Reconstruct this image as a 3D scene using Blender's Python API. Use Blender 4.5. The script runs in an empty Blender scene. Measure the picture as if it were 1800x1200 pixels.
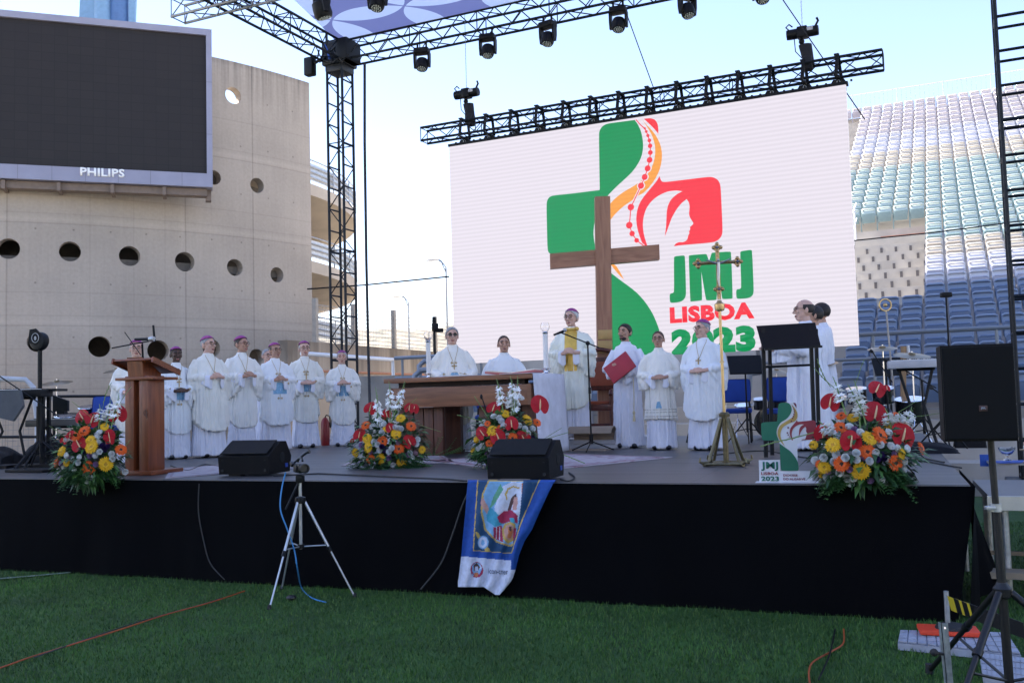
import bpy, bmesh, math, random
from mathutils import Vector, Matrix, Quaternion, noise
from mathutils.bvhtree import BVHTree
from mathutils.geometry import tessellate_polygon
R = math.radians
rnd = random.Random(7)
SC = bpy.context.scene
COL = SC.collection

# ------------------------------------------------------------------ camera, world, sun
EYE = Vector((0, 0, 1.65)); FOC = 1652.0; PITCH = R(3.56); ROLL = 0.027
_f = Vector((0, math.cos(PITCH), math.sin(PITCH))); _r = Vector((1, 0, 0)); _u = Vector((0, -math.sin(PITCH), math.cos(PITCH)))
CR = _r * math.cos(ROLL) - _u * math.sin(ROLL); CU = _u * math.cos(ROLL) + _r * math.sin(ROLL)
cam = bpy.data.cameras.new('camera'); co = bpy.data.objects.new('camera', cam); COL.objects.link(co)
m = Matrix((CR, CU, -_f)).transposed().to_4x4(); m.translation = EYE; co.matrix_world = m
cam.sensor_width = 36; cam.lens = FOC / 1800 * 36; cam.clip_start = 0.1; cam.clip_end = 3000
SC.camera = co

world = bpy.data.worlds.new('World'); SC.world = world; world.use_nodes = True
wn = world.node_tree; wn.nodes.clear()
sky = wn.nodes.new('ShaderNodeTexSky'); sky.sky_type = 'NISHITA'; sky.sun_disc = False
SUN_EL, SUN_DIR = 52, Vector((-0.88, 0.40, 0)).normalized()      # horizontal direction towards the sun
sky.sun_elevation = R(SUN_EL); sky.sun_rotation = math.atan2(SUN_DIR.x, SUN_DIR.y)
sky.air_density = 1.15; sky.dust_density = 0.1; sky.ozone_density = 1.2
bg = wn.nodes.new('ShaderNodeBackground'); bg.inputs[1].default_value = 0.098
wo = wn.nodes.new('ShaderNodeOutputWorld')
tint = wn.nodes.new('ShaderNodeVectorMath'); tint.operation = 'MULTIPLY'; tint.inputs[1].default_value = (1.03, 0.94, 1.03)
wn.links.new(sky.outputs[0], tint.inputs[0]); wn.links.new(tint.outputs[0], bg.inputs[0]); wn.links.new(bg.outputs[0], wo.inputs[0])
sl = bpy.data.lights.new('sun', 'SUN'); sl.energy = 5.0; sl.angle = R(0.53); sl.color = (1, 0.93, 0.84)
so = bpy.data.objects.new('sun', sl); COL.objects.link(so)
sd = Vector((SUN_DIR.x * math.cos(R(SUN_EL)), SUN_DIR.y * math.cos(R(SUN_EL)), math.sin(R(SUN_EL))))
so.rotation_euler = sd.to_track_quat('Z', 'Y').to_euler(); so.location = sd * 60
SC.view_settings.view_transform = 'Standard'; SC.view_settings.look = 'None'
SC.view_settings.exposure = 1.88; SC.view_settings.gamma = 1
SC.cycles.max_bounces = 6; SC.cycles.diffuse_bounces = 3; SC.cycles.glossy_bounces = 3
SC.cycles.transmission_bounces = 6; SC.cycles.transparent_max_bounces = 12
SC.cycles.sample_clamp_indirect = 6

# ------------------------------------------------------------------ where things stand
H = 0.957                                   # height of the stage deck
UX = Vector((0.93086, -0.36538, 0)); NX = Vector((0.36538, 0.93086, 0)); O = Vector((3.2425, 6.7694, 0))   # stage axes
RU = Vector((math.cos(R(25)), -math.sin(R(25)), 0)); RN = Vector((math.sin(R(25)), math.cos(R(25)), 0)); RP0 = Vector((-1.155, 17.16, 0))  # rig and stand axes
STAGE_ROT = -R(21.43); RIG_ROT = -R(25)
def ray(x, y):
    d = _f * FOC + CR * (x - 900) + CU * (600 - y); return d / d.y
def AZ(x, y, z=H):
    d = ray(x, y); return EYE + d * ((z - EYE.z) / d.z)
def AY(x, y, Y): return EYE + ray(x, y) * Y
def PL(x, y, P, n):
    d = ray(x, y); return EYE + d * ((P - EYE).dot(n) / d.dot(n))
def RP(x, y, off=0.0): return PL(x, y, RP0 + RN * off, RN)
def TP(x, y, t): return PL(x, y, O + NX * t, NX)
def ST(s, t, z=H): return O + UX * s + NX * t + Vector((0, 0, z))
def RG(a, d, z): return RP0 + RU * a + RN * d + Vector((0, 0, z))

# ------------------------------------------------------------------ materials
MT = {}
def nd(nt, typ, **kw):
    n = nt.nodes.new(typ)
    for k, v in kw.items():
        if k.startswith('i_'): n.inputs[int(k[2:])].default_value = v
        else: setattr(n, k, v)
    return n
def mat(name, col, rough=0.6, metal=0.0, var=0.12, scale=6.0, bump=0.0, bscale=60.0, emit=None, estr=0, coat=0, sub=0, trans=0, spec=0.5, sheen=0):
    if name in MT: return MT[name]
    M = bpy.data.materials.new(name); M.use_nodes = True; nt = M.node_tree
    b = nt.nodes['Principled BSDF']
    b.inputs['Roughness'].default_value = rough; b.inputs['Metallic'].default_value = metal
    b.inputs['Specular IOR Level'].default_value = spec
    b.inputs['Coat Weight'].default_value = coat; b.inputs['Transmission Weight'].default_value = trans
    b.inputs['Sheen Weight'].default_value = sheen
    tc = nd(nt, 'ShaderNodeTexCoord')
    if var > 0:
        nz = nd(nt, 'ShaderNodeTexNoise'); nz.inputs['Scale'].default_value = scale; nz.inputs['Detail'].default_value = 5
        nt.links.new(tc.outputs['Object'], nz.inputs['Vector'])
        mr = nd(nt, 'ShaderNodeMapRange'); mr.inputs[1].default_value = 0.3; mr.inputs[2].default_value = 0.7
        mr.inputs[3].default_value = 1 - var; mr.inputs[4].default_value = 1 + var
        nt.links.new(nz.outputs['Fac'], mr.inputs[0])
        mx = nd(nt, 'ShaderNodeVectorMath', operation='SCALE'); mx.inputs[0].default_value = col[:3]
        nt.links.new(mr.outputs[0], mx.inputs['Scale']); nt.links.new(mx.outputs[0], b.inputs['Base Color'])
    else: b.inputs['Base Color'].default_value = (*col[:3], 1)
    if bump > 0:
        n2 = nd(nt, 'ShaderNodeTexNoise'); n2.inputs['Scale'].default_value = bscale; n2.inputs['Detail'].default_value = 4
        nt.links.new(tc.outputs['Object'], n2.inputs['Vector'])
        bp = nd(nt, 'ShaderNodeBump'); bp.inputs['Strength'].default_value = bump; bp.inputs['Distance'].default_value = 0.02
        nt.links.new(n2.outputs['Fac'], bp.inputs['Height']); nt.links.new(bp.outputs[0], b.inputs['Normal'])
    if emit: b.inputs['Emission Color'].default_value = (*emit, 1); b.inputs['Emission Strength'].default_value = estr
    M['bsdf'] = 1; MT[name] = M; return M
def wood(name, c1, c2, rough=0.45, axis=2, sc=14.0):
    if name in MT: return MT[name]
    M = mat(name, c1, rough, var=0, bump=0.15, bscale=90); nt = M.node_tree; b = nt.nodes['Principled BSDF']
    tc = nd(nt, 'ShaderNodeTexCoord'); mp = nd(nt, 'ShaderNodeMapping')
    s = [sc, sc, sc]; s[axis] = sc * 0.08; mp.inputs['Scale'].default_value = s
    nz = nd(nt, 'ShaderNodeTexNoise'); nz.inputs['Scale'].default_value = 1.6; nz.inputs['Detail'].default_value = 7; nz.inputs['Distortion'].default_value = 0.6
    cr = nd(nt, 'ShaderNodeValToRGB'); cr.color_ramp.elements[0].position = 0.32; cr.color_ramp.elements[1].position = 0.68
    cr.color_ramp.elements[0].color = (*c2, 1); cr.color_ramp.elements[1].color = (*c1, 1)
    nt.links.new(tc.outputs['Object'], mp.inputs[0]); nt.links.new(mp.outputs[0], nz.inputs['Vector'])
    nt.links.new(nz.outputs['Fac'], cr.inputs[0]); nt.links.new(cr.outputs[0], b.inputs['Base Color']); return M

BLACK = mat('black_paint', (0.005, 0.0055, 0.007), 0.5, bump=0.1, spec=.25)
TRUSS = mat('black_truss_steel', (0.007, 0.010, 0.015), 0.42, metal=0.1, bump=0.1, spec=.3)
STEEL = mat('galvanised_steel', (0.42, 0.44, 0.46), 0.4, metal=0.7, var=0.2, scale=20, bump=0.1)
ALU = mat('brushed_aluminium', (0.62, 0.63, 0.66), 0.33, metal=0.8)
RUBBER = mat('black_rubber', (0.015, 0.015, 0.016), 0.7)
CHROME = mat('chrome', (0.8, 0.8, 0.82), 0.15, metal=1.0, var=0)
BRASS = mat('polished_brass', (0.52, 0.37, 0.18), 0.32, metal=0.9, var=0.1)
BRONZE = mat('dull_bronze', (0.16, 0.13, 0.07), 0.4, metal=0.7, var=0.2, scale=30)
SKINS = [mat('skin_fair', (0.60, 0.37, 0.29), 0.5, var=0.07, scale=30, spec=0.35), mat('skin_tan', (0.47, 0.27, 0.19), 0.5, var=0.07, scale=30, spec=0.35), mat('skin_dark', (0.085, 0.045, 0.03), 0.45, var=0.08, scale=30, spec=0.35)]
LIP = mat('lips', (0.3, 0.12, 0.1), 0.5, var=0)
CHAS = mat('ivory_chasuble_cloth', (0.80, 0.79, 0.745), 0.8, var=0.05, scale=3, bump=0.25, bscale=16, sheen=0.2)
CHASV = [CHAS, mat('warm_white_chasuble_cloth', (0.82, 0.79, 0.72), 0.8, var=0.05, scale=3, bump=0.3, bscale=18, sheen=0.2), mat('cool_white_chasuble_cloth', (0.78, 0.80, 0.82), 0.8, var=0.05, scale=3, bump=0.3, bscale=12, sheen=0.2), mat('soft_cream_chasuble_cloth', (0.76, 0.75, 0.69), 0.8, var=0.06, scale=4, bump=0.3, bscale=22, sheen=0.2)]
ALBM = mat('white_alb_cloth', (0.75, 0.76, 0.84), 0.8, var=0.05, scale=4, bump=0.3, bscale=20, sheen=0.2)
GOLDC = mat('gold_brocade', (0.66, 0.42, 0.08), 0.35, metal=0.35, var=0.15, scale=14, bump=0.2)
SATIN = mat('cream_satin', (0.80, 0.80, 0.69), 0.32, var=0.05, scale=3, bump=0.3, bscale=14, sheen=0.3)
PURPLE = mat('magenta_silk', (0.28, 0.035, 0.20), 0.55, var=0.1)
EMB_BLUE = mat('blue_embroidery', (0.22, 0.42, 0.60), 0.8, var=0.15, scale=40)
EMB_GOLD = mat('gold_thread', (0.42, 0.27, 0.07), 0.5, metal=0.3, var=0.1)
GREYH = mat('grey_hair', (0.3, 0.3, 0.31), 0.7, var=0.2, scale=80, bump=0.3)
WHITEH = mat('white_hair', (0.5, 0.5, 0.5), 0.7, var=0.2, scale=80, bump=0.3)
DARKH = mat('dark_hair', (0.018, 0.012, 0.01), 0.6, var=0.2, scale=80, bump=0.3)
BROWNH = mat('brown_hair', (0.06, 0.04, 0.03), 0.6, var=0.2, scale=80, bump=0.3)
SHOE = mat('black_leather', (0.012, 0.011, 0.012), 0.35)
GLASSF = mat('dark_spectacle_frame', (0.03, 0.025, 0.025), 0.3, metal=0.4, var=0)

ORD = 'first second third fourth fifth sixth seventh eighth ninth tenth eleventh twelfth thirteenth fourteenth fifteenth sixteenth seventeenth eighteenth nineteenth twentieth'.split()
ORD += ['twenty-' + w for w in ORD[:9]] + ['thirtieth'] + ['thirty-' + w for w in ORD[:9]] + ['fortieth']
# ------------------------------------------------------------------ object helpers
def thing(name, label, cat, loc=(0, 0, 0), rotz=0, group=None, kind=None):
    o = bpy.data.objects.new(name, None); COL.objects.link(o); o.empty_display_size = 0.1
    o.location = loc; o.rotation_euler = (0, 0, rotz); tag(o, label, cat, group, kind); return o
def tag(o, label=None, cat=None, group=None, kind=None):
    if label: o['label'] = label
    if cat: o['category'] = cat
    if group: o['group'] = group
    if kind: o['kind'] = kind
    return o
def mlink(name, me, mats, parent=None, world=False):
    o = bpy.data.objects.new(name, me); COL.objects.link(o)
    if not isinstance(mats, (list, tuple)): mats = [mats]
    if not me.materials:
        for k in mats: me.materials.append(k)
    if parent is not None:
        o.parent = parent
        if world:
            q = parent; chain = []
            while q is not None: chain.append(q); q = q.parent
            M = Matrix.Identity(4)
            for q in reversed(chain): M = M @ q.matrix_parent_inverse @ Matrix.LocRotScale(q.location, q.rotation_euler, q.scale)
            o.matrix_parent_inverse = M.inverted()
    return o
def frame(d):
    d = Vector(d).normalized(); a = Vector((0, 0, 1)) if abs(d.z) < 0.9 else Vector((0, 1, 0))
    x = d.cross(a).normalized(); y = x.cross(d).normalized(); return x, y, d
class MB:
    def __init__(s): s.bm = bmesh.new(); s.mi = 0
    def _f(s, vs):
        try: f = s.bm.faces.new(vs); f.material_index = s.mi; return f
        except ValueError: return None
    def box(s, c, size, rot=None, bev=0.0):
        c = Vector(c); hx, hy, hz = size[0] / 2, size[1] / 2, size[2] / 2
        M = rot if rot is not None else Matrix.Identity(3)
        if bev <= 0:
            v = [s.bm.verts.new(c + M @ Vector((x * hx, y * hy, z * hz))) for x in (-1, 1) for y in (-1, 1) for z in (-1, 1)]
            for q in ((0, 1, 3, 2), (4, 6, 7, 5), (0, 4, 5, 1), (2, 3, 7, 6), (0, 2, 6, 4), (1, 5, 7, 3)): s._f([v[k] for k in q])
        else:
            t = bmesh.new(); bmesh.ops.create_cube(t, size=1)
            for q in t.verts: q.co = Vector((q.co.x * size[0], q.co.y * size[1], q.co.z * size[2]))
            bmesh.ops.bevel(t, geom=t.edges[:] , offset=bev, segments=2, profile=0.6, affect='EDGES')
            mp = {q: s.bm.verts.new(c + M @ q.co) for q in t.verts}
            for fc in t.faces: s._f([mp[q] for q in fc.verts])
            t.free()
        return s
    def rings(s, rings, cap=True, closed=False):
        R_ = [[s.bm.verts.new(p) for p in r] for r in rings]; n = len(R_[0])
        for i in range(len(R_) - 1 + (1 if closed else 0)):
            a, b = R_[i], R_[(i + 1) % len(R_)]
            for k in range(n): s._f([a[k], a[(k + 1) % n], b[(k + 1) % n], b[k]])
        if cap and not closed: s._f(list(reversed(R_[0]))); s._f(R_[-1])
        return s
    def tube(s, pts, r, n=8, cap=True, closed=False):
        pts = [Vector(p) for p in pts]
        if len(pts) > 1: pts = [pts[0]] + [p for q, p in zip(pts, pts[1:]) if (p - q).length > 1e-6]
        rs = r if isinstance(r, (list, tuple)) else [r] * len(pts)
        out = []; px = None
        for i, p in enumerate(pts):
            if closed: t = pts[(i + 1) % len(pts)] - pts[i - 1]
            else: t = pts[min(i + 1, len(pts) - 1)] - pts[max(i - 1, 0)]
            x, y, d = frame(t)
            if px is not None:
                x = (px - d * px.dot(d)); x = x.normalized() if x.length > 1e-5 else frame(t)[0]; y = d.cross(x) * -1
                y = x.cross(d).normalized()
            px = x; q = rs[min(i, len(rs) - 1)]
            out.append([p + (x * math.cos(2 * math.pi * k / n) + y * math.sin(2 * math.pi * k / n)) * q for k in range(n)])
        return s.rings(out, cap, closed)
    def lathe(s, prof, c=(0, 0, 0), n=24, axis=None, sx=1, sy=1):
        c = Vector(c); x, y, d = (Vector((1, 0, 0)), Vector((0, 1, 0)), Vector((0, 0, 1))) if axis is None else frame(axis)
        return s.rings([[c + d * z + (x * sx * math.cos(2 * math.pi * k / n) + y * sy * math.sin(2 * math.pi * k / n)) * max(r, 1e-4) for k in range(n)] for r, z in prof])
    def ell(s, c, r, n=16, m_=10, rot=None):
        c = Vector(c); M = rot if rot is not None else Matrix.Identity(3); out = []
        for i in range(m_ + 1):
            a = -math.pi / 2 + math.pi * i / m_; ca = max(math.cos(a), 0.02)
            out.append([c + M @ Vector((r[0] * ca * math.cos(2 * math.pi * k / n), r[1] * ca * math.sin(2 * math.pi * k / n), r[2] * math.sin(a))) for k in range(n)])
        return s.rings(out)
    def prism(s, pts, off):
        pts = [Vector(p) for p in pts]; off = Vector(off); n = len(pts)
        a = [s.bm.verts.new(p) for p in pts]; b = [s.bm.verts.new(p + off) for p in pts]
        for k in range(n): s._f([a[k], a[(k + 1) % n], b[(k + 1) % n], b[k]])
        if n > 4:
            for t in tessellate_polygon([pts]): s._f([a[t[2]], a[t[1]], a[t[0]]]); s._f([b[k] for k in t])
        else: s._f(list(reversed(a))); s._f(b)
        return s
    def quad(s, *pts): s._f([s.bm.verts.new(Vector(p)) for p in pts]); return s
    def grid(s, fn, nu, nv):
        V = [[s.bm.verts.new(fn(i / nu, j / nv)) for j in range(nv + 1)] for i in range(nu + 1)]
        for i in range(nu):
            for j in range(nv): s._f([V[i][j], V[i + 1][j], V[i + 1][j + 1], V[i][j + 1]])
        return s
    def mesh(s, name, smooth=None, fixn=True):
        me = bpy.data.meshes.new(name)
        if fixn: bmesh.ops.recalc_face_normals(s.bm, faces=s.bm.faces[:])
        s.bm.to_mesh(me); s.bm.free()
        if smooth is None or smooth:
            for p in me.polygons: p.use_smooth = True
            if smooth is None:
                try: me.set_sharp_from_angle(angle=R(38))
                except Exception: pass
        return me
    def build(s, name, mats, parent=None, world=False, smooth=None, fixn=True):
        return mlink(name, s.mesh(name, smooth, fixn), mats, parent, world)
def copy_tree(o, parent=None, label=None):
    c = o.copy(); COL.objects.link(c)
    if parent is not None: c.parent = parent
    for ch in o.children: copy_tree(ch, c)
    if label: c['label'] = label
    return c
def rotm(ax, a): return Matrix.Rotation(a, 3, ax)
def spline(pts, n=8):
    pts = [Vector(p) for p in pts]; out = []
    for i in range(len(pts) - 1):
        p0, p1, p2, p3 = pts[max(i - 1, 0)], pts[i], pts[i + 1], pts[min(i + 2, len(pts) - 1)]
        for k in range(n):
            t = k / n
            out.append(0.5 * ((2 * p1) + (p2 - p0) * t + (2 * p0 - 5 * p1 + 4 * p2 - p3) * t * t + (3 * p1 - p0 - 3 * p2 + p3) * t ** 3))
    out.append(pts[-1]); return out
def pip(x, y, poly):
    c = False; n = len(poly); j = n - 1
    for i in range(n):
        xi, yi = poly[i][0], poly[i][1]; xj, yj = poly[j][0], poly[j][1]
        if (yi > y) != (yj > y) and x < (xj - xi) * (y - yi) / (yj - yi) + xi: c = not c
        j = i
    return c
def remesh(me, vox, smooth_it=2, fac=0.5):
    o = bpy.data.objects.new('tmp', me); COL.objects.link(o)
    a = o.modifiers.new('r', 'REMESH'); a.mode = 'VOXEL'; a.voxel_size = vox; a.adaptivity = 0
    if smooth_it: b = o.modifiers.new('s', 'SMOOTH'); b.iterations = smooth_it; b.factor = fac
    dg = bpy.context.evaluated_depsgraph_get(); dg.update()
    nm = bpy.data.meshes.new_from_object(o.evaluated_get(dg)); bpy.data.objects.remove(o)
    for p in nm.polygons: p.use_smooth = True
    return nm
def text_mesh(body, size, bold=0.0, ext=0.002):
    cu = bpy.data.curves.new('t', 'FONT'); cu.body = body; cu.size = size; cu.offset = bold; cu.extrude = ext; cu.align_x = 'LEFT'; cu.space_character = 1 + bold * 1.6; cu.resolution_u = 3
    o = bpy.data.objects.new('tmp', cu); COL.objects.link(o)
    dg = bpy.context.evaluated_depsgraph_get(); dg.update()
    me = bpy.data.meshes.new_from_object(o.evaluated_get(dg)); bpy.data.objects.remove(o); bpy.data.curves.remove(cu); me.materials.clear(); return me
def text_fit(name, body, o0, ex, ez, w, h, material, parent, bold=0.0, ext=0.002):
    """lettering fitted into a w x h box at o0, ex along the line, ez up"""
    me = text_mesh(body, 1.0, bold, 0.0)
    xs = [v.co.x for v in me.vertices]; ys = [v.co.y for v in me.vertices]
    x0, x1, y0, y1 = min(xs), max(xs), min(ys), max(ys); ex = Vector(ex).normalized(); ez = Vector(ez).normalized(); nn = ex.cross(ez)
    for v in me.vertices: v.co = Vector(o0) + ex * ((v.co.x - x0) / (x1 - x0) * w) + ez * ((v.co.y - y0) / (y1 - y0) * h)
    bm = bmesh.new(); bm.from_mesh(me)
    r = bmesh.ops.extrude_face_region(bm, geom=bm.faces[:])
    for e in r['geom']:
        if isinstance(e, bmesh.types.BMVert): e.co += nn * ext
    bmesh.ops.recalc_face_normals(bm, faces=bm.faces[:]); bm.to_mesh(me); bm.free(); me.name = name
    return mlink(name, me, material, parent, world=True)
# ------------------------------------------------------------------ ground, grass, added shade roof and bounce terrace
def ground_material():
    M = mat('dry_ground', (0.30, 0.26, 0.2), 0.9, var=0.2, scale=0.4, bump=0.2); return M
MB().grid(lambda u, v: Vector((-900 + 1800 * u, -300 + 1800 * v, -0.02)), 6, 6).build('ground', ground_material(), smooth=False)['kind'] = 'structure'
GRASS = mat('turf', (0.026, 0.085, 0.008), 0.85, var=0.3, scale=2.2, bump=0.6, bscale=160)
g = MB().grid(lambda u, v: Vector((-30 + 60 * u, -12 + 27 * v, -0.004)), 30, 20).build('lawn', GRASS, smooth=False); g['kind'] = 'structure'
import numpy as np
def blades():
    rs = np.random.RandomState(3); n = 260000
    y = 3.6 + (rs.rand(n) ** 1.25) * 8.0
    x = (rs.rand(n) * 2 - 1) * (y * 0.62 + 0.3)
    keep = ((x - O.x) * NX.x + (y - O.y) * NX.y < 0.02) | ((x - O.x) * UX.x + (y - O.y) * UX.y > 0.0)
    x, y = x[keep], y[keep]; n = len(x)
    h = 0.012 + rs.rand(n) * 0.022; a = rs.rand(n) * 6.283; w = 0.0022 + 0.0018 * rs.rand(n)
    lx = (rs.rand(n) - .5) * 0.03; ly = (rs.rand(n) - .5) * 0.03
    V = np.zeros((n, 3, 3)); V[:, 0] = np.stack([x - w * np.cos(a), y - w * np.sin(a), 0 * x - .003], 1)
    V[:, 1] = np.stack([x + w * np.cos(a), y + w * np.sin(a), 0 * x - .003], 1); V[:, 2] = np.stack([x + lx, y + ly, h], 1)
    me = bpy.data.meshes.new('grass'); me.vertices.add(3 * n); me.loops.add(3 * n); me.polygons.add(n)
    me.vertices.foreach_set('co', V.reshape(-1)); me.loops.foreach_set('vertex_index', np.arange(3 * n))
    me.polygons.foreach_set('loop_start', np.arange(0, 3 * n, 3)); me.polygons.foreach_set('loop_total', np.full(n, 3))
    gm = [mat('grass_blade_mid', (0.050, 0.14, 0.016), 0.6, var=0.5, scale=.9), mat('grass_blade_pale', (0.10, 0.18, 0.035), 0.6, var=0.5, scale=.7), mat('grass_blade_deep', (0.020, 0.068, 0.008), 0.6, var=0.4, scale=1.2)]
    for k in gm: me.materials.append(k)
    me.polygons.foreach_set('material_index', rs.choice([0, 0, 0, 1, 2, 2], n).astype(np.int32)); me.update(); me.validate()
    o = bpy.data.objects.new('grass', me); COL.objects.link(o); tag(o, 'short dense green grass blades of the pitch in front of the black stage skirt', 'grass', kind='stuff')
blades()
b = MB(); pts = [AZ(-60, 1019, 0.012), AZ(0, 1016, 0.012), AZ(60, 1011, 0.012), AZ(125, 1005, 0.012)]
for p, q in zip(pts, pts[1:]): b.quad(p + Vector((0, -.04, 0)), q + Vector((0, -.04, 0)), q + Vector((0, .04, 0)), p + Vector((0, .04, 0)))
b.build('pitch_line', mat('faded_line_paint', (0.16, 0.22, 0.17), 0.8, var=0.4, scale=20), smooth=False)['kind'] = 'structure'

CONC = mat('stand_concrete', (0.42, 0.39, 0.35), 0.85, var=0.15, scale=1.5, bump=0.2)
CONCD = mat('weathered_concrete', (0.3, 0.28, 0.25), 0.85, var=0.25, scale=1.2, bump=0.3)
def UN(u, n, z): return Vector((math.cos(R(25)) * u + math.sin(R(25)) * n, -math.sin(R(25)) * u + math.cos(R(25)) * n, z))
b = MB(); rf = [UN(-62, -2.5, 44), UN(-21, -2.5, 44), UN(-21, 26, 44), UN(-62, 26, 44)]  # unseen slab added high up to keep the sun off stage and grass
b.prism(rf, (0, 0, 0.6))
rfo = b.build('unseen_shade_roof', mat('shade_roof_sheeting', (0.75, 0.74, 0.72), 0.6), smooth=False); rfo['kind'] = 'structure'
b = MB()   # unseen terrace added behind the viewer to bounce sunlight onto the robes
for k in range(26):
    n0_, z0_ = -12 - .9 * k, .8 + .5 * k
    b.prism([UN(-45, n0_, 0), UN(60, n0_, 0), UN(60, n0_, z0_), UN(-45, n0_, z0_)], -RN * .9)
b.build('unseen_bounce_terrace', mat('pale_bounce_terrace', (.72, .68, .62), .8), smooth=False)['kind'] = 'structure'
b = MB()
for u, n in ((-60, 24), (-60, 12), (-60, 0)): b.tube([UN(u, n, 0), UN(u, n, 44)], 0.9, 12)
b.build('shade_roof_columns', CONC)['kind'] = 'structure'  # columns under the added shade roof, also out of view

# ------------------------------------------------------------------ curved concrete building
WC = Vector((-24.4, 51.6, 0)); WR = 19.8; WT = 0.45; WTOP = 15.55
def WP(x, y, r=WR):
    d = ray(x, y); dx, dy = d.x, d.y; ex, ey = EYE.x - WC.x, EYE.y - WC.y
    A = dx * dx + dy * dy; B = 2 * (dx * ex + dy * ey); Cc = ex * ex + ey * ey - r * r
    return EYE + d * ((-B - math.sqrt(max(B * B - 4 * A * Cc, 0))) / (2 * A))
def wphi(p): return math.atan2(p.x - WC.x, -(p.y - WC.y))
def wall_material():
    M = bpy.data.materials.new('board_marked_concrete'); M.use_nodes = True; nt = M.node_tree; b = nt.nodes['Principled BSDF']; b.inputs['Roughness'].default_value = 0.8
    L = nt.links.new; tc = nd(nt, 'ShaderNodeTexCoord'); sp = nd(nt, 'ShaderNodeSeparateXYZ'); L(tc.outputs['Object'], sp.inputs[0])
    def mth(op, a, c=None, cl=False):
        n = nd(nt, 'ShaderNodeMath', operation=op, use_clamp=cl)
        for i, v in enumerate((a, c)):
            if v is None: continue
            if isinstance(v, (int, float)): n.inputs[i].default_value = v
            else: L(v, n.inputs[i])
        return n.outputs[0]
    ph = mth('ARCTAN2', sp.outputs['X'], mth('MULTIPLY', sp.outputs['Y'], -1)); arc = mth('MULTIPLY', ph, WR); z = sp.outputs['Z']
    cb = nd(nt, 'ShaderNodeCombineXYZ'); L(arc, cb.inputs[0]); L(z, cb.inputs[1])
    def noise_(sx, sy, sc, det=5):
        mp = nd(nt, 'ShaderNodeMapping'); mp.inputs['Scale'].default_value = (sx, sy, 1); L(cb.outputs[0], mp.inputs[0])
        n = nd(nt, 'ShaderNodeTexNoise'); n.inputs['Scale'].default_value = sc; n.inputs['Detail'].default_value = det; L(mp.outputs[0], n.inputs['Vector']); return n.outputs['Fac']
    def line(src, at, w, soft=0.6):   # 1 on the line, 0 away
        d = mth('ABSOLUTE', mth('SUBTRACT', src, at)); return mth('SUBTRACT', 1, mth('DIVIDE', d, w), True)
    big = noise_(0.25, 0.3, 1.0); fine = noise_(3, 3, 3.0, 8); streak = noise_(2.2, 0.06, 2.5, 6); grain = noise_(9, 0.5, 2.0, 3)
    val = mth('ADD', mth('MULTIPLY', mth('SUBTRACT', big, 0.5), 0.6), mth('ADD', mth('MULTIPLY', mth('SUBTRACT', fine, 0.5), 0.25), mth('ADD', mth('MULTIPLY', mth('SUBTRACT', streak, 0.5), 0.14), mth('MULTIPLY', mth('SUBTRACT', grain, 0.5), 0.10))))
    val = mth('ADD', val, 1.0)
    zs = [WP(120, 385).z, WP(330, 560).z + 0.12, WP(120, 650).z, WP(470, 300).z]
    for k, zz in enumerate([WP(120, 393).z, WP(330, 575).z, WP(470, 290).z]):       # pale pour bands and their lower seam
        val = mth('ADD', val, mth('MULTIPLY', line(z, zz + 0.12, 0.16), 0.10)); val = mth('SUBTRACT', val, mth('MULTIPLY', line(z, zz - 0.02, 0.035), 0.2)); val = mth('SUBTRACT', val, mth('MULTIPLY', line(z, zz + 0.34, 0.03), 0.12))
    for zz in (WP(120, 345).z, WP(140, 515).z, WP(120, 613).z, WP(120, 640).z, WP(120, 665).z, WP(120, 684).z, WP(470, 225).z):
        val = mth('SUBTRACT', val, mth('MULTIPLY', line(z, zz, 0.03), 0.13))
    for x, s in ((12, 0.25), (-150, 0.25), (326, 0.28), (445, 0.3), (158, 0.1), (235, 0.1), (290, 0.08), (500, 0.06)):
        val = mth('SUBTRACT', val, mth('MULTIPLY', line(arc, wphi(WP(x, 400)) * WR, 0.04 if s > .2 else .03), s))
    for x in (12, 326): val = mth('ADD', val, mth('MULTIPLY', line(arc, wphi(WP(x, 400)) * WR - 0.15, 0.14), 0.07))
    ta = mth('SUBTRACT', mth('FRACT', mth('DIVIDE', mth('ADD', arc, 0.4), 1.24)), 0.5); tz = mth('SUBTRACT', mth('FRACT', mth('DIVIDE', mth('ADD', z, 0.55), 1.95)), 0.5)
    dd = mth('SQRT', mth('ADD', mth('POWER', mth('MULTIPLY', ta, 1.24), 2), mth('POWER', mth('MULTIPLY', tz, 1.95), 2)))
    val = mth('SUBTRACT', val, mth('MULTIPLY', mth('SUBTRACT', 1, mth('DIVIDE', dd, 0.05), True), 0.55))
    top = mth('MULTIPLY', mth('DIVIDE', mth('SUBTRACT', z, WTOP - 2.2), 2.2, True), mth('MULTIPLY', mth('SUBTRACT', noise_(3.5, 0.12, 1.6, 6), 0.42, True), 2.6, True))
    val = mth('SUBTRACT', val, mth('MULTIPLY', top, 0.65)); val = mth('SUBTRACT', val, mth('MULTIPLY', line(z, WTOP, 0.25), 0.2))
    lo = mth('SUBTRACT', 1, mth('DIVIDE', mth('SUBTRACT', z, 0.5), 4.0), True)           # bounce light painted in as a warmer tone towards the base
    mc = nd(nt, 'ShaderNodeMix', data_type='RGBA'); L(lo, mc.inputs['Factor']); mc.inputs[6].default_value = (0.43, 0.365, 0.30, 1); mc.inputs[7].default_value = (0.48, 0.375, 0.28, 1)
    sc = nd(nt, 'ShaderNodeVectorMath', operation='SCALE'); L(mc.outputs[2], sc.inputs[0]); L(val, sc.inputs['Scale']); L(sc.outputs[0], b.inputs['Base Color'])
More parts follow.
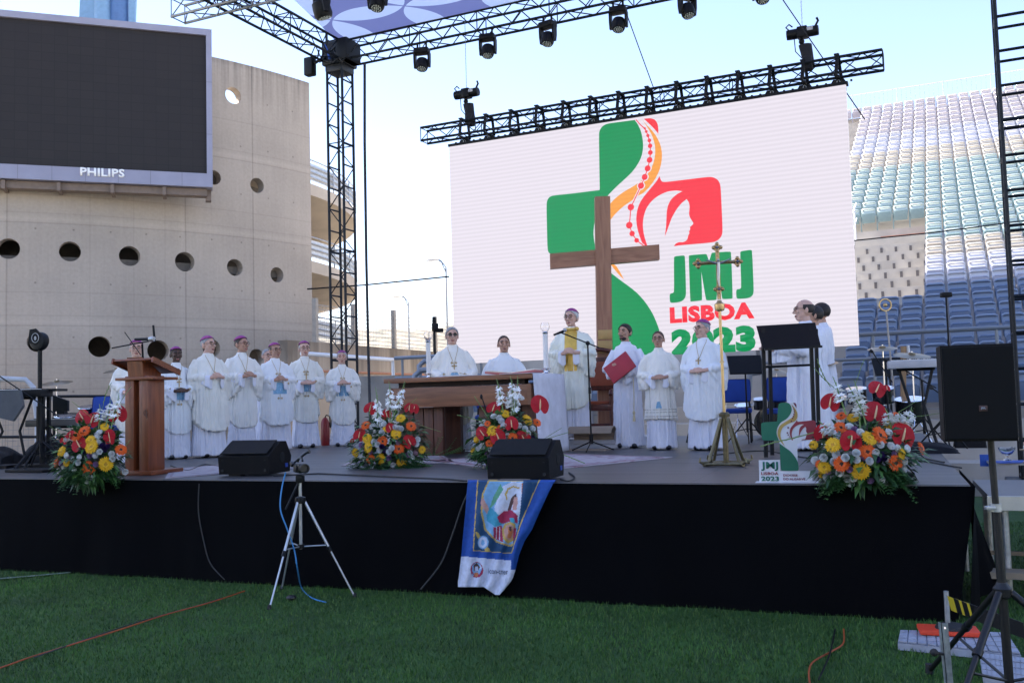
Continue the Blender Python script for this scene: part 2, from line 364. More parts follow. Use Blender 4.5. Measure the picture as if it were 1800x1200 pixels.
    bp = nd(nt, 'ShaderNodeBump'); bp.inputs['Strength'].default_value = 0.5; bp.inputs['Distance'].default_value = 0.03; L(val, bp.inputs['Height']); L(bp.outputs[0], b.inputs['Normal'])
    return M
bld = thing('concrete_building', 'tall curved bare concrete building with rows of round holes, behind the scoreboard', 'building', WC)
ph1 = wphi(WP(547, 400)); ph0 = R(-75)
def arcpt(r, ph, z): return Vector((r * math.sin(ph), -r * math.cos(ph), z))
b = MB(); N = 110
b.rings([[arcpt(WR, ph0 + (ph1 - ph0) * k / N, 0), arcpt(WR, ph0 + (ph1 - ph0) * k / N, WTOP), arcpt(WR - WT, ph0 + (ph1 - ph0) * k / N, WTOP), arcpt(WR - WT, ph0 + (ph1 - ph0) * k / N, 0)] for k in range(N + 1)])
wme = b.mesh('wall', smooth=False)
cb_ = MB()
HOLES = [(15, 437, 17), (123, 442, 16.5), (228, 450, 16.5), (325, 460, 16), (413, 470, 15), (487, 483, 13.5), (66, 601, 16), (175, 609, 17), (278, 616, 17), (372, 612, 16), (451, 627, 14), (520, 634, 13), (376, 312, 13), (452, 326, 13.5), (410, 168, 15), (540 - 5, 345, 0)]
for x, y, r in HOLES:
    if r == 0: continue
    p = WP(x, y) - WC; d = Vector((p.x, p.y, 0)).normalized(); rr = r / FOC * (p + WC).y * (1.08 if x < 360 else 1.0)
    cb_.tube([p + d * 0.8, p - d * 1.3], rr, 40)
cme = cb_.mesh('cut', smooth=False)
wo_ = bpy.data.objects.new('tw', wme); co_ = bpy.data.objects.new('tc', cme); COL.objects.link(wo_); COL.objects.link(co_)
bo = wo_.modifiers.new('b', 'BOOLEAN'); bo.object = co_; bo.operation = 'DIFFERENCE'; bo.solver = 'EXACT'
dg = bpy.context.evaluated_depsgraph_get(); dg.update(); wme2 = bpy.data.meshes.new_from_object(wo_.evaluated_get(dg))
bpy.data.objects.remove(wo_); bpy.data.objects.remove(co_)
for p in wme2.polygons: p.use_smooth = False
mlink('wall', wme2, wall_material(), bld)
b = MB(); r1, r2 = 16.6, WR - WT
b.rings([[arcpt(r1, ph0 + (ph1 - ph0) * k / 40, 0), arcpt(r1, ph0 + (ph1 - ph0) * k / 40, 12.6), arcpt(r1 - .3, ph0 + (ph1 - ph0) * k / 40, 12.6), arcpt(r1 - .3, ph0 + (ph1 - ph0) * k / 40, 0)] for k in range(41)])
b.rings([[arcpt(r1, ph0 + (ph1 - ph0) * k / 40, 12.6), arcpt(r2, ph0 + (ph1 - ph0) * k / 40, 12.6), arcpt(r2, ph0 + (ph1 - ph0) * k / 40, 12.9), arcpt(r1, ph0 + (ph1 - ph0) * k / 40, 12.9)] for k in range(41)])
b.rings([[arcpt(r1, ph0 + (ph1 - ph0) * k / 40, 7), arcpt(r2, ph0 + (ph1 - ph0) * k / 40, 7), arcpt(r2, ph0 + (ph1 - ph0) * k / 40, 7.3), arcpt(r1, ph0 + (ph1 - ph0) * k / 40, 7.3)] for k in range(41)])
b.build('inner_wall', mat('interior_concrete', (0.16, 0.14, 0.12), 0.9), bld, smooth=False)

# spiral ramp beside it
RC = Vector((-14.6 * 1.1, 43 * 1.1, 0)); RR = 7.45 * 1.1
ramp = thing('spiral_ramp', 'curved concrete spiral ramp with steel railings, right of the concrete building', 'ramp', RC)
RAMP = mat('pale_ramp_concrete', (0.55, 0.47, 0.38), 0.8, var=0.12, scale=0.8, bump=0.1)
def hz(a): return 7.3 - 0.62 * (a - R(10)) / (2 * math.pi) * 6.2 * 1.0
for lev, ztop in enumerate((11.35, 7.75, 4.1)):
    b = MB(); rl = MB(); ps = MB(); A0, A1 = R(-110), R(190); n = 70; pts = []
    for k in range(n + 1):
        a = A0 + (A1 - A0) * k / n; zz = ztop - (a - R(10)) / (2 * math.pi) * 3.62
        def q(r, z): return Vector((r * math.cos(a), r * math.sin(a), z))
        pts.append([q(RR, zz - .42), q(RR, zz + .12), q(RR - .22, zz + .12), q(RR - .22, zz), q(3.3, zz), q(3.3, zz - .75), q(RR - 1.6, zz - .75)])
    b.rings(pts); b.build('ramp_slab', RAMP, ramp, smooth=None)
    for h in (0.3, 0.55, 0.8, 1.1):
        rl.tube([Vector((RR * math.cos(A0 + (A1 - A0) * k / n), RR * math.sin(A0 + (A1 - A0) * k / n), ztop - (A0 + (A1 - A0) * k / n - R(10)) / (2 * math.pi) * 3.62 + .12 + h)) for k in range(n + 1)], 0.035, 6)
    for k in range(0, n + 1, 3):
        a = A0 + (A1 - A0) * k / n; p = Vector((RR * math.cos(a), RR * math.sin(a), ztop - (a - R(10)) / (2 * math.pi) * 3.62 + .1)); ps.tube([p, p + Vector((0, 0, 1.15))], 0.04, 6)
    r_ = rl.build('railing', STEEL, ramp); 
    ps.build('railing_posts', STEEL, r_)
    pn = MB(); pr = []
    for k in range(n + 1):
        a = A0 + (A1 - A0) * k / n; zz = ztop - (a - R(10)) / (2 * math.pi) * 3.62
        pr.append([Vector((rr_ * math.cos(a), rr_ * math.sin(a), zz + h_)) for rr_, h_ in ((RR - .07, .3), (RR - .07, 1.1), (RR - .085, 1.1), (RR - .085, .3))])
    pn.rings(pr).build('infill_panel', mat('perforated_panel', (0.55, 0.58, 0.62), 0.4, metal=0.4), r_)
b = MB(); b.lathe([(3.3, 0), (3.3, 13)], n=40); b.build('core', RAMP, ramp)

# ------------------------------------------------------------------ scoreboard
SD = Vector((0.948, 0.318, 0)).normalized(); SN = Vector((SD.y, -SD.x, 0)); SP = AY(372, 200, 34.3)
def SB(x, y): return PL(x, y, SP, SN)
tr_, br_ = SB(372, 52), SB(372, 329); ztop, zbot = tr_.z, br_.z
sbo = thing('scoreboard', 'large switched-off dark scoreboard in a pale metal frame on the concrete building', 'scoreboard', Vector((tr_.x, tr_.y, zbot)))
FR = mat('lavender_grey_panel', (0.29, 0.29, 0.38), 0.5, metal=0.1, var=0.06, scale=2)
sr, st_, sb_ = SB(362, 62), SB(362, 62).z, SB(362, 305).z; W = 13.5
def SQ(k, z, d=0): v = tr_ + SD * k - SN * (-d); v = Vector((v.x, v.y, z)); return v
kr = (sr - tr_).dot(SD)
b = MB()
def bar(k0, k1, z0, z1, d0, d1):
    b.prism([SQ(k0, z0, d0), SQ(k1, z0, d0), SQ(k1, z1, d0), SQ(k0, z1, d0)], SN * (d1 - d0))
bar(-W, 0, st_, ztop, -.75, 0); bar(kr, 0, zbot, st_, -.75, 0); bar(-W, kr, zbot, sb_, -.75, 0); bar(-W, -W + .4, sb_, st_, -.75, 0)
b.build('frame', FR, sbo, world=True, smooth=False)
b = MB()
for k in range(1, 13): 
    kk = -1.08 * k; b.prism([SQ(kk, zbot, .003), SQ(kk + .02, zbot, .003), SQ(kk + .02, sb_, .003), SQ(kk, sb_, .003)], SN * .002)
for zz in (0.33, 0.66): z_ = zbot + (ztop - zbot) * zz; b.prism([SQ(kr, z_, .003), SQ(0, z_, .003), SQ(0, z_ + .02, .003), SQ(kr, z_ + .02, .003)], SN * .002)
b.build('panel_joints', mat('joint_grey', (0.2, 0.2, 0.24), 0.7, var=0), sbo, world=True, smooth=False)  # thin darker strips for the joints between frame panels
def led_off():
    M = mat('unlit_led_matrix', (0.03, 0.026, 0.027), 0.5, var=0.2, scale=1.2, spec=.3); nt = M.node_tree; bs = nt.nodes['Principled BSDF']
    tc = nd(nt, 'ShaderNodeTexCoord'); br = nd(nt, 'ShaderNodeTexBrick'); br.inputs['Scale'].default_value = 1.0
    sp = nd(nt, 'ShaderNodeSeparateXYZ'); cb = nd(nt, 'ShaderNodeCombineXYZ'); nt.links.new(tc.outputs['Object'], sp.inputs[0]); nt.links.new(sp.outputs[0], cb.inputs[0]); nt.links.new(sp.outputs[2], cb.inputs[1]); nt.links.new(cb.outputs[0], br.inputs['Vector'])
    br.inputs['Color1'].default_value = (0.018, 0.0145, 0.015, 1); br.inputs['Color2'].default_value = (0.021, 0.017, 0.017, 1); br.inputs['Mortar'].default_value = (0.014, 0.011, 0.012, 1)
    br.inputs['Mortar Size'].default_value = 0.012; br.inputs['Brick Width'].default_value = 0.4; br.inputs['Row Height'].default_value = 0.32; br.offset = 0.0
    nt.links.new(br.outputs[0], bs.inputs['Base Color']); return M
b = MB(); b.prism([SQ(-W + .4, sb_, -.12), SQ(kr, sb_, -.12), SQ(kr, st_, -.12), SQ(-W + .4, st_, -.12)], SN * -.3); b.build('display', led_off(), sbo, world=True, smooth=False)
b = MB(); bar(-W, -.2, zbot - .28, zbot - .02, -.7, -.25)
for k in range(1, 9): bar(-1.75 * k, -1.75 * k + .12, zbot - .34, zbot - .03, -.9, -.1)
b.prism([SQ(-.25, zbot - .4, -.9), SQ(-.05, zbot - .4, -.9), SQ(-.05, zbot, -.9), SQ(-.25, zbot, -.9)], SN * .4)
for k in (-1, -6, -11): b.prism([SQ(k, ztop - .5, -2.6), SQ(k + .2, ztop - .5, -2.6), SQ(k + .2, ztop - .3, -2.6), SQ(k, ztop - .3, -2.6)], SN * 1.9); b.prism([SQ(k, zbot + .2, -2.6), SQ(k + .2, zbot + .2, -2.6), SQ(k + .2, zbot + .4, -2.6), SQ(k, zbot + .4, -2.6)], SN * 1.9)
b.build('support_frame', mat('brown_steel_soffit', (0.2, 0.15, 0.12), 0.6, metal=0.2), sbo, world=True, smooth=False)
p0, p1 = SB(141, 311), SB(219, 313); ph_ = (SB(141, 294) - SB(141, 309)).length
text_fit('lettering', 'PHILIPS', Vector((p0.x, p0.y, SB(141, 309).z)) + SN * .004, SD, (0, 0, 1), (p1 - p0).length, ph_ * .98, mat('white_sign_letters', (0.92, 0.92, 0.92), 0.4, var=0), sbo, bold=0.03, ext=0.03)
# pale blue pylon behind the board
bp_ = AY(190, 30, 36.5); pyl = thing('roof_pylon', 'pale blue steel pylon with curved fins rising behind the scoreboard', 'pylon', Vector((bp_.x, bp_.y, 11)))
PB = mat('pale_blue_paint', (0.22, 0.38, 0.56), 0.35, metal=0.1, var=0.08); PB2 = mat('mid_blue_paint', (0.10, 0.20, 0.42), 0.35, var=0.08)
def pp(x, z, dy=0): v = AY(x, 10, 36.5 + dy); return Vector((v.x, 36.5 + dy, z))
MB().tube([pp(182, 12), pp(180, 20)], 0.32, 20).build('column', PB, pyl, world=True)
MB().tube([pp(211, 12, .3), pp(209, 20, .3)], 0.40, 20).build('column', PB2, pyl, world=True)
for s, xs in ((-1, (150, 142, 139, 143)), (1, (232, 233, 237, 241))):
    b = MB(); inner = 172 if s < 0 else 226
    zz = [13.6, 15.6, 17.2, 20]
    b.prism([pp(inner, 13, .1)] + [pp(x, z, .1) for x, z in zip(xs, zz)] + [pp(inner, 20, .1)], (0, .14, 0)); b.build('fin', PB, pyl, world=True)

# ------------------------------------------------------------------ background wall, fence, hill, lamps
def hill():
    V = []
    def fn(u, v):
        x = -260 + 420 * u; y = 180 + 420 * v
        ridge = 37.5 + x * 0.012 + 5 * noise.noise(Vector((x * .012, 3, 0))) + 1.2 * noise.noise(Vector((x * .06, 5, 0)))
        t = min(v / 0.62, 1); z = ridge * (t * t * (3 - 2 * t)) * (1 if v < .62 else 1 - (v - .62) * .3)
        return Vector((x, y, z + 2.4 * noise.noise(Vector((x * .04, y * .03, 1))) * t + 1.0 * noise.noise(Vector((x * .2, y * .1, 2))) * t - 1))
    M = mat('scrub_hillside', (0.4, 0.35, 0.27), 0.95, var=0); nt = M.node_tree; bs = nt.nodes['Principled BSDF']
    tc = nd(nt, 'ShaderNodeTexCoord'); mp = nd(nt, 'ShaderNodeMapping'); mp.inputs['Scale'].default_value = (1, .35, 1.6)
    n1 = nd(nt, 'ShaderNodeTexNoise'); n1.inputs['Scale'].default_value = .16; n1.inputs['Detail'].default_value = 9; n1.inputs['Roughness'].default_value = .7
    cr = nd(nt, 'ShaderNodeValToRGB'); e = cr.color_ramp.elements; e[0].position = .40; e[0].color = (0.15, 0.145, 0.11, 1); e[1].position = .60; e[1].color = (0.36, 0.30, 0.225, 1)
    nt.links.new(tc.outputs['Object'], mp.inputs[0]); nt.links.new(mp.outputs[0], n1.inputs['Vector']); nt.links.new(n1.outputs[0], cr.inputs[0]); nt.links.new(cr.outputs[0], bs.inputs['Base Color'])
    MB().grid(fn, 150, 70).build('hill', M)['kind'] = 'structure'
hill()
WA, WB = AY(551, 601, 33), AY(771, 617, 41.8); wd = (WB - WA); wd.z = 0; wd.normalize(); wnrm = Vector((wd.y, -wd.x, 0)); wz = WA.z
def stained():
    M = mat('stained_retaining_wall', (0.4, 0.33, 0.26), 0.9, var=0, bump=.2); nt = M.node_tree; bs = nt.nodes['Principled BSDF']
    tc = nd(nt, 'ShaderNodeTexCoord'); mp = nd(nt, 'ShaderNodeMapping'); mp.inputs['Scale'].default_value = (1.4, 1.4, .12)
    n1 = nd(nt, 'ShaderNodeTexNoise'); n1.inputs['Scale'].default_value = 1.3; n1.inputs['Detail'].default_value = 7
    sp = nd(nt, 'ShaderNodeSeparateXYZ'); mr = nd(nt, 'ShaderNodeMapRange'); mr.inputs[1].default_value = wz - 1.5; mr.inputs[2].default_value = wz; mr.inputs[3].default_value = 0; mr.inputs[4].default_value = .35
    sb = nd(nt, 'ShaderNodeMath', operation='SUBTRACT'); cr = nd(nt, 'ShaderNodeValToRGB'); e = cr.color_ramp.elements; e[0].position = .12; e[0].color = (0.17, 0.14, 0.11, 1); e[1].position = .48; e[1].color = (0.42, 0.35, 0.275, 1)
    L = nt.links.new; L(tc.outputs['Object'], mp.inputs[0]); L(mp.outputs[0], n1.inputs['Vector']); L(tc.outputs['Object'], sp.inputs[0]); L(sp.outputs[2], mr.inputs[0]); L(n1.outputs[0], sb.inputs[0]); L(mr.outputs[0], sb.inputs[1]); L(sb.outputs[0], cr.inputs[0]); L(cr.outputs[0], bs.inputs['Base Color']); return M
b = MB(); q0 = WA - wd * 1.5; q1 = WA + wd * 40
b.prism([Vector((q0.x, q0.y, 0)), Vector((q1.x, q1.y, 0)), Vector((q1.x, q1.y, wz)), Vector((q0.x, q0.y, wz))], wnrm * -.4)
tag(b.build('retaining_wall', stained(), smooth=False), 'long streaky weathered concrete wall below the wire fence and hill', 'wall')
fen = thing('wire_fence', 'tall wire mesh fence with concrete posts standing on the weathered wall', 'fence', (WA.x, WA.y, wz))
FP = mat('concrete_post', (0.34, 0.31, 0.27), 0.85); WIRE = mat('fence_wire', (0.45, 0.43, 0.4), 0.6, metal=.3, var=0)
L_ = (WB - WA).dot(wd)
fp = []
for x in (563, 630, 700, 772, 850):
    d_ = ray(x, 600); t = ((WA - EYE).dot(wnrm)) / d_.dot(wnrm); p = EYE + d_ * t; p.z = wz; fp.append(p)
    MB().box(p + Vector((0, 0, .8)) - wnrm * .2, (.16, .16, 1.6), rotm('Z', math.atan2(wd.y, wd.x))).build('post', FP, fen, world=True, smooth=False)
b = MB()
for k in range(9): z = wz + .1 + .16 * k; b.tube([fp[0] + Vector((0, 0, z - wz)) - wnrm * .2, fp[-1] + Vector((0, 0, z - wz)) - wnrm * .2], .012, 4)
for k in range(120): p = fp[0] + (fp[-1] - fp[0]) * (k / 120) - wnrm * .2; b.tube([p, p + Vector((0, 0, 1.38))], .007, 4)
b.build('mesh_panel', WIRE, fen, world=True)
# white tubular frame and pipe in front of the wall
gl = thing('football_goal', 'white tubular goal frame leaning near the weathered concrete wall', 'goal', AY(692, 680, 30) * 1)
gw = mat('white_tube', (0.75, 0.76, 0.78), 0.4, var=0.05)
MB().tube([AY(530, 621, 27), AY(690, 632, 30.5), AY(693, 700, 30.5)], .065, 10).build('frame', gw, gl, world=True)
tag(MB().tube([AY(560, 652, 32), AY(700, 657, 37), AY(860, 662, 42)], .05, 8).build('pipe', mat('rusty_pipe', (0.4, 0.18, 0.1), .6)), 'thin reddish pipe running along the weathered wall', 'pipe')
p = AY(638, 700, 29); tag(MB().box((p.x + .6, 29, 1.3), (1.9, .3, 2.4)).build('concrete_block', CONCD, smooth=False), 'low grey concrete panel behind the left end of the altar', 'block')
def lamp(px, ytop, Y, label, hx):
    base = AY(px, ytop, Y); o = thing('street_lamp', label, 'street lamp', (base.x, base.y, 0), 0, 'street lamps beyond the fence')
    MB().tube([(0, 0, 0), (0, 0, base.z)], [.09, .05], 10).build('pole', STEEL, o)
    b = MB(); b.tube([(0, 0, base.z - .3), (-.25, 0, base.z + .30), (-.42, 0, base.z + .42)], .03, 8); b.tube([(0, 0, base.z + .0), (-.28, 0, base.z + .4), (-.45, 0, base.z + .46)], .03, 8); b.build('bracket', STEEL, o)
    MB().ell((-.78, 0, base.z + .44), (.42, .2, .08), 20, 10).build('lamp_head', mat('lamp_housing', (.62, .66, .72), .3, metal=.3), o)
lamp(784, 470, 52, 'taller grey street lamp against the sky beside the left edge of the big screen', 0)
lamp(718, 532, 62, 'lower grey street lamp over the hillside, left of the taller lamp', 0)
b = MB(); p = AY(765, 645, 24); z1 = AY(765, 582, 24).z; b.tube([(p.x, 24, 0), (p.x, 24, z1)], .03, 8); b2 = thing('camera_pole', 'slim dark pole with a small camera on top, behind the altar priest with sunglasses', 'camera pole', (p.x, 24, 0))
b.build('pole', BLACK, b2, world=True); MB().box((p.x + .02, 24, z1 + .1), (.16, .2, .2), bev=.02).box((p.x + .13, 24, z1 + .02), (.2, .12, .1), bev=.02).box((p.x, 24, z1 + .28), (.1, .1, .16), bev=.02).build('camera', BLACK, b2, world=True)
tag(MB().tube([AY(540, 508, 25), AY(640, 501, 25), AY(790, 486, 25)], .022, 6).build('cable', BLACK), 'thin dark wire crossing the sky between tower and big screen', 'cable')
tag(MB().tube([AY(1480, 425, 19), AY(1640, 409, 19), AY(1800, 388, 19), AY(1900, 372, 19)], .014, 6).build('cable', BLACK), 'thin dark wire stretched in front of the stadium seats', 'cable')

# ------------------------------------------------------------------ grandstand and seats
S0 = AY(1551, 609, 19.3)
def rowz(k): return S0.z + .32 * k + .0017 * k * k if k > 0 else S0.z + .32 * k
def row(k, a, z=None): p = S0 + RN * (.85 * k) + RU * a; p.z = rowz(k) if z is None else z; return p
stand = thing('grandstand', 'stepped concrete stadium stand carrying the rows of plastic seats', 'grandstand', Vector((S0.x, S0.y, 0)))
b = MB(); AL, AR = -11.2, 26
for k in range(-5, 38):
    z1 = rowz(k) - .82; z0 = rowz(k - 1) - .82 if k > -5 else 0
    a0, a1 = row(k - .5, AL), row(k - .5, AR); c0, c1 = row(k + .5, AL), row(k + .5, AR)
    for p in (a0, a1, c0, c1): p.z = 0
    V = lambda p, z: Vector((p.x, p.y, z))
    b.quad(V(a0, z0), V(a1, z0), V(a1, z1), V(a0, z1)); b.quad(V(a0, z1), V(a1, z1), V(c1, z1), V(c0, z1)); b.quad(V(a0, 0), V(a0, z1), V(c0, z1), V(c0, 0))
b.build('steps', CONC, stand, world=True, smooth=False, fixn=False)
b = MB(); kt = 37.6
for i in range(0, 130):
    p = row(kt, -5 + .22 * i); p.z = rowz(37) - .8; b.tube([p, p + Vector((0, 0, 1.5))], .011, 4)
    if i % 10 == 0: b.tube([p, p + Vector((0, 0, 1.55))], .03, 6)
p, q = row(kt, -5), row(kt, 23); p.z = q.z = rowz(37) + .7; b.tube([p, q], .025, 6); p.z = q.z = rowz(37) - .6; b.tube([p, q], .02, 6)
b.build('top_railing', mat('pale_steel_rail', (.55, .57, .6), .45, metal=.4, var=0), stand, world=True)
b = MB()
for a in range(-11, 14, 1):
    p = row(-2.9, a * 1.0); z = AY(1570, 586, (row(-2.9, 0)).y).z; p.z = rowz(-3) - .8
    if a % 2 == 0: b.tube([p, Vector((p.x, p.y, z))], .028, 8)
p, q = row(-2.9, -10.2), row(-2.9, 13); p.z = q.z = z; b.tube([p, q], .042, 8); p.z = q.z = z - .45; b.tube([p, q], .03, 8)
b.build('front_railing', mat('blue_grey_rail', (.2, .23, .27), .45, metal=.4, var=0), stand, world=True)
# vomitory: salmon lintel, pale side fins, fixings left on the bare treads
b = MB(); p = row(14.2, -.6); q = row(14.2, 1.0); zt = rowz(14) - .75
b.prism([Vector((p.x, p.y, zt - .5)), Vector((q.x, q.y, zt - .5)), Vector((q.x, q.y, zt + .02)), Vector((p.x, p.y, zt + .02))], RN * -.25)
b.build('lintel', mat('salmon_concrete', (.42, .22, .16), .8), stand, world=True, smooth=False)
b = MB()
for k in range(5, 14):
    for j in range(6):
        a = -1.15 + .42 * j + (.2 if k % 2 else 0)
        if a > .95: continue
        p = row(k - .52, a); p.z = rowz(k) - 1.0; b.box(p, (.07, .03, .17), rotm('Z', RIG_ROT))
b.build('fixing', mat('dark_fixings', (.11, .10, .10), .7), stand, world=True, smooth=False)
b = MB()
for k in range(5, 15):
    p = row(k - .3, -1.35); p.z = rowz(k) - .8; b.tube([p, p + Vector((0, 0, 1.1))], .03, 6)
    p = row(k, .62); p.z = rowz(k) - .8; q = row(k - 1.0, .95); q.z = rowz(k) - .45; 
p, q = row(4.7, -1.35), row(14.7, -1.35); p.z = rowz(4.7) + .3; q.z = rowz(14.7) + .3; b.tube([p, q], .03, 6); p.z -= .5; q.z -= .5; b.tube([p, q], .02, 6)
b.build('portal_railing', mat('white_rail', (.7, .7, .72), .45, var=0), stand, world=True)
# seats
def seat_meshes():
    bk = MB(); bk.box((0, .0, -.2), (.44, .035, .40), rot=rotm('X', -.12), bev=.016); bk.tube([(-.2, -.01, -.03), (-.15, -.03, -.004), (.15, -.03, -.004), (.2, -.01, -.03)], .028, 8)
    pan = MB(); pan.box((0, -.13, -.33), (.41, .07, .34), rot=rotm('X', .16), bev=.025); pan.tube([(-.17, -.17, -.17), (.17, -.17, -.17)], .03, 8)
    br = MB(); br.box((-.235, -.05, -.5), (.03, .12, .6)); br.box((.235, -.05, -.5), (.03, .12, .6)); br.box((0, .0, -.62), (.46, .03, .03))
    one = MB(); one.box((0, .0, -.2), (.44, .035, .40), rot=rotm('X', -.12), bev=.016); one.tube([(-.2, -.01, -.03), (-.15, -.03, -.004), (.15, -.03, -.004), (.2, -.01, -.03)], .028, 6); one.mi = 1; one.box((0, -.13, -.33), (.41, .07, .34), rot=rotm('X', .16), bev=.025); one.box((-.235, -.05, -.5), (.03, .12, .6))
    return bk.mesh('seat_back'), pan.mesh('seat_pan'), br.mesh('bracket', smooth=False), one.mesh('stadium_seat')
SBK, SPN, SBR, SONE = seat_meshes()
seat_cols = {'blue': mat('blue_plastic_seat', (0.11, 0.175, 0.31), .32, var=.22, scale=1.3, spec=.6), 'white': mat('white_plastic_seat', (.46, .46, .52), .35, var=.08, scale=2, spec=.6),
    'cream': mat('cream_plastic_seat', (.42, .385, .34), .35, var=.1, scale=2), 'teal': mat('teal_plastic_seat', (.25, .34, .33), .35, var=.15, scale=2, spec=.6), 'mauve': mat('mauve_plastic_seat', (.45, .41, .44), .35, var=.1, scale=2)}
LIT_BACK = {'blue': (.19, .25, .36), 'white': (.60, .60, .64), 'cream': (.58, .55, .50), 'teal': (.46, .53, .52), 'mauve': (.58, .55, .57)}  # backs paler than the plastic: sunlit tops put into the colour
SHADED_PAN = {'blue': (.10, .15, .25), 'white': (.36, .37, .45), 'cream': (.36, .32, .27), 'teal': (.19, .27, .27), 'mauve': (.36, .33, .37)}  # same plastic darkened: shade on the folded pans put into the colour
seat_back_lit = {k: mat(k + '_lit_seat_back', v, .32, var=.12, scale=1.3, spec=.6) for k, v in LIT_BACK.items()}
seat_pan = {k: mat(k + '_shaded_seat_pan', v, .36, var=.2, scale=1.3, spec=.5) for k, v in SHADED_PAN.items()}
def scol(k):
    if k <= 5: return 'blue'
    if k <= 8: return 'white'
    if k <= 10: return 'cream'
    if k <= 22: return 'teal'
    if k <= 25: return 'cream'
    if k <= 29: return 'white'
    return 'mauve'
def projpx(p):
    q = p - EYE; w = q.dot(_f); return 900 + FOC * q.dot(CR) / w, 600 - FOC * q.dot(CU) / w
slots = []
for k in range(-2, 37):
    if k < 5: rng = [(-.5, 9)]
    elif k < 15: rng = [(1.0, 9)]
    elif k < 36: rng = [(-2.0, 12)]
    else: rng = [(-4, 12)]
    if k < 0: rng.append((-10, -5.5))
    for lo, hi in rng:
        a = lo
        while a <= hi:
            x, y = projpx(row(k, a))
            if 820 < x < 1835: slots.append((k, a))
            a += .5
slots.sort(key=lambda s: (row(*s) - EYE).length)
BRM = mat('seat_bracket', (.3, .3, .32), .5, metal=.3, var=0)
names = {'blue': 'blue', 'white': 'white', 'cream': 'cream', 'teal': 'pale teal', 'mauve': 'pale mauve'}
def put(nm, me, mm, parent, loc=None):
    o = bpy.data.objects.new(nm, me); COL.objects.link(o)
    if not me.materials: me.materials.append(mm)
    o.material_slots[0].link = 'OBJECT'; o.material_slots[0].material = mm
    if parent: o.parent = parent
    if loc is not None: o.location = loc; o.rotation_euler = (0, 0, RIG_ROT)
    return o
lab = {}
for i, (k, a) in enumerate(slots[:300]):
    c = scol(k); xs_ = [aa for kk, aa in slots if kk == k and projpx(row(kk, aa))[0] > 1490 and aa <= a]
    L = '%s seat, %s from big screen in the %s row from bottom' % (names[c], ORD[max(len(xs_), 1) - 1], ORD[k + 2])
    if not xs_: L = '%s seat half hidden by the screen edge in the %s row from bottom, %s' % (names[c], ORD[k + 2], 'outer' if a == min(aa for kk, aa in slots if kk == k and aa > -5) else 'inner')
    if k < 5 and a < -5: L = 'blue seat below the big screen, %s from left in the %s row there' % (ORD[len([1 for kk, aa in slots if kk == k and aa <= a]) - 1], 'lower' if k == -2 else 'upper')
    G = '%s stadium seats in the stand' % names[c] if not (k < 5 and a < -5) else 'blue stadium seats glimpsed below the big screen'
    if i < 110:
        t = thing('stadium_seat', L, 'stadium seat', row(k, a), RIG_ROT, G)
        put('backrest', SBK, seat_back_lit[c], t); put('seat', SPN, seat_pan[c], t); put('bracket', SBR, BRM, t)
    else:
        if not SONE.materials: SONE.materials.append(seat_back_lit[c]); SONE.materials.append(seat_pan[c])
        o = tag(put('stadium_seat', SONE, seat_back_lit[c], None, row(k, a)), L, 'stadium seat', G); o.material_slots[1].link = 'OBJECT'; o.material_slots[1].material = seat_pan[c]
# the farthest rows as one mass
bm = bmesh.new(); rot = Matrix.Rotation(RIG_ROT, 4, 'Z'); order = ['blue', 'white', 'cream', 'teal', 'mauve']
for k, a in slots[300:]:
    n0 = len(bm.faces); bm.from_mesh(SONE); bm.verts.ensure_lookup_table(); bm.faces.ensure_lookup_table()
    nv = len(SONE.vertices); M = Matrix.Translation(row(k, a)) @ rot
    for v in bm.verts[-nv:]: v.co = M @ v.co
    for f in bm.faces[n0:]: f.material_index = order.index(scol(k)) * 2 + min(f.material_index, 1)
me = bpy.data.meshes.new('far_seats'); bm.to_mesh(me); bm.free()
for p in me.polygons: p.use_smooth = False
tag(mlink('stadium_seats', me, [mm[c] for c in order for mm in (seat_back_lit, seat_pan)]), 'mass of pale seats in the highest far rows of the stadium stand', 'stadium seats', kind='stuff')
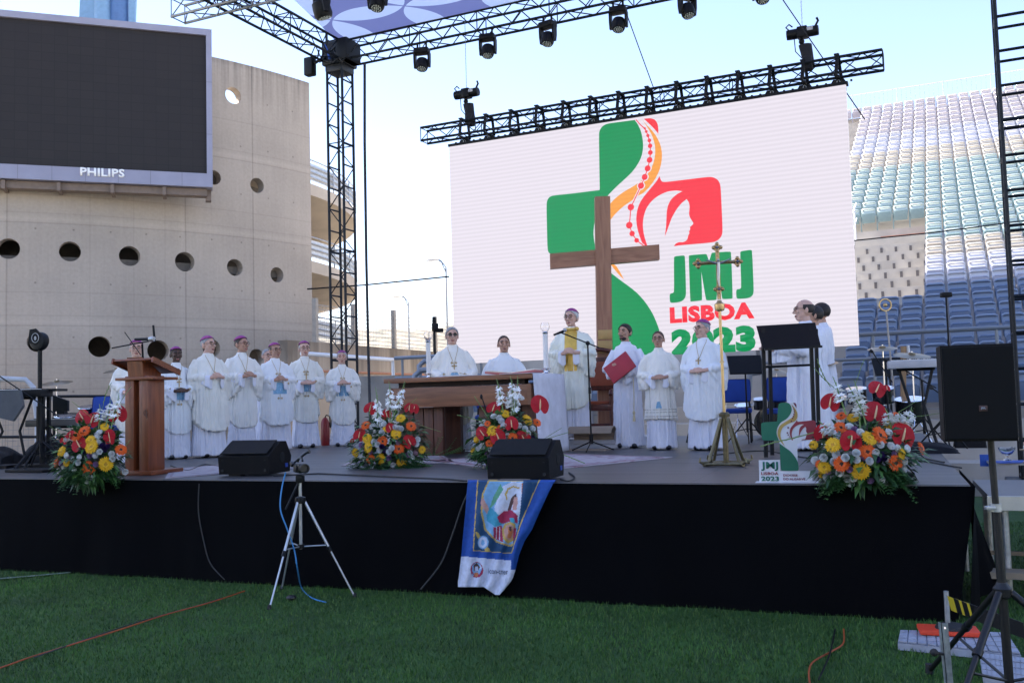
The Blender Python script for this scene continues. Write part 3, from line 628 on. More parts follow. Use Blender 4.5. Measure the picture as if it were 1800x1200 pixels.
# ------------------------------------------------------------------ stage deck and skirt
DECKM = mat('grey_stage_panels', (0.13, 0.13, 0.135), 0.42, var=0.1, scale=2.5, bump=0.05)
def deck_mat():
    M = mat('stage_floor', (0.2, 0.2, 0.2), 0.38, var=0, spec=0.5); nt = M.node_tree; bs = nt.nodes['Principled BSDF']; L = nt.links.new
    tc = nd(nt, 'ShaderNodeTexCoord'); br = nd(nt, 'ShaderNodeTexBrick'); br.offset = 0; br.inputs['Scale'].default_value = 1
    br.inputs['Brick Width'].default_value = 2.0; br.inputs['Row Height'].default_value = 1.0; br.inputs['Mortar Size'].default_value = .006
    br.inputs['Color1'].default_value = (.066, .063, .066, 1); br.inputs['Color2'].default_value = (.072, .070, .074, 1); br.inputs['Mortar'].default_value = (.035, .033, .036, 1)
    mp = nd(nt, 'ShaderNodeMapping'); mp.inputs['Scale'].default_value = (.5, 6, 1); nz = nd(nt, 'ShaderNodeTexNoise'); nz.inputs['Scale'].default_value = 1.2; nz.inputs['Detail'].default_value = 8
    mr = nd(nt, 'ShaderNodeMapRange'); mr.inputs[1].default_value = .3; mr.inputs[2].default_value = .7; mr.inputs[3].default_value = .72; mr.inputs[4].default_value = 1.2
    mu = nd(nt, 'ShaderNodeVectorMath', operation='SCALE'); L(tc.outputs['Object'], br.inputs['Vector']); L(tc.outputs['Object'], mp.inputs[0]); L(mp.outputs[0], nz.inputs['Vector']); L(nz.outputs[0], mr.inputs[0])
    L(br.outputs[0], mu.inputs[0]); L(mr.outputs[0], mu.inputs['Scale']); L(mu.outputs[0], bs.inputs['Base Color'])
    m2 = nd(nt, 'ShaderNodeMapRange'); m2.inputs[3].default_value = .3; m2.inputs[4].default_value = .55; L(nz.outputs[0], m2.inputs[0]); L(m2.outputs[0], bs.inputs['Roughness']); return M
stg = thing('stage', 'low open-air stage with grey deck and black cloth skirt', 'stage', O, STAGE_ROT)
SW, SDp = 14.5, 8.7
MB().box((-SW / 2, SDp / 2, H - .05), (SW, SDp, .1)).build('deck', deck_mat(), stg, smooth=False)
b = MB(); b.box((-SW / 2, -.012, H - .045), (SW, .02, .082)); b.build('deck_edge_trim', mat('deck_edge', (.3, .3, .31), .4, metal=.5), stg, smooth=False)
def skirtm():
    M = mat('black_stage_cloth', (0.0022, 0.0022, 0.003), 0.95, var=0.2, scale=1.5, bump=.3, bscale=300, spec=.1); return M
def fold(x, v, s=1.0):
    return (noise.noise(Vector((x * 1.7, v * .5, 3))) * .05 + noise.noise(Vector((x * 5, v * .9, 9))) * .02) * (v ** .8) * s
b = MB()
def skf(u, v):
    x = -SW + .0 + (SW + .03) * u; z = (H - .006) * (1 - v); y = -.03 - .05 * v + fold(x, v)
    return Vector((x - (.16 * v * (u - .95) * 20 if u > .95 else 0), y, z))
b.grid(skf, 260, 14)
b.build('skirt', skirtm(), stg)
b = MB()       # the cloth turned round the right corner and hanging in a loose swag
def skr(u, v):
    y = -.06 + 1.6 * u; drop = 1 - .22 * max(0, (u - .15)) / .85 if u > .15 else 1
    return Vector((.03 - .16 * v * max(0, 1 - u * 2.2) + .15 * v * min(1, u * 2.2) + .06 * math.sin(u * 11 + 1) * v + fold(y, v) * 1.5, y, (H - .004) * (1 - v * drop * (.93 if u < .15 else 1))))
b.grid(skr, 30, 12); b.build('skirt', skirtm(), stg)
b = MB()
for u in range(-14, 1, 2):
    for t in (.3, 4.4, 8.9): b.tube([(u - .1, t, 0), (u - .1, t, H - .11)], .03, 8)
b.build('stage_legs', STEEL, stg)
bx = MB(); bx.box((.06, .05, .86), (.12, .3, .03)); 
# side platform at the right
sp = thing('side_platform', 'lower grey platform with silver rim beside the right end of the stage', 'platform', ST(.1, .9, 0), STAGE_ROT)
MB().box((1.75, .75, .76), (3.3, 1.5, .05)).build('platform_top', DECKM, sp, smooth=False)
MB().box((1.75, -.02, .735), (3.34, .035, .11)).build('rim', ALU, sp, smooth=False)
for x, y in ((.2, .05), (.95, .05), (2.4, .05), (.2, 1.4), (1.6, 1.4), (3.2, .05)): MB().tube([(x, y, 0), (x, y, .7)], .035, 10).build('leg', STEEL, sp)
MB().box((1.4, .6, .25), (2.6, .05, .03)).box((.25, -.1, .2), (.5, .2, .05)).build('brace', mat('raw_plank', (.3, .24, .17), .7), sp, smooth=False)

# ------------------------------------------------------------------ rig
def truss_mb(p, q, s=.4, r=.025, rd=.011, step=.5, roll=None, xonly=False, up=None):
    b = MB(); p, q = Vector(p), Vector(q); d = (q - p); Ln = d.length; d.normalize()
    up = Vector(up) if up else (Vector((0, 0, 1)) if abs(d.z) < .9 else RN); sd_ = d.cross(up).normalized(); up = sd_.cross(d).normalized()
    C4 = [(-1, -1), (1, -1), (1, 1), (-1, 1)]; h = s / 2 - r
    P = lambda k, t: p + d * t + sd_ * (C4[k][0] * h) + up * (C4[k][1] * h)
    for k in range(4): b.tube([P(k, 0), P(k, Ln)], r, 8)
    n = max(1, round(Ln / step)); st = Ln / n
    for f in range(4):
        a, c = f, (f + 1) % 4
        for i in range(n):
            t0, t1 = i * st, (i + 1) * st
            if i % 2 == 0: b.tube([P(a, t0), P(c, t1)], rd, 5, cap=False)
            else: b.tube([P(c, t0), P(a, t1)], rd, 5, cap=False)
            if i % 4 == 0: b.tube([P(a, t0), P(c, t0)], rd, 5, cap=False)
        b.tube([P(a, Ln), P(c, Ln)], rd, 5, cap=False)
    return b
def tower(a, label, zt, s=.4, step=.42, d=0, right=False):
    base = RG(a, d, 0); t = thing('truss_tower', label, 'truss tower', base, 0, None)
    b = MB(); h = s / 2 - .025; Q = lambda k, z: RG(a, d, z) + (RU * (-h if k in (0, 3) else h)) + RN * (-h if k < 2 else h)
    lm = b
    for k in range(4): b.tube([Q(k, .3), Q(k, zt)], .026, 8)
    b.build('upright', TRUSS, t, world=True)
    b = MB(); z = .4; i = 0
    while z < zt - step:
        for f in range(4):
            A, B_ = f, (f + 1) % 4
            if f == (1 if not right else 0) or f == (3 if not right else 2): b.tube([Q(A, z), Q(B_, z)], .016, 6, cap=False)
            else:
                if i % 2: A, B_ = B_, A
                b.tube([Q(A, z), Q(B_, z + step)], .011, 5, cap=False)
            if i % 5 == 0: b.tube([Q(f, z + .02), Q((f + 1) % 4, z + .02)], .012, 5, cap=False)
            if right: b.tube([Q(A, z), Q(B_, z)], .022, 6, cap=False)
        z += step; i += 1
    b.build('lattice', TRUSS, t, world=True)
    MB().box(RG(a, d, .2), (.9, .9, .3), rotm('Z', RIG_ROT), bev=.02).build('base_plate', TRUSS, t, world=True)
    return t
TA = -2.31; TZ = AY(600, 97, 18.13).z
tl = tower(TA, 'black lattice truss tower left of the big screen', TZ + .5)
b = MB(); b.box(RG(TA, 0, TZ - .02), (.5, .5, .46), rotm('Z', RIG_ROT), bev=.03)
for k in range(7): b.tube([RG(TA - .3 + rnd.uniform(0, .6), -.3, TZ + rnd.uniform(-.2, .3)), RG(TA - .3 + rnd.uniform(0, .6), -.34, TZ + rnd.uniform(-.3, .1)), RG(TA + rnd.uniform(0, .5), -.3, TZ + rnd.uniform(-.3, .2))], .018, 6); b.box(RG(TA + .28, -.1, TZ - .02), (.25, .5, .42), rotm('Z', RIG_ROT), bev=.03)
b.box(RG(TA, 0, TZ - .3), (.42, .42, .18), rotm('Z', RIG_ROT), bev=.05)
b.build('sleeve_block', mat('dark_block', (.02, .022, .026), .5), tl, world=True)
MB().tube([RG(TA - .1, -.34, TZ + .1), RG(TA - .02, -.37, TZ - .02), RG(TA + .02, -.36, TZ - .2)], .022, 6).build('blue_strap', mat('blue_strap', (.03, .1, .4), .5), tl, world=True)
tower(9.37, 'black lattice truss tower at the right edge of the picture', 10.2, s=.55, step=.5, right=True)
zt_back = TZ
tag(truss_mb(RG(TA + .3, 0, zt_back), RG(9.0, 0, zt_back), .42, step=.36).build('roof_truss', TRUSS), 'black box truss along the back of the stage carrying the row of moving lights', 'truss')
tag(truss_mb(RG(TA, -.3, zt_back), RG(TA, -9, zt_back), .42, step=.36).build('roof_truss', TRUSS), 'black box truss running from the left tower towards the viewer', 'truss')
xs = RP(313, 20, -3.2); a_ = (xs - RP0).dot(RU)
tag(truss_mb(RG(a_, -3.2, xs.z), RG(a_ + 8, -3.2, xs.z), .36, r=.024, step=.36).build('cross_truss', mat('silver_truss', (.3, .31, .33), .4, metal=.6)), 'silver cross truss with its open end sticking out past the left truss', 'truss')
# vertical cable
tag(MB().tube([RP(641, 112, -.1), RP(641, 250, -.1), RP(644, 460, -.1), RP(648, 640, -.1), AZ(652, 780, H)], .026, 8).build('cable', RUBBER), 'thick black cable hanging straight down beside the left tower', 'cable')
for x0, y0, x1, y1, L in ((1098, 15, 1150, 158, 'middle thin guy wire above the big screen'), (1376, 0, 1520, 210, 'thin guy wire passing the right chain hoist')):
    tag(MB().tube([RP(x0, y0, -.4), RP(x1, y1, .3)], .009, 5).build('cable', RUBBER), L, 'cable')
# canopy
def canopy():
    CL, CD = 12.2, 10.0
    def fn(u, v):
        sag = math.sin(math.pi * u); sv = math.sin(math.pi * v)
        a = TA + .02 + CL * u + .9 * sv * (1 - 2 * u) * (1 if u < .5 else 1); d = -.05 - CD * v - .08 * sag * (1 - 2 * v)
        return Vector((a, d, TZ + .20 - .45 * math.sin(math.pi * u) * math.sin(math.pi * v) - .10 * v))
    M = bpy.data.materials.new('printed_canopy'); M.use_nodes = True; nt = M.node_tree; nt.nodes.clear(); L = nt.links.new
    out = nd(nt, 'ShaderNodeOutputMaterial'); tc = nd(nt, 'ShaderNodeTexCoord'); sp_ = nd(nt, 'ShaderNodeSeparateXYZ'); L(tc.outputs['Object'], sp_.inputs[0])
    def mth(op, a, c=None, cl=False):
        n = nd(nt, 'ShaderNodeMath', operation=op, use_clamp=cl)
        for i, v in enumerate((a, c)):
            if v is None: continue
            if isinstance(v, (int, float)): n.inputs[i].default_value = v
            else: L(v, n.inputs[i])
        return n.outputs[0]
    X = mth('DIVIDE', mth('ADD', sp_.outputs[0], .9), 1.55); Y = mth('DIVIDE', mth('ADD', sp_.outputs[1], .35), 1.55)
    fx, fy = mth('FRACT', X), mth('FRACT', Y); tot = None
    for cx in (0, 1):
        for cy in (0, 1):
            dx, dy = mth('SUBTRACT', fx, cx), mth('SUBTRACT', fy, cy)
            inside = mth('LESS_THAN', mth('ADD', mth('MULTIPLY', dx, dx), mth('MULTIPLY', dy, dy)), .48)
            tot = inside if tot is None else mth('ADD', tot, inside)
    pet = mth('GREATER_THAN', tot, 1.5)
    mx = nd(nt, 'ShaderNodeMix', data_type='RGBA'); L(pet, mx.inputs['Factor']); mx.inputs[6].default_value = (.36, .34, .52, 1); mx.inputs[7].default_value = (.95, .95, .98, 1)
    df = nd(nt, 'ShaderNodeBsdfDiffuse'); tr = nd(nt, 'ShaderNodeBsdfTranslucent'); ms = nd(nt, 'ShaderNodeMixShader'); ms.inputs[0].default_value = .72
    L(mx.outputs[2], df.inputs[0]); L(mx.outputs[2], tr.inputs[0]); L(df.outputs[0], ms.inputs[1]); L(tr.outputs[0], ms.inputs[2]); L(ms.outputs[0], out.inputs[0])
    o = MB().grid(fn, 50, 40).build('canopy', M); o.location = RP0; o.rotation_euler = (0, 0, RIG_ROT)
    tag(o, 'stretched lavender fabric canopy printed with white petals above the stage', 'canopy')
canopy()

# moving head lights
LENS = mat('light_lens', (.75, .78, .7), .15, var=0, spec=.8, coat=.5)
def head_light(ref=None):
    t = thing('moving_head_light', 'x', 'stage light')
    MB().box((0, 0, -.09), (.30, .22, .11), bev=.03).tube([(-.09, 0, .08), (-.09, 0, -.04)], .02, 8).tube([(.09, 0, .08), (.09, 0, -.04)], .02, 8).build('base', BLACK, t)
    y = MB()
    for s in (-1, 1): y.prism([(s * .165, -.06, -.13), (s * .165, .06, -.13), (s * .165, .055, -.3), (s * .165, .03, -.42), (s * .165, -.03, -.42), (s * .165, -.055, -.3)], (-s * .04, 0, 0))
    y.box((0, 0, -.13), (.33, .06, .03)); y.build('yoke', BLACK, t)
    hd = MB().lathe([(.06, .12), (.11, .08), (.122, 0), (.122, -.08), (.105, -.12), (.02, -.125)], (0, 0, -.34), 20, axis=(0, .35, 1)).build('lamp_head', BLACK, t)
    ax = Vector((0, .35, 1)).normalized(); x, yv, d = frame(ax); c = Vector((0, 0, -.34)) - ax * .127
    ln = MB()
    for rr, nn in ((0, 1), (.034, 6), (.072, 12)):
        for k in range(nn): a = 2 * math.pi * k / nn; p = c + (x * math.cos(a) + yv * math.sin(a)) * rr; ln.lathe([(.012, .004), (.012, -.003), (.004, -.006)], p, 8, axis=ax)
    ln.build('lens_array', LENS, hd)
    return t
ML = head_light(); first = True
LG = 'moving head lights hanging from the trusses'
def zb(off=0): return TZ - .21
lights = [(741, 'leftmost moving head light on the back truss, nearest the left tower', -.1), (857, 'moving head light on the back truss just right of the left chain hoist', -.1), (963, 'third moving head light from the left tower on the back truss', -.1), (1088, 'fourth moving head light from the left tower on the back truss', -.1), (1210, 'dim moving head light at the right end of the visible back truss', -.1), (1343, 'moving head light at the top edge left of the right chain hoist', -.1)]
for px, L, off in lights:
    q = RP(px, 60, off); a = (q - RP0).dot(RU); p = RG(a, off, TZ - .23)
    o = ML if first else copy_tree(ML); first = False
    o.location = p; o.rotation_euler = (0, 0, RIG_ROT + rnd.uniform(-.4, .4)); o['label'] = L; o['group'] = LG; o.scale = (.95,) * 3
    if px == 1210: o.rotation_euler = (0, 0, RIG_ROT + .9)
for x, y, off, L, sc in ((663, -32, -2.6, 'moving head light peeking over the top edge beneath the canopy', 1.0), (565, -28, -4.6, 'large dark moving head light seen from behind at the top left', 1.05)):
    o = copy_tree(ML); q = RP(x, y, off); o.location = q; o.rotation_euler = (0, 0, RIG_ROT + (0 if x > 600 else 2.6)); o['label'] = L; o['group'] = LG; o.scale = (sc,) * 3
q = RP(545, 118, -.3)
fl = thing('flood_light', 'small black box flood light hung on the left side of the left tower', 'stage light', q, RIG_ROT)
MB().box((0, 0, 0), (.2, .16, .36), bev=.03).build('housing', BLACK, fl); MB().tube([(.1, 0, .05), (.3, 0, .12), (.5, .2, .14)], .03, 8).build('bracket', BLACK, fl)

# screen truss, hoists, hangers
zc = (RP(745, 228).z + RP(745, 250).z) / 2; 
tag(truss_mb(RG(-.43, 0, zc), RG(7.6, 0, zc), .29, r=.024, rd=.009, step=.29).build('screen_truss', TRUSS), 'black box truss from which the big screen hangs', 'truss')
hp = []
for i in range(14):
    a = .42 + .502 * i; g_ = thing('hanging_clamp', 'black strap clamp on the screen truss, ' + (ORD[i] + ' from its left end' if i < 7 else ORD[13 - i] + ' from its right end'), 'clamp', RG(a, 0, 6.4), RIG_ROT, 'strap clamps along the screen truss')
    b = MB(); b.box((0, -.15, zc - 6.4), (.055, .012, .33), rotm('Y', .12)); b.box((.02, .15, zc - 6.4), (.05, .012, .33), rotm('Y', -.1)); b.box((0, 0, zc + .165 - 6.4), (.07, .3, .02)); b.box((0, 0, zc - .17 - 6.4), (.06, .3, .02)); b.build('strap', BLACK, g_, smooth=False)
    MB().tube([(.022 * math.cos(t * .785), 0, zc - .225 - 6.4 + .03 * math.sin(t * .785)) for t in range(8)], .006, 5, closed=True).build('shackle', STEEL, g_)
for px, L, aa in ((820, 'left chain hoist above the big screen', .49), (1411, 'right chain hoist above the big screen', 6.45)):
    cz = RP(px, 165 if px < 900 else 58).z; t = thing('chain_hoist', L, 'chain hoist', RG(aa, 0, cz), RIG_ROT, 'chain hoists')
    b = MB(); b.lathe([(.02, -.245), (.075, -.24), (.08, -.2), (.08, .2), (.075, .24), (.02, .245)], (0, 0, 0), 20, axis=(1, 0, 0)); b.box((0, 0, 0), (.16, .18, .17), bev=.02); b.build('motor', BLACK, t)
    b = MB(); b.tube([(-.2, 0, .07), (-.25, 0, .13), (-.2, 0, .17), (-.15, 0, .12)], .012, 6); b.tube([(.2, 0, .08), (.24, 0, .15), (.22, 0, .2)], .018, 8); b.build('handle', BLACK, t)
    MB().box((.12, -.082, .02), (.09, .004, .05)).build('rating_plate', mat('pale_label', (.5, .5, .52), .5, var=0), t, smooth=False)
    b = MB(); L0 = TZ - cz + .3; nlk = int(L0 / .032)
    for k in range(nlk): b.tube([(.009 * math.cos(s_) * (1 if k % 2 else 0), .009 * math.cos(s_) * (0 if k % 2 else 1), .08 + .032 * k + .02 * math.sin(s_)) for s_ in (0, 1.57, 3.14, 4.71)], .0035, 4, closed=True)
    b.build('chain', STEEL, t)
    b = MB(); b.tube([(-.02, 0, -.08), (-.02, 0, -.16)], .02, 8); b.ell((-.02, 0, -.14), (.045, .04, .045)); b.tube([(-.13, 0, -.07), (-.12, 0, -.28), (-.03, 0, -.4)], .008, 5); b.build('hook', BLACK, t)
    b = MB(); b.grid(lambda u, v: Vector(((.10 - .02 * v) * math.cos(2 * math.pi * u) + .03 + .05 * v, (.08) * math.sin(2 * math.pi * u), -.2 - .34 * v)), 16, 6); b.box((.06, 0, -.5), (.14, .2, .22), bev=.04); b.build('chain_bag', mat('black_chain_bag', (.012, .013, .018), .8, bump=.4), t)

# ------------------------------------------------------------------ LED screen with its artwork
def led_mat(name, col, st=1.0):
    M = bpy.data.materials.new(name); M.use_nodes = True; nt = M.node_tree; L = nt.links.new; bs = nt.nodes['Principled BSDF']
    bs.inputs['Base Color'].default_value = (.02, .02, .02, 1); bs.inputs['Roughness'].default_value = .5
    tc = nd(nt, 'ShaderNodeTexCoord'); sp_ = nd(nt, 'ShaderNodeSeparateXYZ'); L(tc.outputs['Object'], sp_.inputs[0])
    w = nd(nt, 'ShaderNodeMath', operation='MULTIPLY'); w.inputs[1].default_value = 2 * math.pi / .0725; L(sp_.outputs[2], w.inputs[0])
    s_ = nd(nt, 'ShaderNodeMath', operation='SINE'); L(w.outputs[0], s_.inputs[0])
    mr = nd(nt, 'ShaderNodeMapRange'); mr.inputs[1].default_value = -1; mr.inputs[2].default_value = 1; mr.inputs[3].default_value = .92 * st; mr.inputs[4].default_value = 1.04 * st; L(s_.outputs[0], mr.inputs[0])
    bs.inputs['Emission Color'].default_value = (*col, 1); L(mr.outputs[0], bs.inputs['Emission Strength']); return M
EX = 2 ** -SC.view_settings.exposure       # undoes the exposure so the panel shows its own colours
LW = led_mat('led_white', (.83, .77, .85), EX); LGr = led_mat('led_green', (.0, .30, .085), EX); LR = led_mat('led_red', (.98, .036, .055), EX); LO = led_mat('led_orange', (.98, .38, .055), EX)
scr = thing('led_screen', 'big lit LED wall showing the green and red cross emblem behind the altar', 'LED screen', RG(0, 0, 2.34))
s0, s1, z0, z1 = .10, 7.05, 2.335, 6.345
b = MB(); b.prism([RG(s0, 0, z0), RG(s1, 0, z0), RG(s1, 0, z1), RG(s0, 0, z1)], RN * .1); b.build('panel', LW, scr, world=True, smooth=False)
b = MB()
b.prism([RG(s0 - .02, -.01, z1 + .004), RG(s1 + .03, -.01, z1 + .004), RG(s1 + .03, -.01, z1 + .05), RG(s0 - .02, -.01, z1 + .05)], RN * .14)
for i in range(14):
    a = .42 + .502 * i; b.prism([RG(a - .11, 0, z1 + .05), RG(a + .11, 0, z1 + .05), RG(a + .08, 0, z1 + .10), RG(a - .08, 0, z1 + .10)], RN * .08)
    for j in (-.2, .17): b.prism([RG(a + j, 0, z1 + .05), RG(a + j + .03, 0, z1 + .05), RG(a + j + .03, 0, z1 + .07), RG(a + j, 0, z1 + .07)], RN * .05)
b.build('hanging_bar', BLACK, scr, world=True, smooth=False)
b = MB()
for i in range(1, 14): b.box(RG(s0 + (s1 - s0) * i / 14, .14, (z0 + z1) / 2), (.05, .06, z1 - z0), rotm('Z', RIG_ROT))
for i in range(9): b.box(RG((s0 + s1) / 2, .13, z0 + .03 + (z1 - z0 - .06) * i / 8), (s1 - s0, .05, .05), rotm('Z', RIG_ROT))
b.build('rear_frame', BLACK, scr, world=True, smooth=False)
ZA = lambda p: (940 + p[0] / 4.614, 190 + p[1] / 4.614)
ZB = lambda p: (940 + p[0] / 4.2857, 400 + p[1] / 4.2857)
ZC = lambda p: (1200 + p[0] / 8, 410 + p[1] / 8)
def onscr(pts, off): return [RP(x, y, -off) for x, y in pts]
def smooth_poly(pts, it=2, keep=60):
    """round a traced outline except at its sharp tips"""
    for _ in range(it):
        out = []; n = len(pts)
        for i in range(n):
            p0, p1, p2 = Vector(pts[i - 1]), Vector(pts[i]), Vector(pts[(i + 1) % n])
            a = math.degrees((p1 - p0).angle(p2 - p1, 0)) if (p1 - p0).length > 1e-6 and (p2 - p1).length > 1e-6 else 0
            if a > keep: out.append(tuple(p1)); continue
            d1, d2 = (p0 - p1), (p2 - p1); out.append(tuple(p1 + d1 * .2)); out.append(tuple(p1 + d2 * .2))
        pts = out
    return pts
def art(name, pts, T, m_, off=.003, sm=2):
    q = smooth_poly([T(p) for p in pts], sm) if sm else [T(p) for p in pts]
    return MB().prism(onscr(q, off), RN * .0025).build(name, m_, scr, world=True, smooth=False)
G_UP = [(520, 210), (527, 180), (545, 152), (570, 135), (600, 125), (700, 112), (812, 97), (840, 140), (862, 190), (875, 250), (880, 310), (872, 370), (855, 420), (820, 480), (780, 530), (720, 585), (660, 640), (610, 690), (583, 722), (540, 780), (500, 860), (482, 940), (475, 1010), (480, 1070), (492, 1130), (500, 1162), (128, 1185), (108, 1165), (102, 1120), (95, 780), (102, 745), (120, 720), (150, 709), (300, 694), (527, 665)]
art('green_arm', G_UP, ZA, LGr)
art('green_foot', [(500, 285), (585, 350), (650, 400), (720, 450), (780, 500), (840, 570), (890, 650), (920, 720), (938, 770), (947, 820), (950, 955), (520, 985)], ZB, LGr)
art('orange_ribbon', [(870, 95), (900, 130), (950, 180), (990, 235), (1020, 300), (1033, 370), (1028, 440), (1010, 510), (975, 580), (930, 640), (880, 690), (835, 712), (800, 742), (720, 795), (650, 860), (600, 925), (590, 800), (612, 775), (660, 725), (720, 680), (800, 635), (850, 600), (900, 555), (940, 500), (965, 440), (978, 370), (975, 300), (955, 230), (920, 165)], ZA, LO)
art('orange_tip', [(560, 262), (610, 283), (640, 330), (672, 390), (640, 362), (600, 315)], ZB, LO, sm=1)
art('red_corner', [(885, 88), (940, 83), (975, 95), (995, 125), (1002, 165), (1002, 210), (975, 175), (930, 130)], ZA, LR, sm=1)
RED = [(1012, 553), (1022, 585), (1040, 603), (1200, 584), (1410, 558), (1450, 562), (1485, 582), (1503, 615), (1509, 660), (1524, 990), (1518, 1030), (1498, 1062), (1465, 1083), (1410, 1093), (1180, 1112), (1128, 1120), (1145, 1097), (1170, 1087), (1200, 1088), (1225, 1080), (1240, 1060), (1243, 1035), (1256, 1015), (1250, 1000), (1262, 985), (1258, 965), (1283, 945), (1287, 930), (1262, 895), (1250, 860), (1257, 800), (1250, 765), (1232, 738), (1190, 770), (1150, 820), (1110, 890), (1085, 960), (1055, 1040), (1065, 960), (1068, 900), (1070, 840), (1080, 790), (1105, 740), (1150, 700), (1198, 675), (1150, 668), (1080, 675), (1010, 705), (950, 750), (905, 810), (882, 880), (875, 950), (885, 1030), (912, 1115), (880, 1118), (850, 1040), (830, 970), (822, 900), (830, 830), (850, 770), (890, 710), (950, 640), (990, 590)]
art('red_arm', RED, ZA, LR)
BEADS = [(820, 95, 0), (860, 140, 0), (893, 167, 9), (905, 192, 11), (918, 224, 13), (930, 264, 15), (936, 308, 18), (938, 362, 19), (932, 422, 23), (916, 490, 24), (892, 560, 24), (862, 630, 25), (780, 804, 27), (767, 950, 27), (790, 1018, 22), (827, 1073, 19), (885, 1118, 0)]
def strip(pts, T, w, m_, off, name):
    b = MB()
    for p, q in zip(pts, pts[1:]):
        A, B_ = RP(*T(p[:2]), -off), RP(*T(q[:2]), -off); d = (B_ - A).normalized(); s_ = d.cross(RN).normalized() * w
        b.prism([A - s_, B_ - s_, B_ + s_, A + s_], RN * .002)
    return b.build(name, m_, scr, world=True, smooth=False)
strip(BEADS, ZA, .022, LW, .007, 'rosary_outline'); strip(BEADS, ZA, .008, LR, .0115, 'rosary_cord')
b, c = MB(), MB()
for x, y, r in BEADS:
    if r == 0: continue
    P_ = RP(*ZA((x, y)), -.009); rr = r / 4.614 * .0097
    for nm_, m__, k, of in (('bead_outline', LW, 1.35, 0), ('rosary_bead', LR, 1.0, .005)):
        MB().prism([P_ - RN * of + (RU * math.cos(t * math.pi / 12) + Vector((0, 0, 1)) * math.sin(t * math.pi / 12)) * rr * k for t in range(24)], RN * .002).build(nm_, m__, scr, world=True, smooth=False)
art('letter', [(1048, 228), (1055, 216), (1122, 209), (1132, 218), (1140, 490), (1135, 525), (1115, 550), (1085, 562), (1030, 567), (1018, 558), (1016, 505), (1024, 496), (1040, 493), (1050, 482)], ZB, LGr, sm=1)
art('letter', [(85, 325), (95, 308), (325, 290), (340, 302), (372, 392), (405, 285), (415, 272), (662, 256), (682, 270), (704, 905), (692, 920), (568, 926), (552, 912), (505, 510), (478, 925), (466, 938), (342, 944), (326, 930), (262, 538), (274, 930), (262, 944), (120, 960), (106, 950)], ZC, LGr, sm=1)
art('letter', [(1547, 190), (1553, 178), (1628, 167), (1638, 177), (1650, 470), (1645, 505), (1625, 525), (1595, 533), (1532, 537), (1519, 528), (1517, 475), (1526, 464), (1546, 462), (1556, 450)], ZB, LGr, sm=1)
def txt(body, x0, y0, x1, y1, h, m_, bold, z=.003):
    A, B_ = RP(x0, y0, -z), RP(x1, y1, -z); ex = (B_ - A); ex.z = 0; hh = (RP(x0, y0 - h, -z) - A).length
    text_fit('lettering', body, A, ex, (0, 0, 1), ex.length, hh, m_, scr, bold, .002)
txt('LISBOA', 1178, 568.5, 1326.5, 561, 28.5, LR, .058); txt('2023', 1181, 624, 1329, 617, 45, LGr, .072)
# ------------------------------------------------------------------ people
# local frame: feet at the origin, facing -Y, about 1.75 m tall
def hand_mb(b, w, d, nrm, side, curl=(.5, .7, .5), L=1.0, thumb_in=.6):
    """w wrist, d direction to the fingers, nrm the way the palm faces, side +1/-1 which side the thumb is on"""
    w = Vector(w); d = Vector(d).normalized(); nrm = Vector(nrm); nrm = (nrm - d * nrm.dot(d)).normalized(); s_ = d.cross(nrm) * side
    M = Matrix((s_, d, nrm)).transposed()
    b.ell(w + d * .045, (.038, .056, .017), 12, 8, M)
    b.tube([w - d * .03, w + d * .02], [.024, .026], 10)
    for k, (o, ln, back) in enumerate(((.030, .072, .0), (.010, .080, .006), (-.010, .074, .002), (-.029, .058, -.008))):
        p = w + d * (.082 + back) + s_ * o; dirn = d.copy(); pts = [w + d * .03 + s_ * o * .8, p]; ang = 0
        for j, fr in enumerate((.45, .32, .25)):
            ang += curl[j]; dirn = d * math.cos(ang) + nrm * math.sin(ang); p = p + dirn * ln * fr * L; pts.append(p)
        b.tube(pts, [.0095, .0095, .0085, .0078, .0065], 8)
    p = w + d * .02 + s_ * .026; q = p + (s_ * .55 + d * .7 + nrm * thumb_in * .5).normalized() * .038; r_ = q + (d * .8 + nrm * thumb_in * .6 + s_ * .1).normalized() * .030; t = r_ + (d * .8 + nrm * thumb_in).normalized() * .024
    b.tube([w + d * .01, p, q, r_, t], [.016, .014, .0115, .010, .0075], 8)
HS = 1.10
class HB:
    pass
_bodies = {}
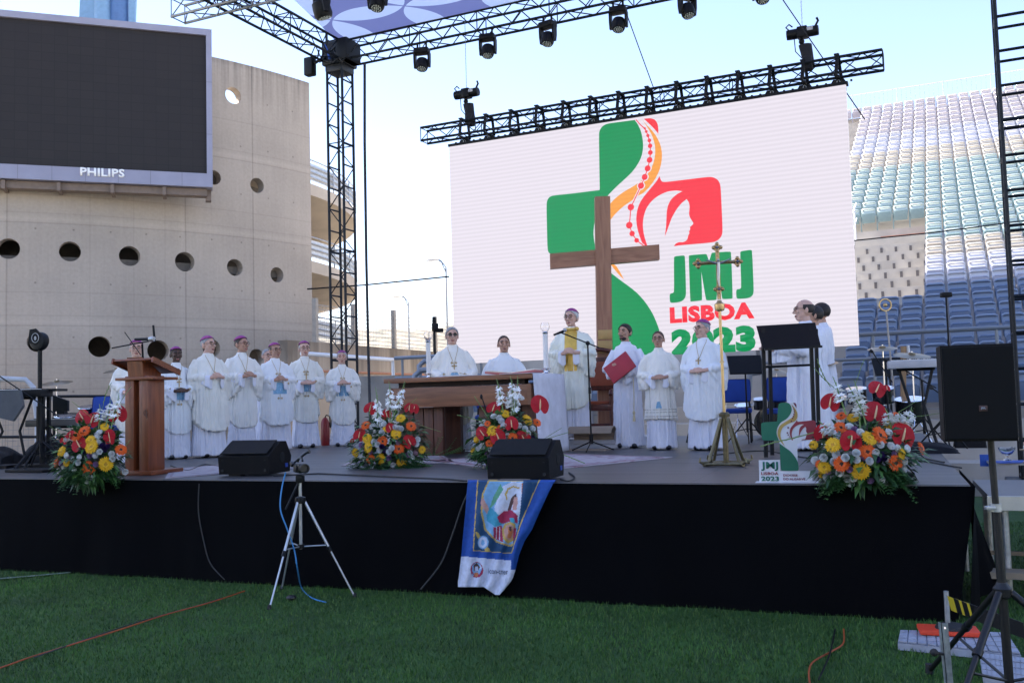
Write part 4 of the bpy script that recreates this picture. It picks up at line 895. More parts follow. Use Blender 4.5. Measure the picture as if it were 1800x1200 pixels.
def body_mesh(pose, hy, heavy):
    key = (pose, round(hy, 1), heavy)
    if key in _bodies: return _bodies[key]
    Rh = rotm('Z', hy); piv = Vector((0, .01, 1.5))
    def hp_(x, y, z): return piv + Rh @ ((Vector((x, y, z)) - piv) * HS)
    b = MB(); b.hs = HS; fw = 1.0 + .10 * heavy
    b.ell(hp_(0, .008, 1.658), (.076 * (1 + .03 * heavy), .096, .092), 20, 14, Rh * HS)
    b.ell(hp_(0, -.03, 1.60), (.060 * fw, .062, .075), 18, 12, Rh * HS)
    b.ell(hp_(0, -.072, 1.552), (.028 * fw, .024, .02), 12, 8, Rh * HS)
    b.ell(hp_(0, -.03, 1.645), (.066, .062, .05), 16, 10, Rh * HS)
    if heavy: b.ell(hp_(0, -.045, 1.545), (.05, .045, .03), 12, 8, Rh * HS)
    b.tube([hp_(0, -.088, 1.655), hp_(0, -.104, 1.632), hp_(0, -.117, 1.612), hp_(0, -.104, 1.600)], [.009, .0115, .0135, .010], 8)
    for s in (-1, 1):
        b.ell(hp_(s * .012, -.104, 1.606), (.008, .010, .008), 8, 6, Rh * HS)
        b.tube([hp_(s * .010, -.093, 1.668), hp_(s * .032, -.092, 1.672), hp_(s * .056, -.074, 1.664)], [.008, .009, .006], 6)
        b.ell(hp_(s * .040, -.072, 1.622), (.023, .02, .02), 10, 8, Rh * HS)
        b.ell(hp_(s * .079, .012, 1.628), (.010, .020, .034), 10, 8, (Rh @ rotm('Z', s * -.35)) * HS)
    b.ell(hp_(0, -.095, 1.578), (.024, .010, .006), 10, 6, Rh * HS); b.ell(hp_(0, -.092, 1.567), (.021, .010, .007), 10, 6, Rh * HS)
    b.tube([(0, .015, 1.36), (0, .012, 1.48), hp_(0, .0, 1.56)], [.07 * fw, .056 * fw, .056 * fw], 16)
    # trunk, legs: covered by the robes
    b.tube([(0, 0, .88), (0, 0, 1.1), (0, .01, 1.3), (0, .015, 1.42)], [.10, .09, .10, .075], 14)
    for s in (-1, 1):
        b.tube([(s * .08, 0, .92), (s * .09, -.005, .5), (s * .095, .01, .09)], [.085, .058, .042], 10); b.ell((s * .10, -.05, .045), (.04, .11, .036), 10, 8)
        b.ell((s * .13, .01, 1.35), (.045, .045, .045), 12, 8)
    A = ARM[pose]
    for s in (-1, 1):
        sh, el, wr = A[s][:3]
        b.tube([sh - Vector((s * .03, 0, .055)), sh.lerp(el, .5) - Vector((s * .012, 0, 0)), el, wr], [.038, .036, .036, .026], 12); b.ell(el, (.041, .041, .041), 10, 8)
        hand_mb(b, wr, A[s][3], A[s][4], A[s][5], A[s][6] if len(A[s]) > 6 else (.5, .7, .5))
    me = remesh(b.mesh('body'), .0056, 2, .35)
    me.materials.clear()
    lo = me.materials; lo.append(SKINS[0]); lo.append(LIP); lo.append(BROWNH)
    for p in me.polygons:
        c = piv + Rh.transposed() @ (Vector(p.center) - piv) / HS
        if c.y < -.085 and abs(c.x) < .024 and 1.562 < c.z < 1.583: p.material_index = 1
        elif c.y < -.07 and .014 < abs(c.x) < .052 and 1.668 < c.z < 1.679 + .001: p.material_index = 2
    _bodies[key] = me; return me
sh = lambda s: Vector((s * .158, .015, 1.39))
ARM = {   # s: shoulder, elbow, wrist, finger direction, palm normal, thumb side, curl
    'clasp': {1: (sh(1), Vector((.255, -.03, 1.12)), Vector((.078, -.272, 1.075)), (-.85, -.42, .12), (-.3, .6, -.5), -1, (.35, .8, .7)),
              -1: (sh(-1), Vector((-.255, -.03, 1.12)), Vector((-.078, -.268, 1.07)), (.85, -.42, .12), (.3, .6, -.5), 1, (.35, .8, .7))},
    'clasp_high': {1: (sh(1), Vector((.255, -.04, 1.15)), Vector((.075, -.282, 1.165)), (-.8, -.42, .3), (-.3, .7, -.3), -1, (.35, .8, .7)),
              -1: (sh(-1), Vector((-.255, -.04, 1.15)), Vector((-.075, -.278, 1.16)), (.8, -.42, .3), (.3, .7, -.3), 1, (.35, .8, .7))},
    'table': {1: (sh(1), Vector((.27, -.06, 1.13)), Vector((.16, -.30, 1.02)), (-.25, -1, -.05), (0, 0, -1), -1, (.15, .2, .1)),
              -1: (sh(-1), Vector((-.27, -.06, 1.13)), Vector((-.16, -.30, 1.02)), (.25, -1, -.05), (0, 0, -1), 1, (.15, .2, .1))},
    'read': {1: (sh(1), Vector((.25, -.12, 1.15)), Vector((.12, -.38, 1.2)), (-.1, -1, .25), (-.4, 0, -1), -1, (.2, .3, .2)),
             -1: (sh(-1), Vector((-.25, -.12, 1.15)), Vector((-.12, -.38, 1.2)), (.1, -1, .25), (.4, 0, -1), 1, (.2, .3, .2))},
    'book': {1: (sh(1), Vector((.27, -.04, 1.13)), Vector((.02, -.265, 1.06)), (-1, -.05, .55), (-.15, .9, .2), 1, (.3, .5, .4)),
             -1: (sh(-1), Vector((-.27, -.03, 1.13)), Vector((-.19, -.255, 1.15)), (.75, -.45, .35), (.35, .85, 0), -1, (.4, .6, .4))},
}
_robes = {}
def ring(z, rx, ry, cy, n, fn): return [Vector((rx * math.cos(2 * math.pi * k / n) * (1 + fn(2 * math.pi * k / n, z)), cy + ry * math.sin(2 * math.pi * k / n) * (1 + fn(2 * math.pi * k / n, z)), z)) for k in range(n)]
def folds(a, seed, amp):
    v = 0
    for i, (f, w) in enumerate(((5, .35), (8, .3), (13, .35), (21, .15))): v += w * (1 - 2 * abs(math.sin(f * a * .5 + seed * (1.3 + i) + .6 * math.sin(a * 2 + seed))))
    return v * amp
def robe_mesh(kind, pose, seed, heavy):
    key = (kind, pose, seed, heavy)
    if key in _robes: return _robes[key]
    b = MB(); n = 120; hv = 1 + .13 * heavy
    if kind == 'alb':
        tab = [(1.10, .13, .11, 0, 0), (1.0, .15, .13, 0, .008), (.8, .17, .15, .0, .04), (.5, .20, .17, 0, .07), (.25, .215, .185, 0, .085), (.03, .225, .195, 0, .11)]
        b.rings([ring(z, rx * hv, ry * hv, cy, n, lambda a, zz: folds(a, seed, am)) for z, rx, ry, cy, am in tab])
    else:
        chas = kind in ('chasuble', 'satin', 'dalmatic')
        hem = .40 if kind != 'dalmatic' else .44
        if kind == 'plain': tab = [(1.52, .066, .064, .005, 0), (1.49, .085, .08, .008, 0), (1.45, .15, .11, .01, 0), (1.38, .18, .13, .005, .01), (1.2, .19, .15, -.005, .03), (1.04, .175, .14, -.01, .02), (1.0, .175, .145, -.005, .045), (.8, .19, .16, 0, .06), (.5, .205, .175, 0, .08), (.25, .215, .185, 0, .09), (.03, .22, .19, 0, .11)]
        else: tab = [(1.535, .066, .066, .0, 0), (1.50, .078, .076, .003, 0), (1.465, .12, .095, .01, 0), (1.42, .17, .12, .01, .004), (1.3, .195, .145, .0, .012), (1.12, .20, .165, -.01, .03), (.95, .205, .18, -.012, .05), (.75, .22, .185, -.012, .07), (.58, .235, .19, -.01, .085), (hem, .245, .20, -.01, .09)]
        rr = []
        for z, rx, ry, cy, am in tab:
            pts = []
            for k in range(n):
                a = 2 * math.pi * k / n; f = 1 + folds(a, seed, am)
                zz = z
                if chas and z < 1.0:
                    t = (1.0 - z) / (1.0 - hem); lift = (.16 if kind != 'dalmatic' else .0) * (math.cos(a) ** 4) * t; zz = z + lift - .02 * t * math.sin(a + seed)
                pts.append(Vector((rx * hv * f * math.cos(a), cy + ry * hv * f * math.sin(a) - (.05 * heavy if z < 1.2 and math.sin(a) < 0 else 0), zz)))
            rr.append(pts)
        b.rings(rr)
        # collar roll
        b.tube([(.068 * math.cos(t * .524), .004 + .066 * math.sin(t * .524), 1.512 + .006 * math.sin(t)) for t in range(12)], .014 if kind != 'satin' else .024, 8, closed=True)
        for s in (-1, 1):
            shp, el, wr = [Vector(v) for v in ARM[pose][s][:3]]
            if chas:
                fore = wr - el
                b.tube([shp + Vector((0, 0, .015)), shp.lerp(el, .5) + Vector((s * .03, 0, .01)), el + Vector((s * .02, .01, 0)), el + fore * .45, el + fore * .72], [.068, .074, .074, .068, .058], 14)
                b.ell(shp + Vector((-s * .03, 0, -.0)), (.095, .08, .065), 14, 10)
                drop = .30 if kind != 'dalmatic' else .20
                # cloth hanging from the forearm
                T = [shp + Vector((s * .03, .02, -.05)), el + Vector((s * .05, .03, 0)), el + fore * .35, el + fore * .74]
                D = [.30, drop + .02, drop, drop * .62]
                rr2 = []
                for i in range(len(T) * 4 - 3):
                    f = i / 4; j = min(int(f), len(T) - 2); u = f - j; p = T[j].lerp(T[j + 1], u); dd = D[j] + (D[j + 1] - D[j]) * u
                    tg = (T[j + 1] - T[j]); tg.z = 0
                    w = Vector((-tg.y, tg.x, 0)).normalized() if tg.length > .05 else Vector((0, 1, 0))
                    w2 = .05; wob = .012 * math.sin(i * 1.4 + seed)
                    rr2.append([p + w * w2 * .9, p + Vector((0, 0, .03)), p - w * w2 * .9, p - w * (.035 + wob) + Vector((0, 0, -dd * .5)), p - w * (.02 - wob) + Vector((-s * .01, 0, -dd)), p + w * (.02 + wob) + Vector((-s * .01, 0, -dd)), p + w * (.04 + wob) + Vector((0, 0, -dd * .5))])
                b.rings(rr2)
            else:
                fore = wr - el
                b.tube([shp, shp.lerp(el, .5), el + Vector((s * .012, 0, 0)), el + fore * .6, el + fore * .93], [.068, .074, .078, .075, .07], 14)
                p1, p2 = el + fore * .45, el + fore * .93
                b.rings([[p + Vector((x, y, z_)) for x, y, z_ in ((.04, .03, 0), (0, 0, .04), (-.04, -.03, 0), (-.035, -.02, -d_), (.035, .02, -d_))] for p, d_ in ((p1, .09), (p1.lerp(p2, .5), .14), (p2, .17))])
    me = remesh(b.mesh('robe'), .0095, 3, .5); me.materials.clear()
    nrm = [v.normal.copy() for v in me.vertices]
    for v, nv in zip(me.vertices, nrm):
        x, y, z = v.co; low = min(1, max(0, (1.38 - z) / .5)); a = math.atan2(y, x); r_ = math.hypot(x, y)
        n1 = noise.noise(Vector((a * 4.5 + seed * 3, z * .9, seed))); n2 = noise.noise(Vector((a * 10 + seed, z * 1.6, seed + 5)))
        d = ((1 - abs(n1) * 3.2) * .014 + (1 - abs(n2) * 3) * .007) * low
        s1 = noise.noise(Vector((x * 7 + seed, y * 5, z * 9 + abs(x) * 14))); d += (1 - abs(s1) * 3.4) * .007 * (1 if abs(x) > .12 and z > .85 else .4)
        v.co += nv * (d - .006)
    _robes[key] = me; return me
_slv = {}
def sleeve_mesh(pose, s):
    if (pose, s) in _slv: return _slv[(pose, s)]
    b = MB(); shp, el, wr = [Vector(v) for v in ARM[pose][s][:3]]; fore = wr - el
    b.rings([[p + Vector((x, y, z_)) for x, y, z_ in ((.035, .025, 0), (.02, .012, .035), (-.02, -.012, .035), (-.035, -.025, 0), (-.035, -.02, -d_), (0, 0, -d_ - .02), (.035, .02, -d_))] for p, d_ in ((el + fore * .2, .05), (el + fore * .55, .09), (el + fore * .8, .13), (el + fore * .95, .16))])
    me = remesh(b.mesh('sleeve'), .009, 3, .5); me.materials.clear(); _slv[(pose, s)] = me; return me
def bvh(me): return BVHTree.FromPolygons([v.co[:] for v in me.vertices], [p.vertices[:] for p in me.polygons])
_bv = {}
def onto(me, x, z, off=.004):
    t = _bv.get(me.name) or _bv.setdefault(me.name, bvh(me)); h = t.ray_cast(Vector((x, -1.2, z)), Vector((0, 1, 0)))
    return (h[0] + Vector((0, -off, 0))) if h[0] else Vector((x, -.22, z))
def oput(nm, me, mm, parent, link='OBJECT'):
    o = bpy.data.objects.new(nm, me); COL.objects.link(o); o.parent = parent
    if not me.materials: me.materials.append(mm)
    o.material_slots[0].link = 'OBJECT'; o.material_slots[0].material = mm; return o
def hair_mb(style, hy):
    Rh = rotm('Z', hy); piv = Vector((0, .01, 1.5)); hp_ = lambda p: piv + Rh @ (Vector(p) - piv) * HS
    b = MB(); n, m_ = 36, 16; rr = []
    for i in range(m_ + 1):
        row_ = []
        for k in range(n):
            a = 2 * math.pi * k / n; face = max(0, -math.sin(a))
            zlow = {'short': -.045, 'full': -.065, 'bald': -.05}[style]; front = {'short': .074, 'full': .070, 'bald': .034}[style]
            lo = zlow + (front - zlow) * (face ** .6 if face > .12 else 0)
            if style == 'bald': lo, hi = lo, .034
            else: hi = .098
            z = lo + (hi - lo) * i / m_; cz = max(0, 1 - (z / .1) ** 2) ** .5
            w = .006 + (.006 if style == 'full' else 0) + .0025 * noise.noise(Vector((a * 3, z * 60, 1)))
            row_.append(hp_((( .076 + w) * max(cz, .08) * math.cos(a), .008 + (.096 + w) * max(cz, .08) * math.sin(a) * (1 if style != 'bald' or face < .3 else .9), 1.658 + z * 1.0)))
        rr.append(row_)
    if style == 'bald':
        ks = [k for k in range(n) if -math.sin(2 * math.pi * k / n) < .35]; i0 = next(i for i, k in enumerate(ks) if (ks[i] - ks[i - 1]) % n != 1); ks = ks[i0:] + ks[:i0]
        b.rings([[r[k] for r in rr] + [piv + (r[k] - piv) * .97 for r in reversed(rr)] for k in ks])
    else: b.rings(rr)
    return b
def person(label, px, top, Y, base=H, yaw=0, hy=0, pose='clasp', kind='chasuble', skin=0, hair='short', hairm=GREYH, cap=True, glasses=True, sun=False, heavy=0, seed=1, emblem=True, cross=True, cloth=None, beard=False, height=None, lean=0, beltx=None):
    zt = AY(px, top, Y).z; h = (zt - base); s_ = h / 1.785; p = AY(px, 700, Y)
    if height: s_ = height / 1.785; base = zt - height
    face = math.atan2(p.x, p.y)                                   # turn so that yaw 0 looks at the viewer
    t = thing('person', label, 'person', (p.x, p.y, base), -face + yaw, 'clergy standing on the stage'); t.scale = (s_, s_, s_)
    if lean: t.rotation_euler = (lean, 0, -face + yaw)
    oput('body', body_mesh(pose, hy, heavy), SKINS[skin], t)
    cl = cloth or (CHASV[seed % 4] if kind in ('chasuble', 'dalmatic') else ALBM)
    rm = robe_mesh(kind, pose, seed, heavy)
    if kind == 'plain': oput('alb', rm, cl, t)
    else:
        oput('alb', robe_mesh('alb', pose, seed, heavy), ALBM, t)
        for s in (-1, 1): oput('alb_sleeve', sleeve_mesh(pose, s), ALBM, t)
        oput('dalmatic' if kind == 'dalmatic' else 'chasuble', rm, cl, t)
    Rh = rotm('Z', hy); piv = Vector((0, .01, 1.5)); hq = lambda x, y, z: piv + Rh @ (Vector((x, y, z)) - piv) * HS
    if hair: hair_mb(hair, hy).build('hair', hairm, t)
    if cap:
        b = MB(); A = Matrix.Rotation(-.22, 3, 'X'); c = Vector((0, .014, 1.668)); rr = []
        for i in range(9):
            a = math.pi / 2 * i / 8 * .72; rr.append([hq(*(c + A @ Vector((.090 * math.sin(a + .02) * math.cos(t_ * math.pi / 12), .106 * math.sin(a + .02) * math.sin(t_ * math.pi / 12), .098 * math.cos(a))))) for t_ in range(24)])
        b.rings(rr, cap=False); b.tube([rr[-1][k] for k in range(24)], .0035, 6, closed=True); b.build('skullcap', PURPLE, t)
    if glasses or sun:
        b = MB()
        for s in (-1, 1):
            c = Vector((s * .033, -.104, 1.648)); pts = [hq(*(c + Vector((.024 * math.cos(k * .524), .004 * abs(math.cos(k * .524)), .017 * math.sin(k * .524))))) for k in range(12)]
            b.tube(pts, .0022, 5, closed=True)
            if sun: b.prism(pts, Rh @ Vector((0, .003, 0)))
            b.tube([hq(s * .057, -.10, 1.652), hq(s * .078, -.05, 1.652), hq(s * .082, .01, 1.648)], .0022, 5)
        b.tube([hq(-.01, -.106, 1.650), hq(0, -.110, 1.654), hq(.01, -.106, 1.650)], .002, 5)
        b.build('sunglasses' if sun else 'spectacles', GLASSF if not sun else mat('dark_lens', (.01, .008, .008), .1, var=0), t)
    if not sun:
        b = MB()
        for s in (-1, 1): b.ell(hq(s * .033, -.086, 1.648), (.011, .010, .0055), 10, 6, Rh * HS)
        b.build('eyes', mat('eye_dark', (.16, .11, .09), .25, var=0), t)
    if beard:
        b = MB(); b.ell(hq(0, -.056, 1.558), (.048, .042, .030), 14, 8, Rh * HS); b.tube([hq(-.028, -.094, 1.586), hq(0, -.107, 1.591), hq(.028, -.094, 1.586)], .005, 6); b.build('beard', DARKH, t)
    b = MB()
    for s in (-1, 1): b.ell((s * .10, -.08, .04), (.048, .135, .045), 14, 8)
    b.build('shoes', SHOE, t)
    if cross and kind != 'plain':
        b = MB(); neck = [Vector((s * .07, -.045, 1.49)) for s in (-1, 1)]
        zc_ = 1.235
        for s in (-1, 1): b.tube([Vector((s * .07, -.055, 1.50))] + [onto(rm, s * .07 * (1 - k / 6), 1.46 - (1.46 - zc_) * k / 6, .005) for k in range(0, 7)], .0028, 5)
        c = onto(rm, 0, zc_ - .04, .012); b.box(c, (.012, .008, .10)); b.box(c + Vector((0, 0, .02)), (.06, .008, .012))
        for q in ((-.03, .02), (.03, .02), (0, -.05)): b.ell(c + Vector((q[0], 0, q[1])), (.009, .006, .009), 8, 6)
        b.build('pectoral_cross', EMB_GOLD, t)
    if emblem and kind == 'chasuble':
        eb = MB(); NZ = 9
        z0, z1 = .93, 1.12
        for i in range(NZ):
            for j in range(12):
                def q(u, v): w = .115 - .075 * max(0, v - .35) / .65; return onto(rm, (u - .5) * 2 * w, z0 + (z1 - z0) * v, .003)
                u0, u1, v0, v1 = j / 12, (j + 1) / 12, i / NZ, (i + 1) / NZ
                eb.quad(q(u0, v0), q(u1, v0), q(u1, v1), q(u0, v1))
        eb.build('embroidery', EMB_BLUE, t)
        gb = MB()
        for x0, z0_ in ((-.15, 1.10), (.15, 1.10), (-.025, .86), (.025, .86), (-.03, 1.26), (.03, 1.26)):
            for dx, dz in ((.012, 0), (-.012, 0), (0, .014), (0, -.014), (0, 0)): gb.ell(onto(rm, x0 + dx, z0_ + dz, .004), (.007, .003, .007), 8, 5)
        for pts in ([(0, .84), (0, .93)], [(-.13, 1.10), (0, 1.13), (.13, 1.10)]): gb.tube([onto(rm, x, z, .003) for x, z in pts], .0028, 4)
        gb.build('gold_embroidery', EMB_GOLD, t)
    return t, rm
# row at the left of the stage, turned towards the altar
person('white haired bishop with glasses standing behind the wooden ambo', 240, 597, 12.3, yaw=.0, pose='table', hair='bald', hairm=WHITEH, seed=1, heavy=1)
person('short dark skinned bishop with violet skullcap, right behind the ambo', 310, 609, 13.2, yaw=.25, hy=.0, skin=2, hair='short', hairm=DARKH, glasses=False, seed=2, pose='clasp')
person('grey haired bishop with glasses looking right, between the dark skinned bishop and the slim one', 366, 590, 13.4, yaw=.45, hy=.35, hairm=GREYH, seed=3, heavy=1, pose='clasp_high', emblem=False)
person('slim dark haired bishop with palms open beside the left black monitor', 425, 590, 14.3, yaw=.4, hy=.4, skin=1, hairm=BROWNH, seed=4, pose='clasp_high', emblem=False)
person('man with a grey head half hidden behind the bishops at the left', 470, 613, 16.6, yaw=.3, hy=.2, cap=False, glasses=True, hairm=GREYH, seed=5, kind='plain')
person('bald bishop with bright magenta skullcap above the left black monitor', 484, 602, 14.8, yaw=.3, hy=.25, skin=1, hair='bald', hairm=BROWNH, seed=6, heavy=1, pose='clasp_high')
person('tall pink faced bishop with stern look, second from the left tower foot', 536, 599, 15.6, yaw=.15, hy=.05, hair='bald', hairm=WHITEH, seed=7)
person('small white haired old bishop standing in front of the left tower', 602, 616, 15.8, yaw=.05, hy=-.05, hair='full', hairm=WHITEH, glasses=False, seed=8, pose='clasp_high')
# altar
person('grey haired man with dark sunglasses standing behind the altar', 797, 574, 13.0, yaw=.1, pose='table', hair='full', hairm=GREYH, cap=False, sun=True, heavy=1, seed=9)
person('dark haired priest bending over the open book on the altar', 888, 589, 13.2, yaw=0, hy=.1, skin=1, pose='table', hairm=BROWNH, cap=False, glasses=False, seed=10, emblem=False, cross=False, height=1.72)
cele, crm = person('bishop with gold stole and glasses speaking at the microphone stand', 1009, 542, 13.3, base=H + .125, yaw=-.18, hy=-.25, kind='satin', pose='clasp_high', hair='full', hairm=WHITEH, cloth=SATIN, seed=11, emblem=False, cross=False)
b = MB()
for i in range(22):
    def q(u, v): x = (u - .5) * .17; z = .92 + .58 * v; return onto(crm, x, z, .005)
    for j in range(6): b.quad(q(j / 6, i / 22), q((j + 1) / 6, i / 22), q((j + 1) / 6, (i + 1) / 22), q(j / 6, (i + 1) / 22))
b.build('gold_stole', GOLDC, cele)
MB().tube([(.074 * math.cos(t * .524), .004 + .072 * math.sin(t * .524), 1.502 + .012 * math.sin(t * .524)) for t in range(12)], .027, 8, closed=True).build('gold_collar', GOLDC, cele)
dea, _ = person('young bearded deacon in a plain white alb holding a red book', 1103, 568, 12.9, yaw=-.2, hy=-.35, kind='plain', pose='book', skin=1, hair='full', hairm=DARKH, cap=False, glasses=False, beard=True, seed=12)
b = MB(); b.tube([(.13, -.185, 1.0), (.135, -.2, .8), (.13, -.215, .52)], .006, 6); b.tube([(.20 * math.cos(t * .4), .165 * math.sin(t * .4) - .005, 1.015) for t in range(16)], .009, 6, closed=True); b.ell((.13, -.225, .5), (.02, .02, .03)); b.tube([(.13, -.225, .48), (.13, -.23, .38)], [.012, .022], 8); b.build('cincture', mat('gold_white_cord', (.6, .5, .3), .6), dea)
person('older deacon with glasses in a white dalmatic with thin dark bands', 1161, 581, 12.25, yaw=-.05, hy=-.1, kind='dalmatic', skin=1, hair='short', hairm=BROWNH, cap=False, seed=13, emblem=False, cross=False)
dal = bpy.context.scene.objects  # bands on the dalmatic
def bands():
    o = [q for q in COL.objects if q.name.startswith('person') and 'dalmatic' in q.get('label', '')][0]; rm = robe_mesh('dalmatic', 'clasp', 13, 0); b = MB()
    for z in (.56, .60, .52 - .02, .96 - .5 + .0):
        b.tube([onto(rm, -.24 + .48 * k / 24, z, .003) for k in range(25)], .003, 4)
    for s in (-1, 1):
        for z0, z1 in ((1.02, .62),): b.tube([onto(rm, s * .15, z0 + (z1 - z0) * k / 10, .003) for k in range(11)], .002, 4)
    b.build('dark_bands', mat('olive_braid', (.2, .18, .11), .7, var=0), o)
    e = MB()
    for i in range(6):
        for j in range(6):
            q = lambda u, v: onto(rm, -.02 + (u - .5) * .09 * (1 - .55 * v), .62 + .1 * v, .004); e.quad(q(i / 6, j / 6), q((i + 1) / 6, j / 6), q((i + 1) / 6, (j + 1) / 6), q(i / 6, (j + 1) / 6))
    e.build('embroidery', EMB_BLUE, o)
bands()
person('stout bishop with magenta skullcap looking left, right of the two deacons', 1240, 561, 11.9, yaw=-.35, hy=-.5, heavy=1, hair='short', hairm=GREYH, seed=14, pose='clasp', emblem=False)
# group behind the black lectern
person('balding man with glasses in a white alb reading at the black lectern, seen in profile', 1421, 525, 11.3, yaw=-1.25, hy=-.15, kind='plain', pose='read', hair='bald', hairm=DARKH, cap=False, seed=15, heavy=1)
person('dark haired server in white standing just behind the reader', 1437, 536, 12.0, yaw=-1.5, kind='plain', pose='clasp', hair='full', hairm=DARKH, cap=False, glasses=False, skin=1, seed=16)
person('dark haired server in white farthest behind the reader at the lectern', 1450, 531, 12.6, yaw=-1.7, hy=-.4, kind='plain', pose='clasp', hair='full', hairm=DARKH, cap=False, glasses=False, skin=1, seed=17)
# the red book held by the deacon
b = MB(); c = Vector((-.035, -.312, 1.145)); Rb = rotm('Y', -.62) @ rotm('X', -.2)
bk = thing('red_book', 'large red book held against his chest by the bearded deacon', 'book', dea.location, dea.rotation_euler.z); bk.scale = dea.scale
MB().box(c, (.40, .012, .27), Rb, bev=.003).box(c + Rb @ Vector((0, .026, 0)), (.40, .010, .27), Rb, bev=.003).box(c + Rb @ Vector((-.195, .012, 0)), (.01, .04, .27), Rb).build('cover', mat('red_book_cloth', (.36, .012, .03), .5), bk)
MB().box(c + Rb @ Vector((0, .013, 0)), (.385, .018, .255), Rb).build('pages', mat('page_edges', (.7, .66, .56), .8), bk)
# ------------------------------------------------------------------ furniture on the stage
WALNUT = wood('reddish_brown_wood', (.25, .07, .025), (.13, .035, .014), .35, axis=0)
WALNUTV = wood('reddish_brown_upright_wood', (.25, .07, .025), (.13, .035, .014), .35, axis=2)
BROWNW = wood('oiled_brown_wood', (.27, .115, .055), (.16, .062, .03), .4, axis=0); BROWNV = wood('dark_brown_upright_wood', (.13, .045, .025), (.07, .022, .013), .4, axis=2)
CROSSW = wood('cross_timber', (.36, .175, .10), (.24, .105, .06), .5, axis=2)
# ambo
q = TP(255, 833, .58); am = thing('ambo', 'tall reddish wooden ambo with sloping desk at the left front of the stage', 'lectern', Vector((q.x, q.y, H)), STAGE_ROT + .04)
hh = (TP(251, 632, .58).z - H) / 1.24; am.scale = (hh, hh, hh); kx = .82
MB().box((0, .05, .025), (.62 * kx, .52, .045), bev=.006).build('base', WALNUT, am)
b = MB(); b.box((-.095, 0, .55), (.12, .26, 1.02), bev=.01); b.box((.095, 0, .55), (.12, .26, 1.02), bev=.01); b.box((0, .05, .55), (.10, .22, 1.02)); b.build('column', WALNUTV, am)
MB().box((0, .03, 1.03), (.50, .40, .03), bev=.005).build('shelf', WALNUT, am)
b = MB(); b.prism([(-.10, .14, 1.045), (-.10, -.14, 1.045), (-.10, -.16, 1.26), (-.10, .14, 1.09)], (.2, 0, 0)); b.build('desk_support', WALNUTV, am, smooth=False)
b = MB(); b.box((-.01, .03, 1.17), (.52, .44, .022), rotm('X', -.30) @ rotm('Y', 0), bev=.004); b.box((-.01, .25, 1.115), (.52, .02, .05), bev=.004); b.box((.26, .03, 1.16), (.02, .46, .06), rotm('X', -.30)); b.box((-.27, .03, 1.16), (.02, .46, .06), rotm('X', -.30)); b.build('desk', WALNUT, am)
b = MB(); b.tube([(.13 + .02 * math.cos(t * .524), -.145, .66 + .028 * math.sin(t * .524)) for t in range(12)], .005, 6, closed=True); b.tube([(.13, -.145, .70), (.15, -.145, .6)], .005, 6); b.build('carved_emblem', BROWNV, am)
# microphones on the ambo
t = thing('ambo_microphone', 'black microphone on a thin stand reaching over the wooden ambo', 'microphone', q + Vector((-.1, .25, 0)), STAGE_ROT)
t.location.z = H
b = MB(); b.tube([(-.02, 0, 0), (-.02, 0, 1.2), (.06, -.1, 1.42)], .011, 8); b.lathe([(.14, 0), (.14, .02), (.02, .03)], n=20); b.tube([(-.42, -.05, 1.40), (.18, -.05, 1.46)], .008, 8); b.tube([(.04, -.1, 1.3), (-.14, -.15, 1.56)], .005, 6); b.build('stand', BLACK, t)
b = MB(); b.tube([(-.02, -.12, 1.475), (.16, -.12, 1.47), (.19, -.12, 1.47)], [.015, .017, .022], 12); b.tube([(.235, -.1, 1.44), (.215, -.1, 1.62)], [.014, .012], 10); b.build('microphone', BLACK, t)
MB().lathe([(.028, -.03), (.032, 0), (.026, .03)], (.215, -.12, 1.468), 14, axis=(1, 0, 0)).build('grille', STEEL, t)

# altar (front face at t = at)
at = 3.15; pL, pR = TP(674, 660, at), TP(935, 660, at); wA = (pR - pL).length; zT = TP(800, 661, at).z; al = thing('altar', 'long brown wooden altar table with thick apron and panel legs', 'altar', Vector((pL.x, pL.y, H)), STAGE_ROT)
hA = zT - H; dep = 1.15
MB().box((wA / 2, dep / 2, hA - .03), (wA, dep, .06), bev=.006).build('table_top', BROWNW, al)
MB().box((wA / 2 + .0, .09, hA - .25), (wA - .06, .05, .25), bev=.004).box((.06, dep / 2, hA - .25), (.05, dep - .1, .25)).box((wA - .06, dep / 2, hA - .25), (.05, dep - .1, .25)).box((wA / 2, dep - .09, hA - .25), (wA - .06, .05, .25)).build('apron', BROWNW, al)
MB().box((wA / 2, .2, hA - .09), (wA * .86, .12, .06)).build('rail', mat('painted_gap_shade', (.03, .02, .02), .8), al)  # near-black bar stands in for the shade between table top and apron
for x0 in (.36, 1.27 if wA > 1.9 else 1.1):
    b = MB()
    for j in range(3): b.box((x0 + .14 * j - .0, .30, (hA - .38) / 2), (.13, .08, hA - .38), bev=.012)
    b.box((x0 + .14, dep - .3, (hA - .38) / 2), (.4, .08, hA - .38)); b.build('leg', BROWNV, al)
MB().box((.14, .35, (hA - .1) / 2), (.2, .05, hA - .12)).build('leg', BROWNV, al)
MB().box((wA - .16, .35, (hA - .1) / 2), (.2, .05, hA - .12)).build('leg', BROWNV, al)
def cloth_fn(u, v):
    y = -.02 + (dep + .04) * u; z = hA + .008 - 1.02 * v * (hA - .02) / 1.0
    return Vector((wA + .02 + .05 * v + .012 * math.sin(u * 9 + 1) * v, y, max(z, .02)))
b = MB(); b.grid(cloth_fn, 24, 12); b.grid(lambda u, v: Vector((wA - .42 + .44 * u, -.02 + (dep + .04) * v, hA + .006)), 3, 3); b.grid(lambda u, v: Vector((wA + .02 + .05 * v, -.02 , hA + .008 - .01 * v)), 1, 1)
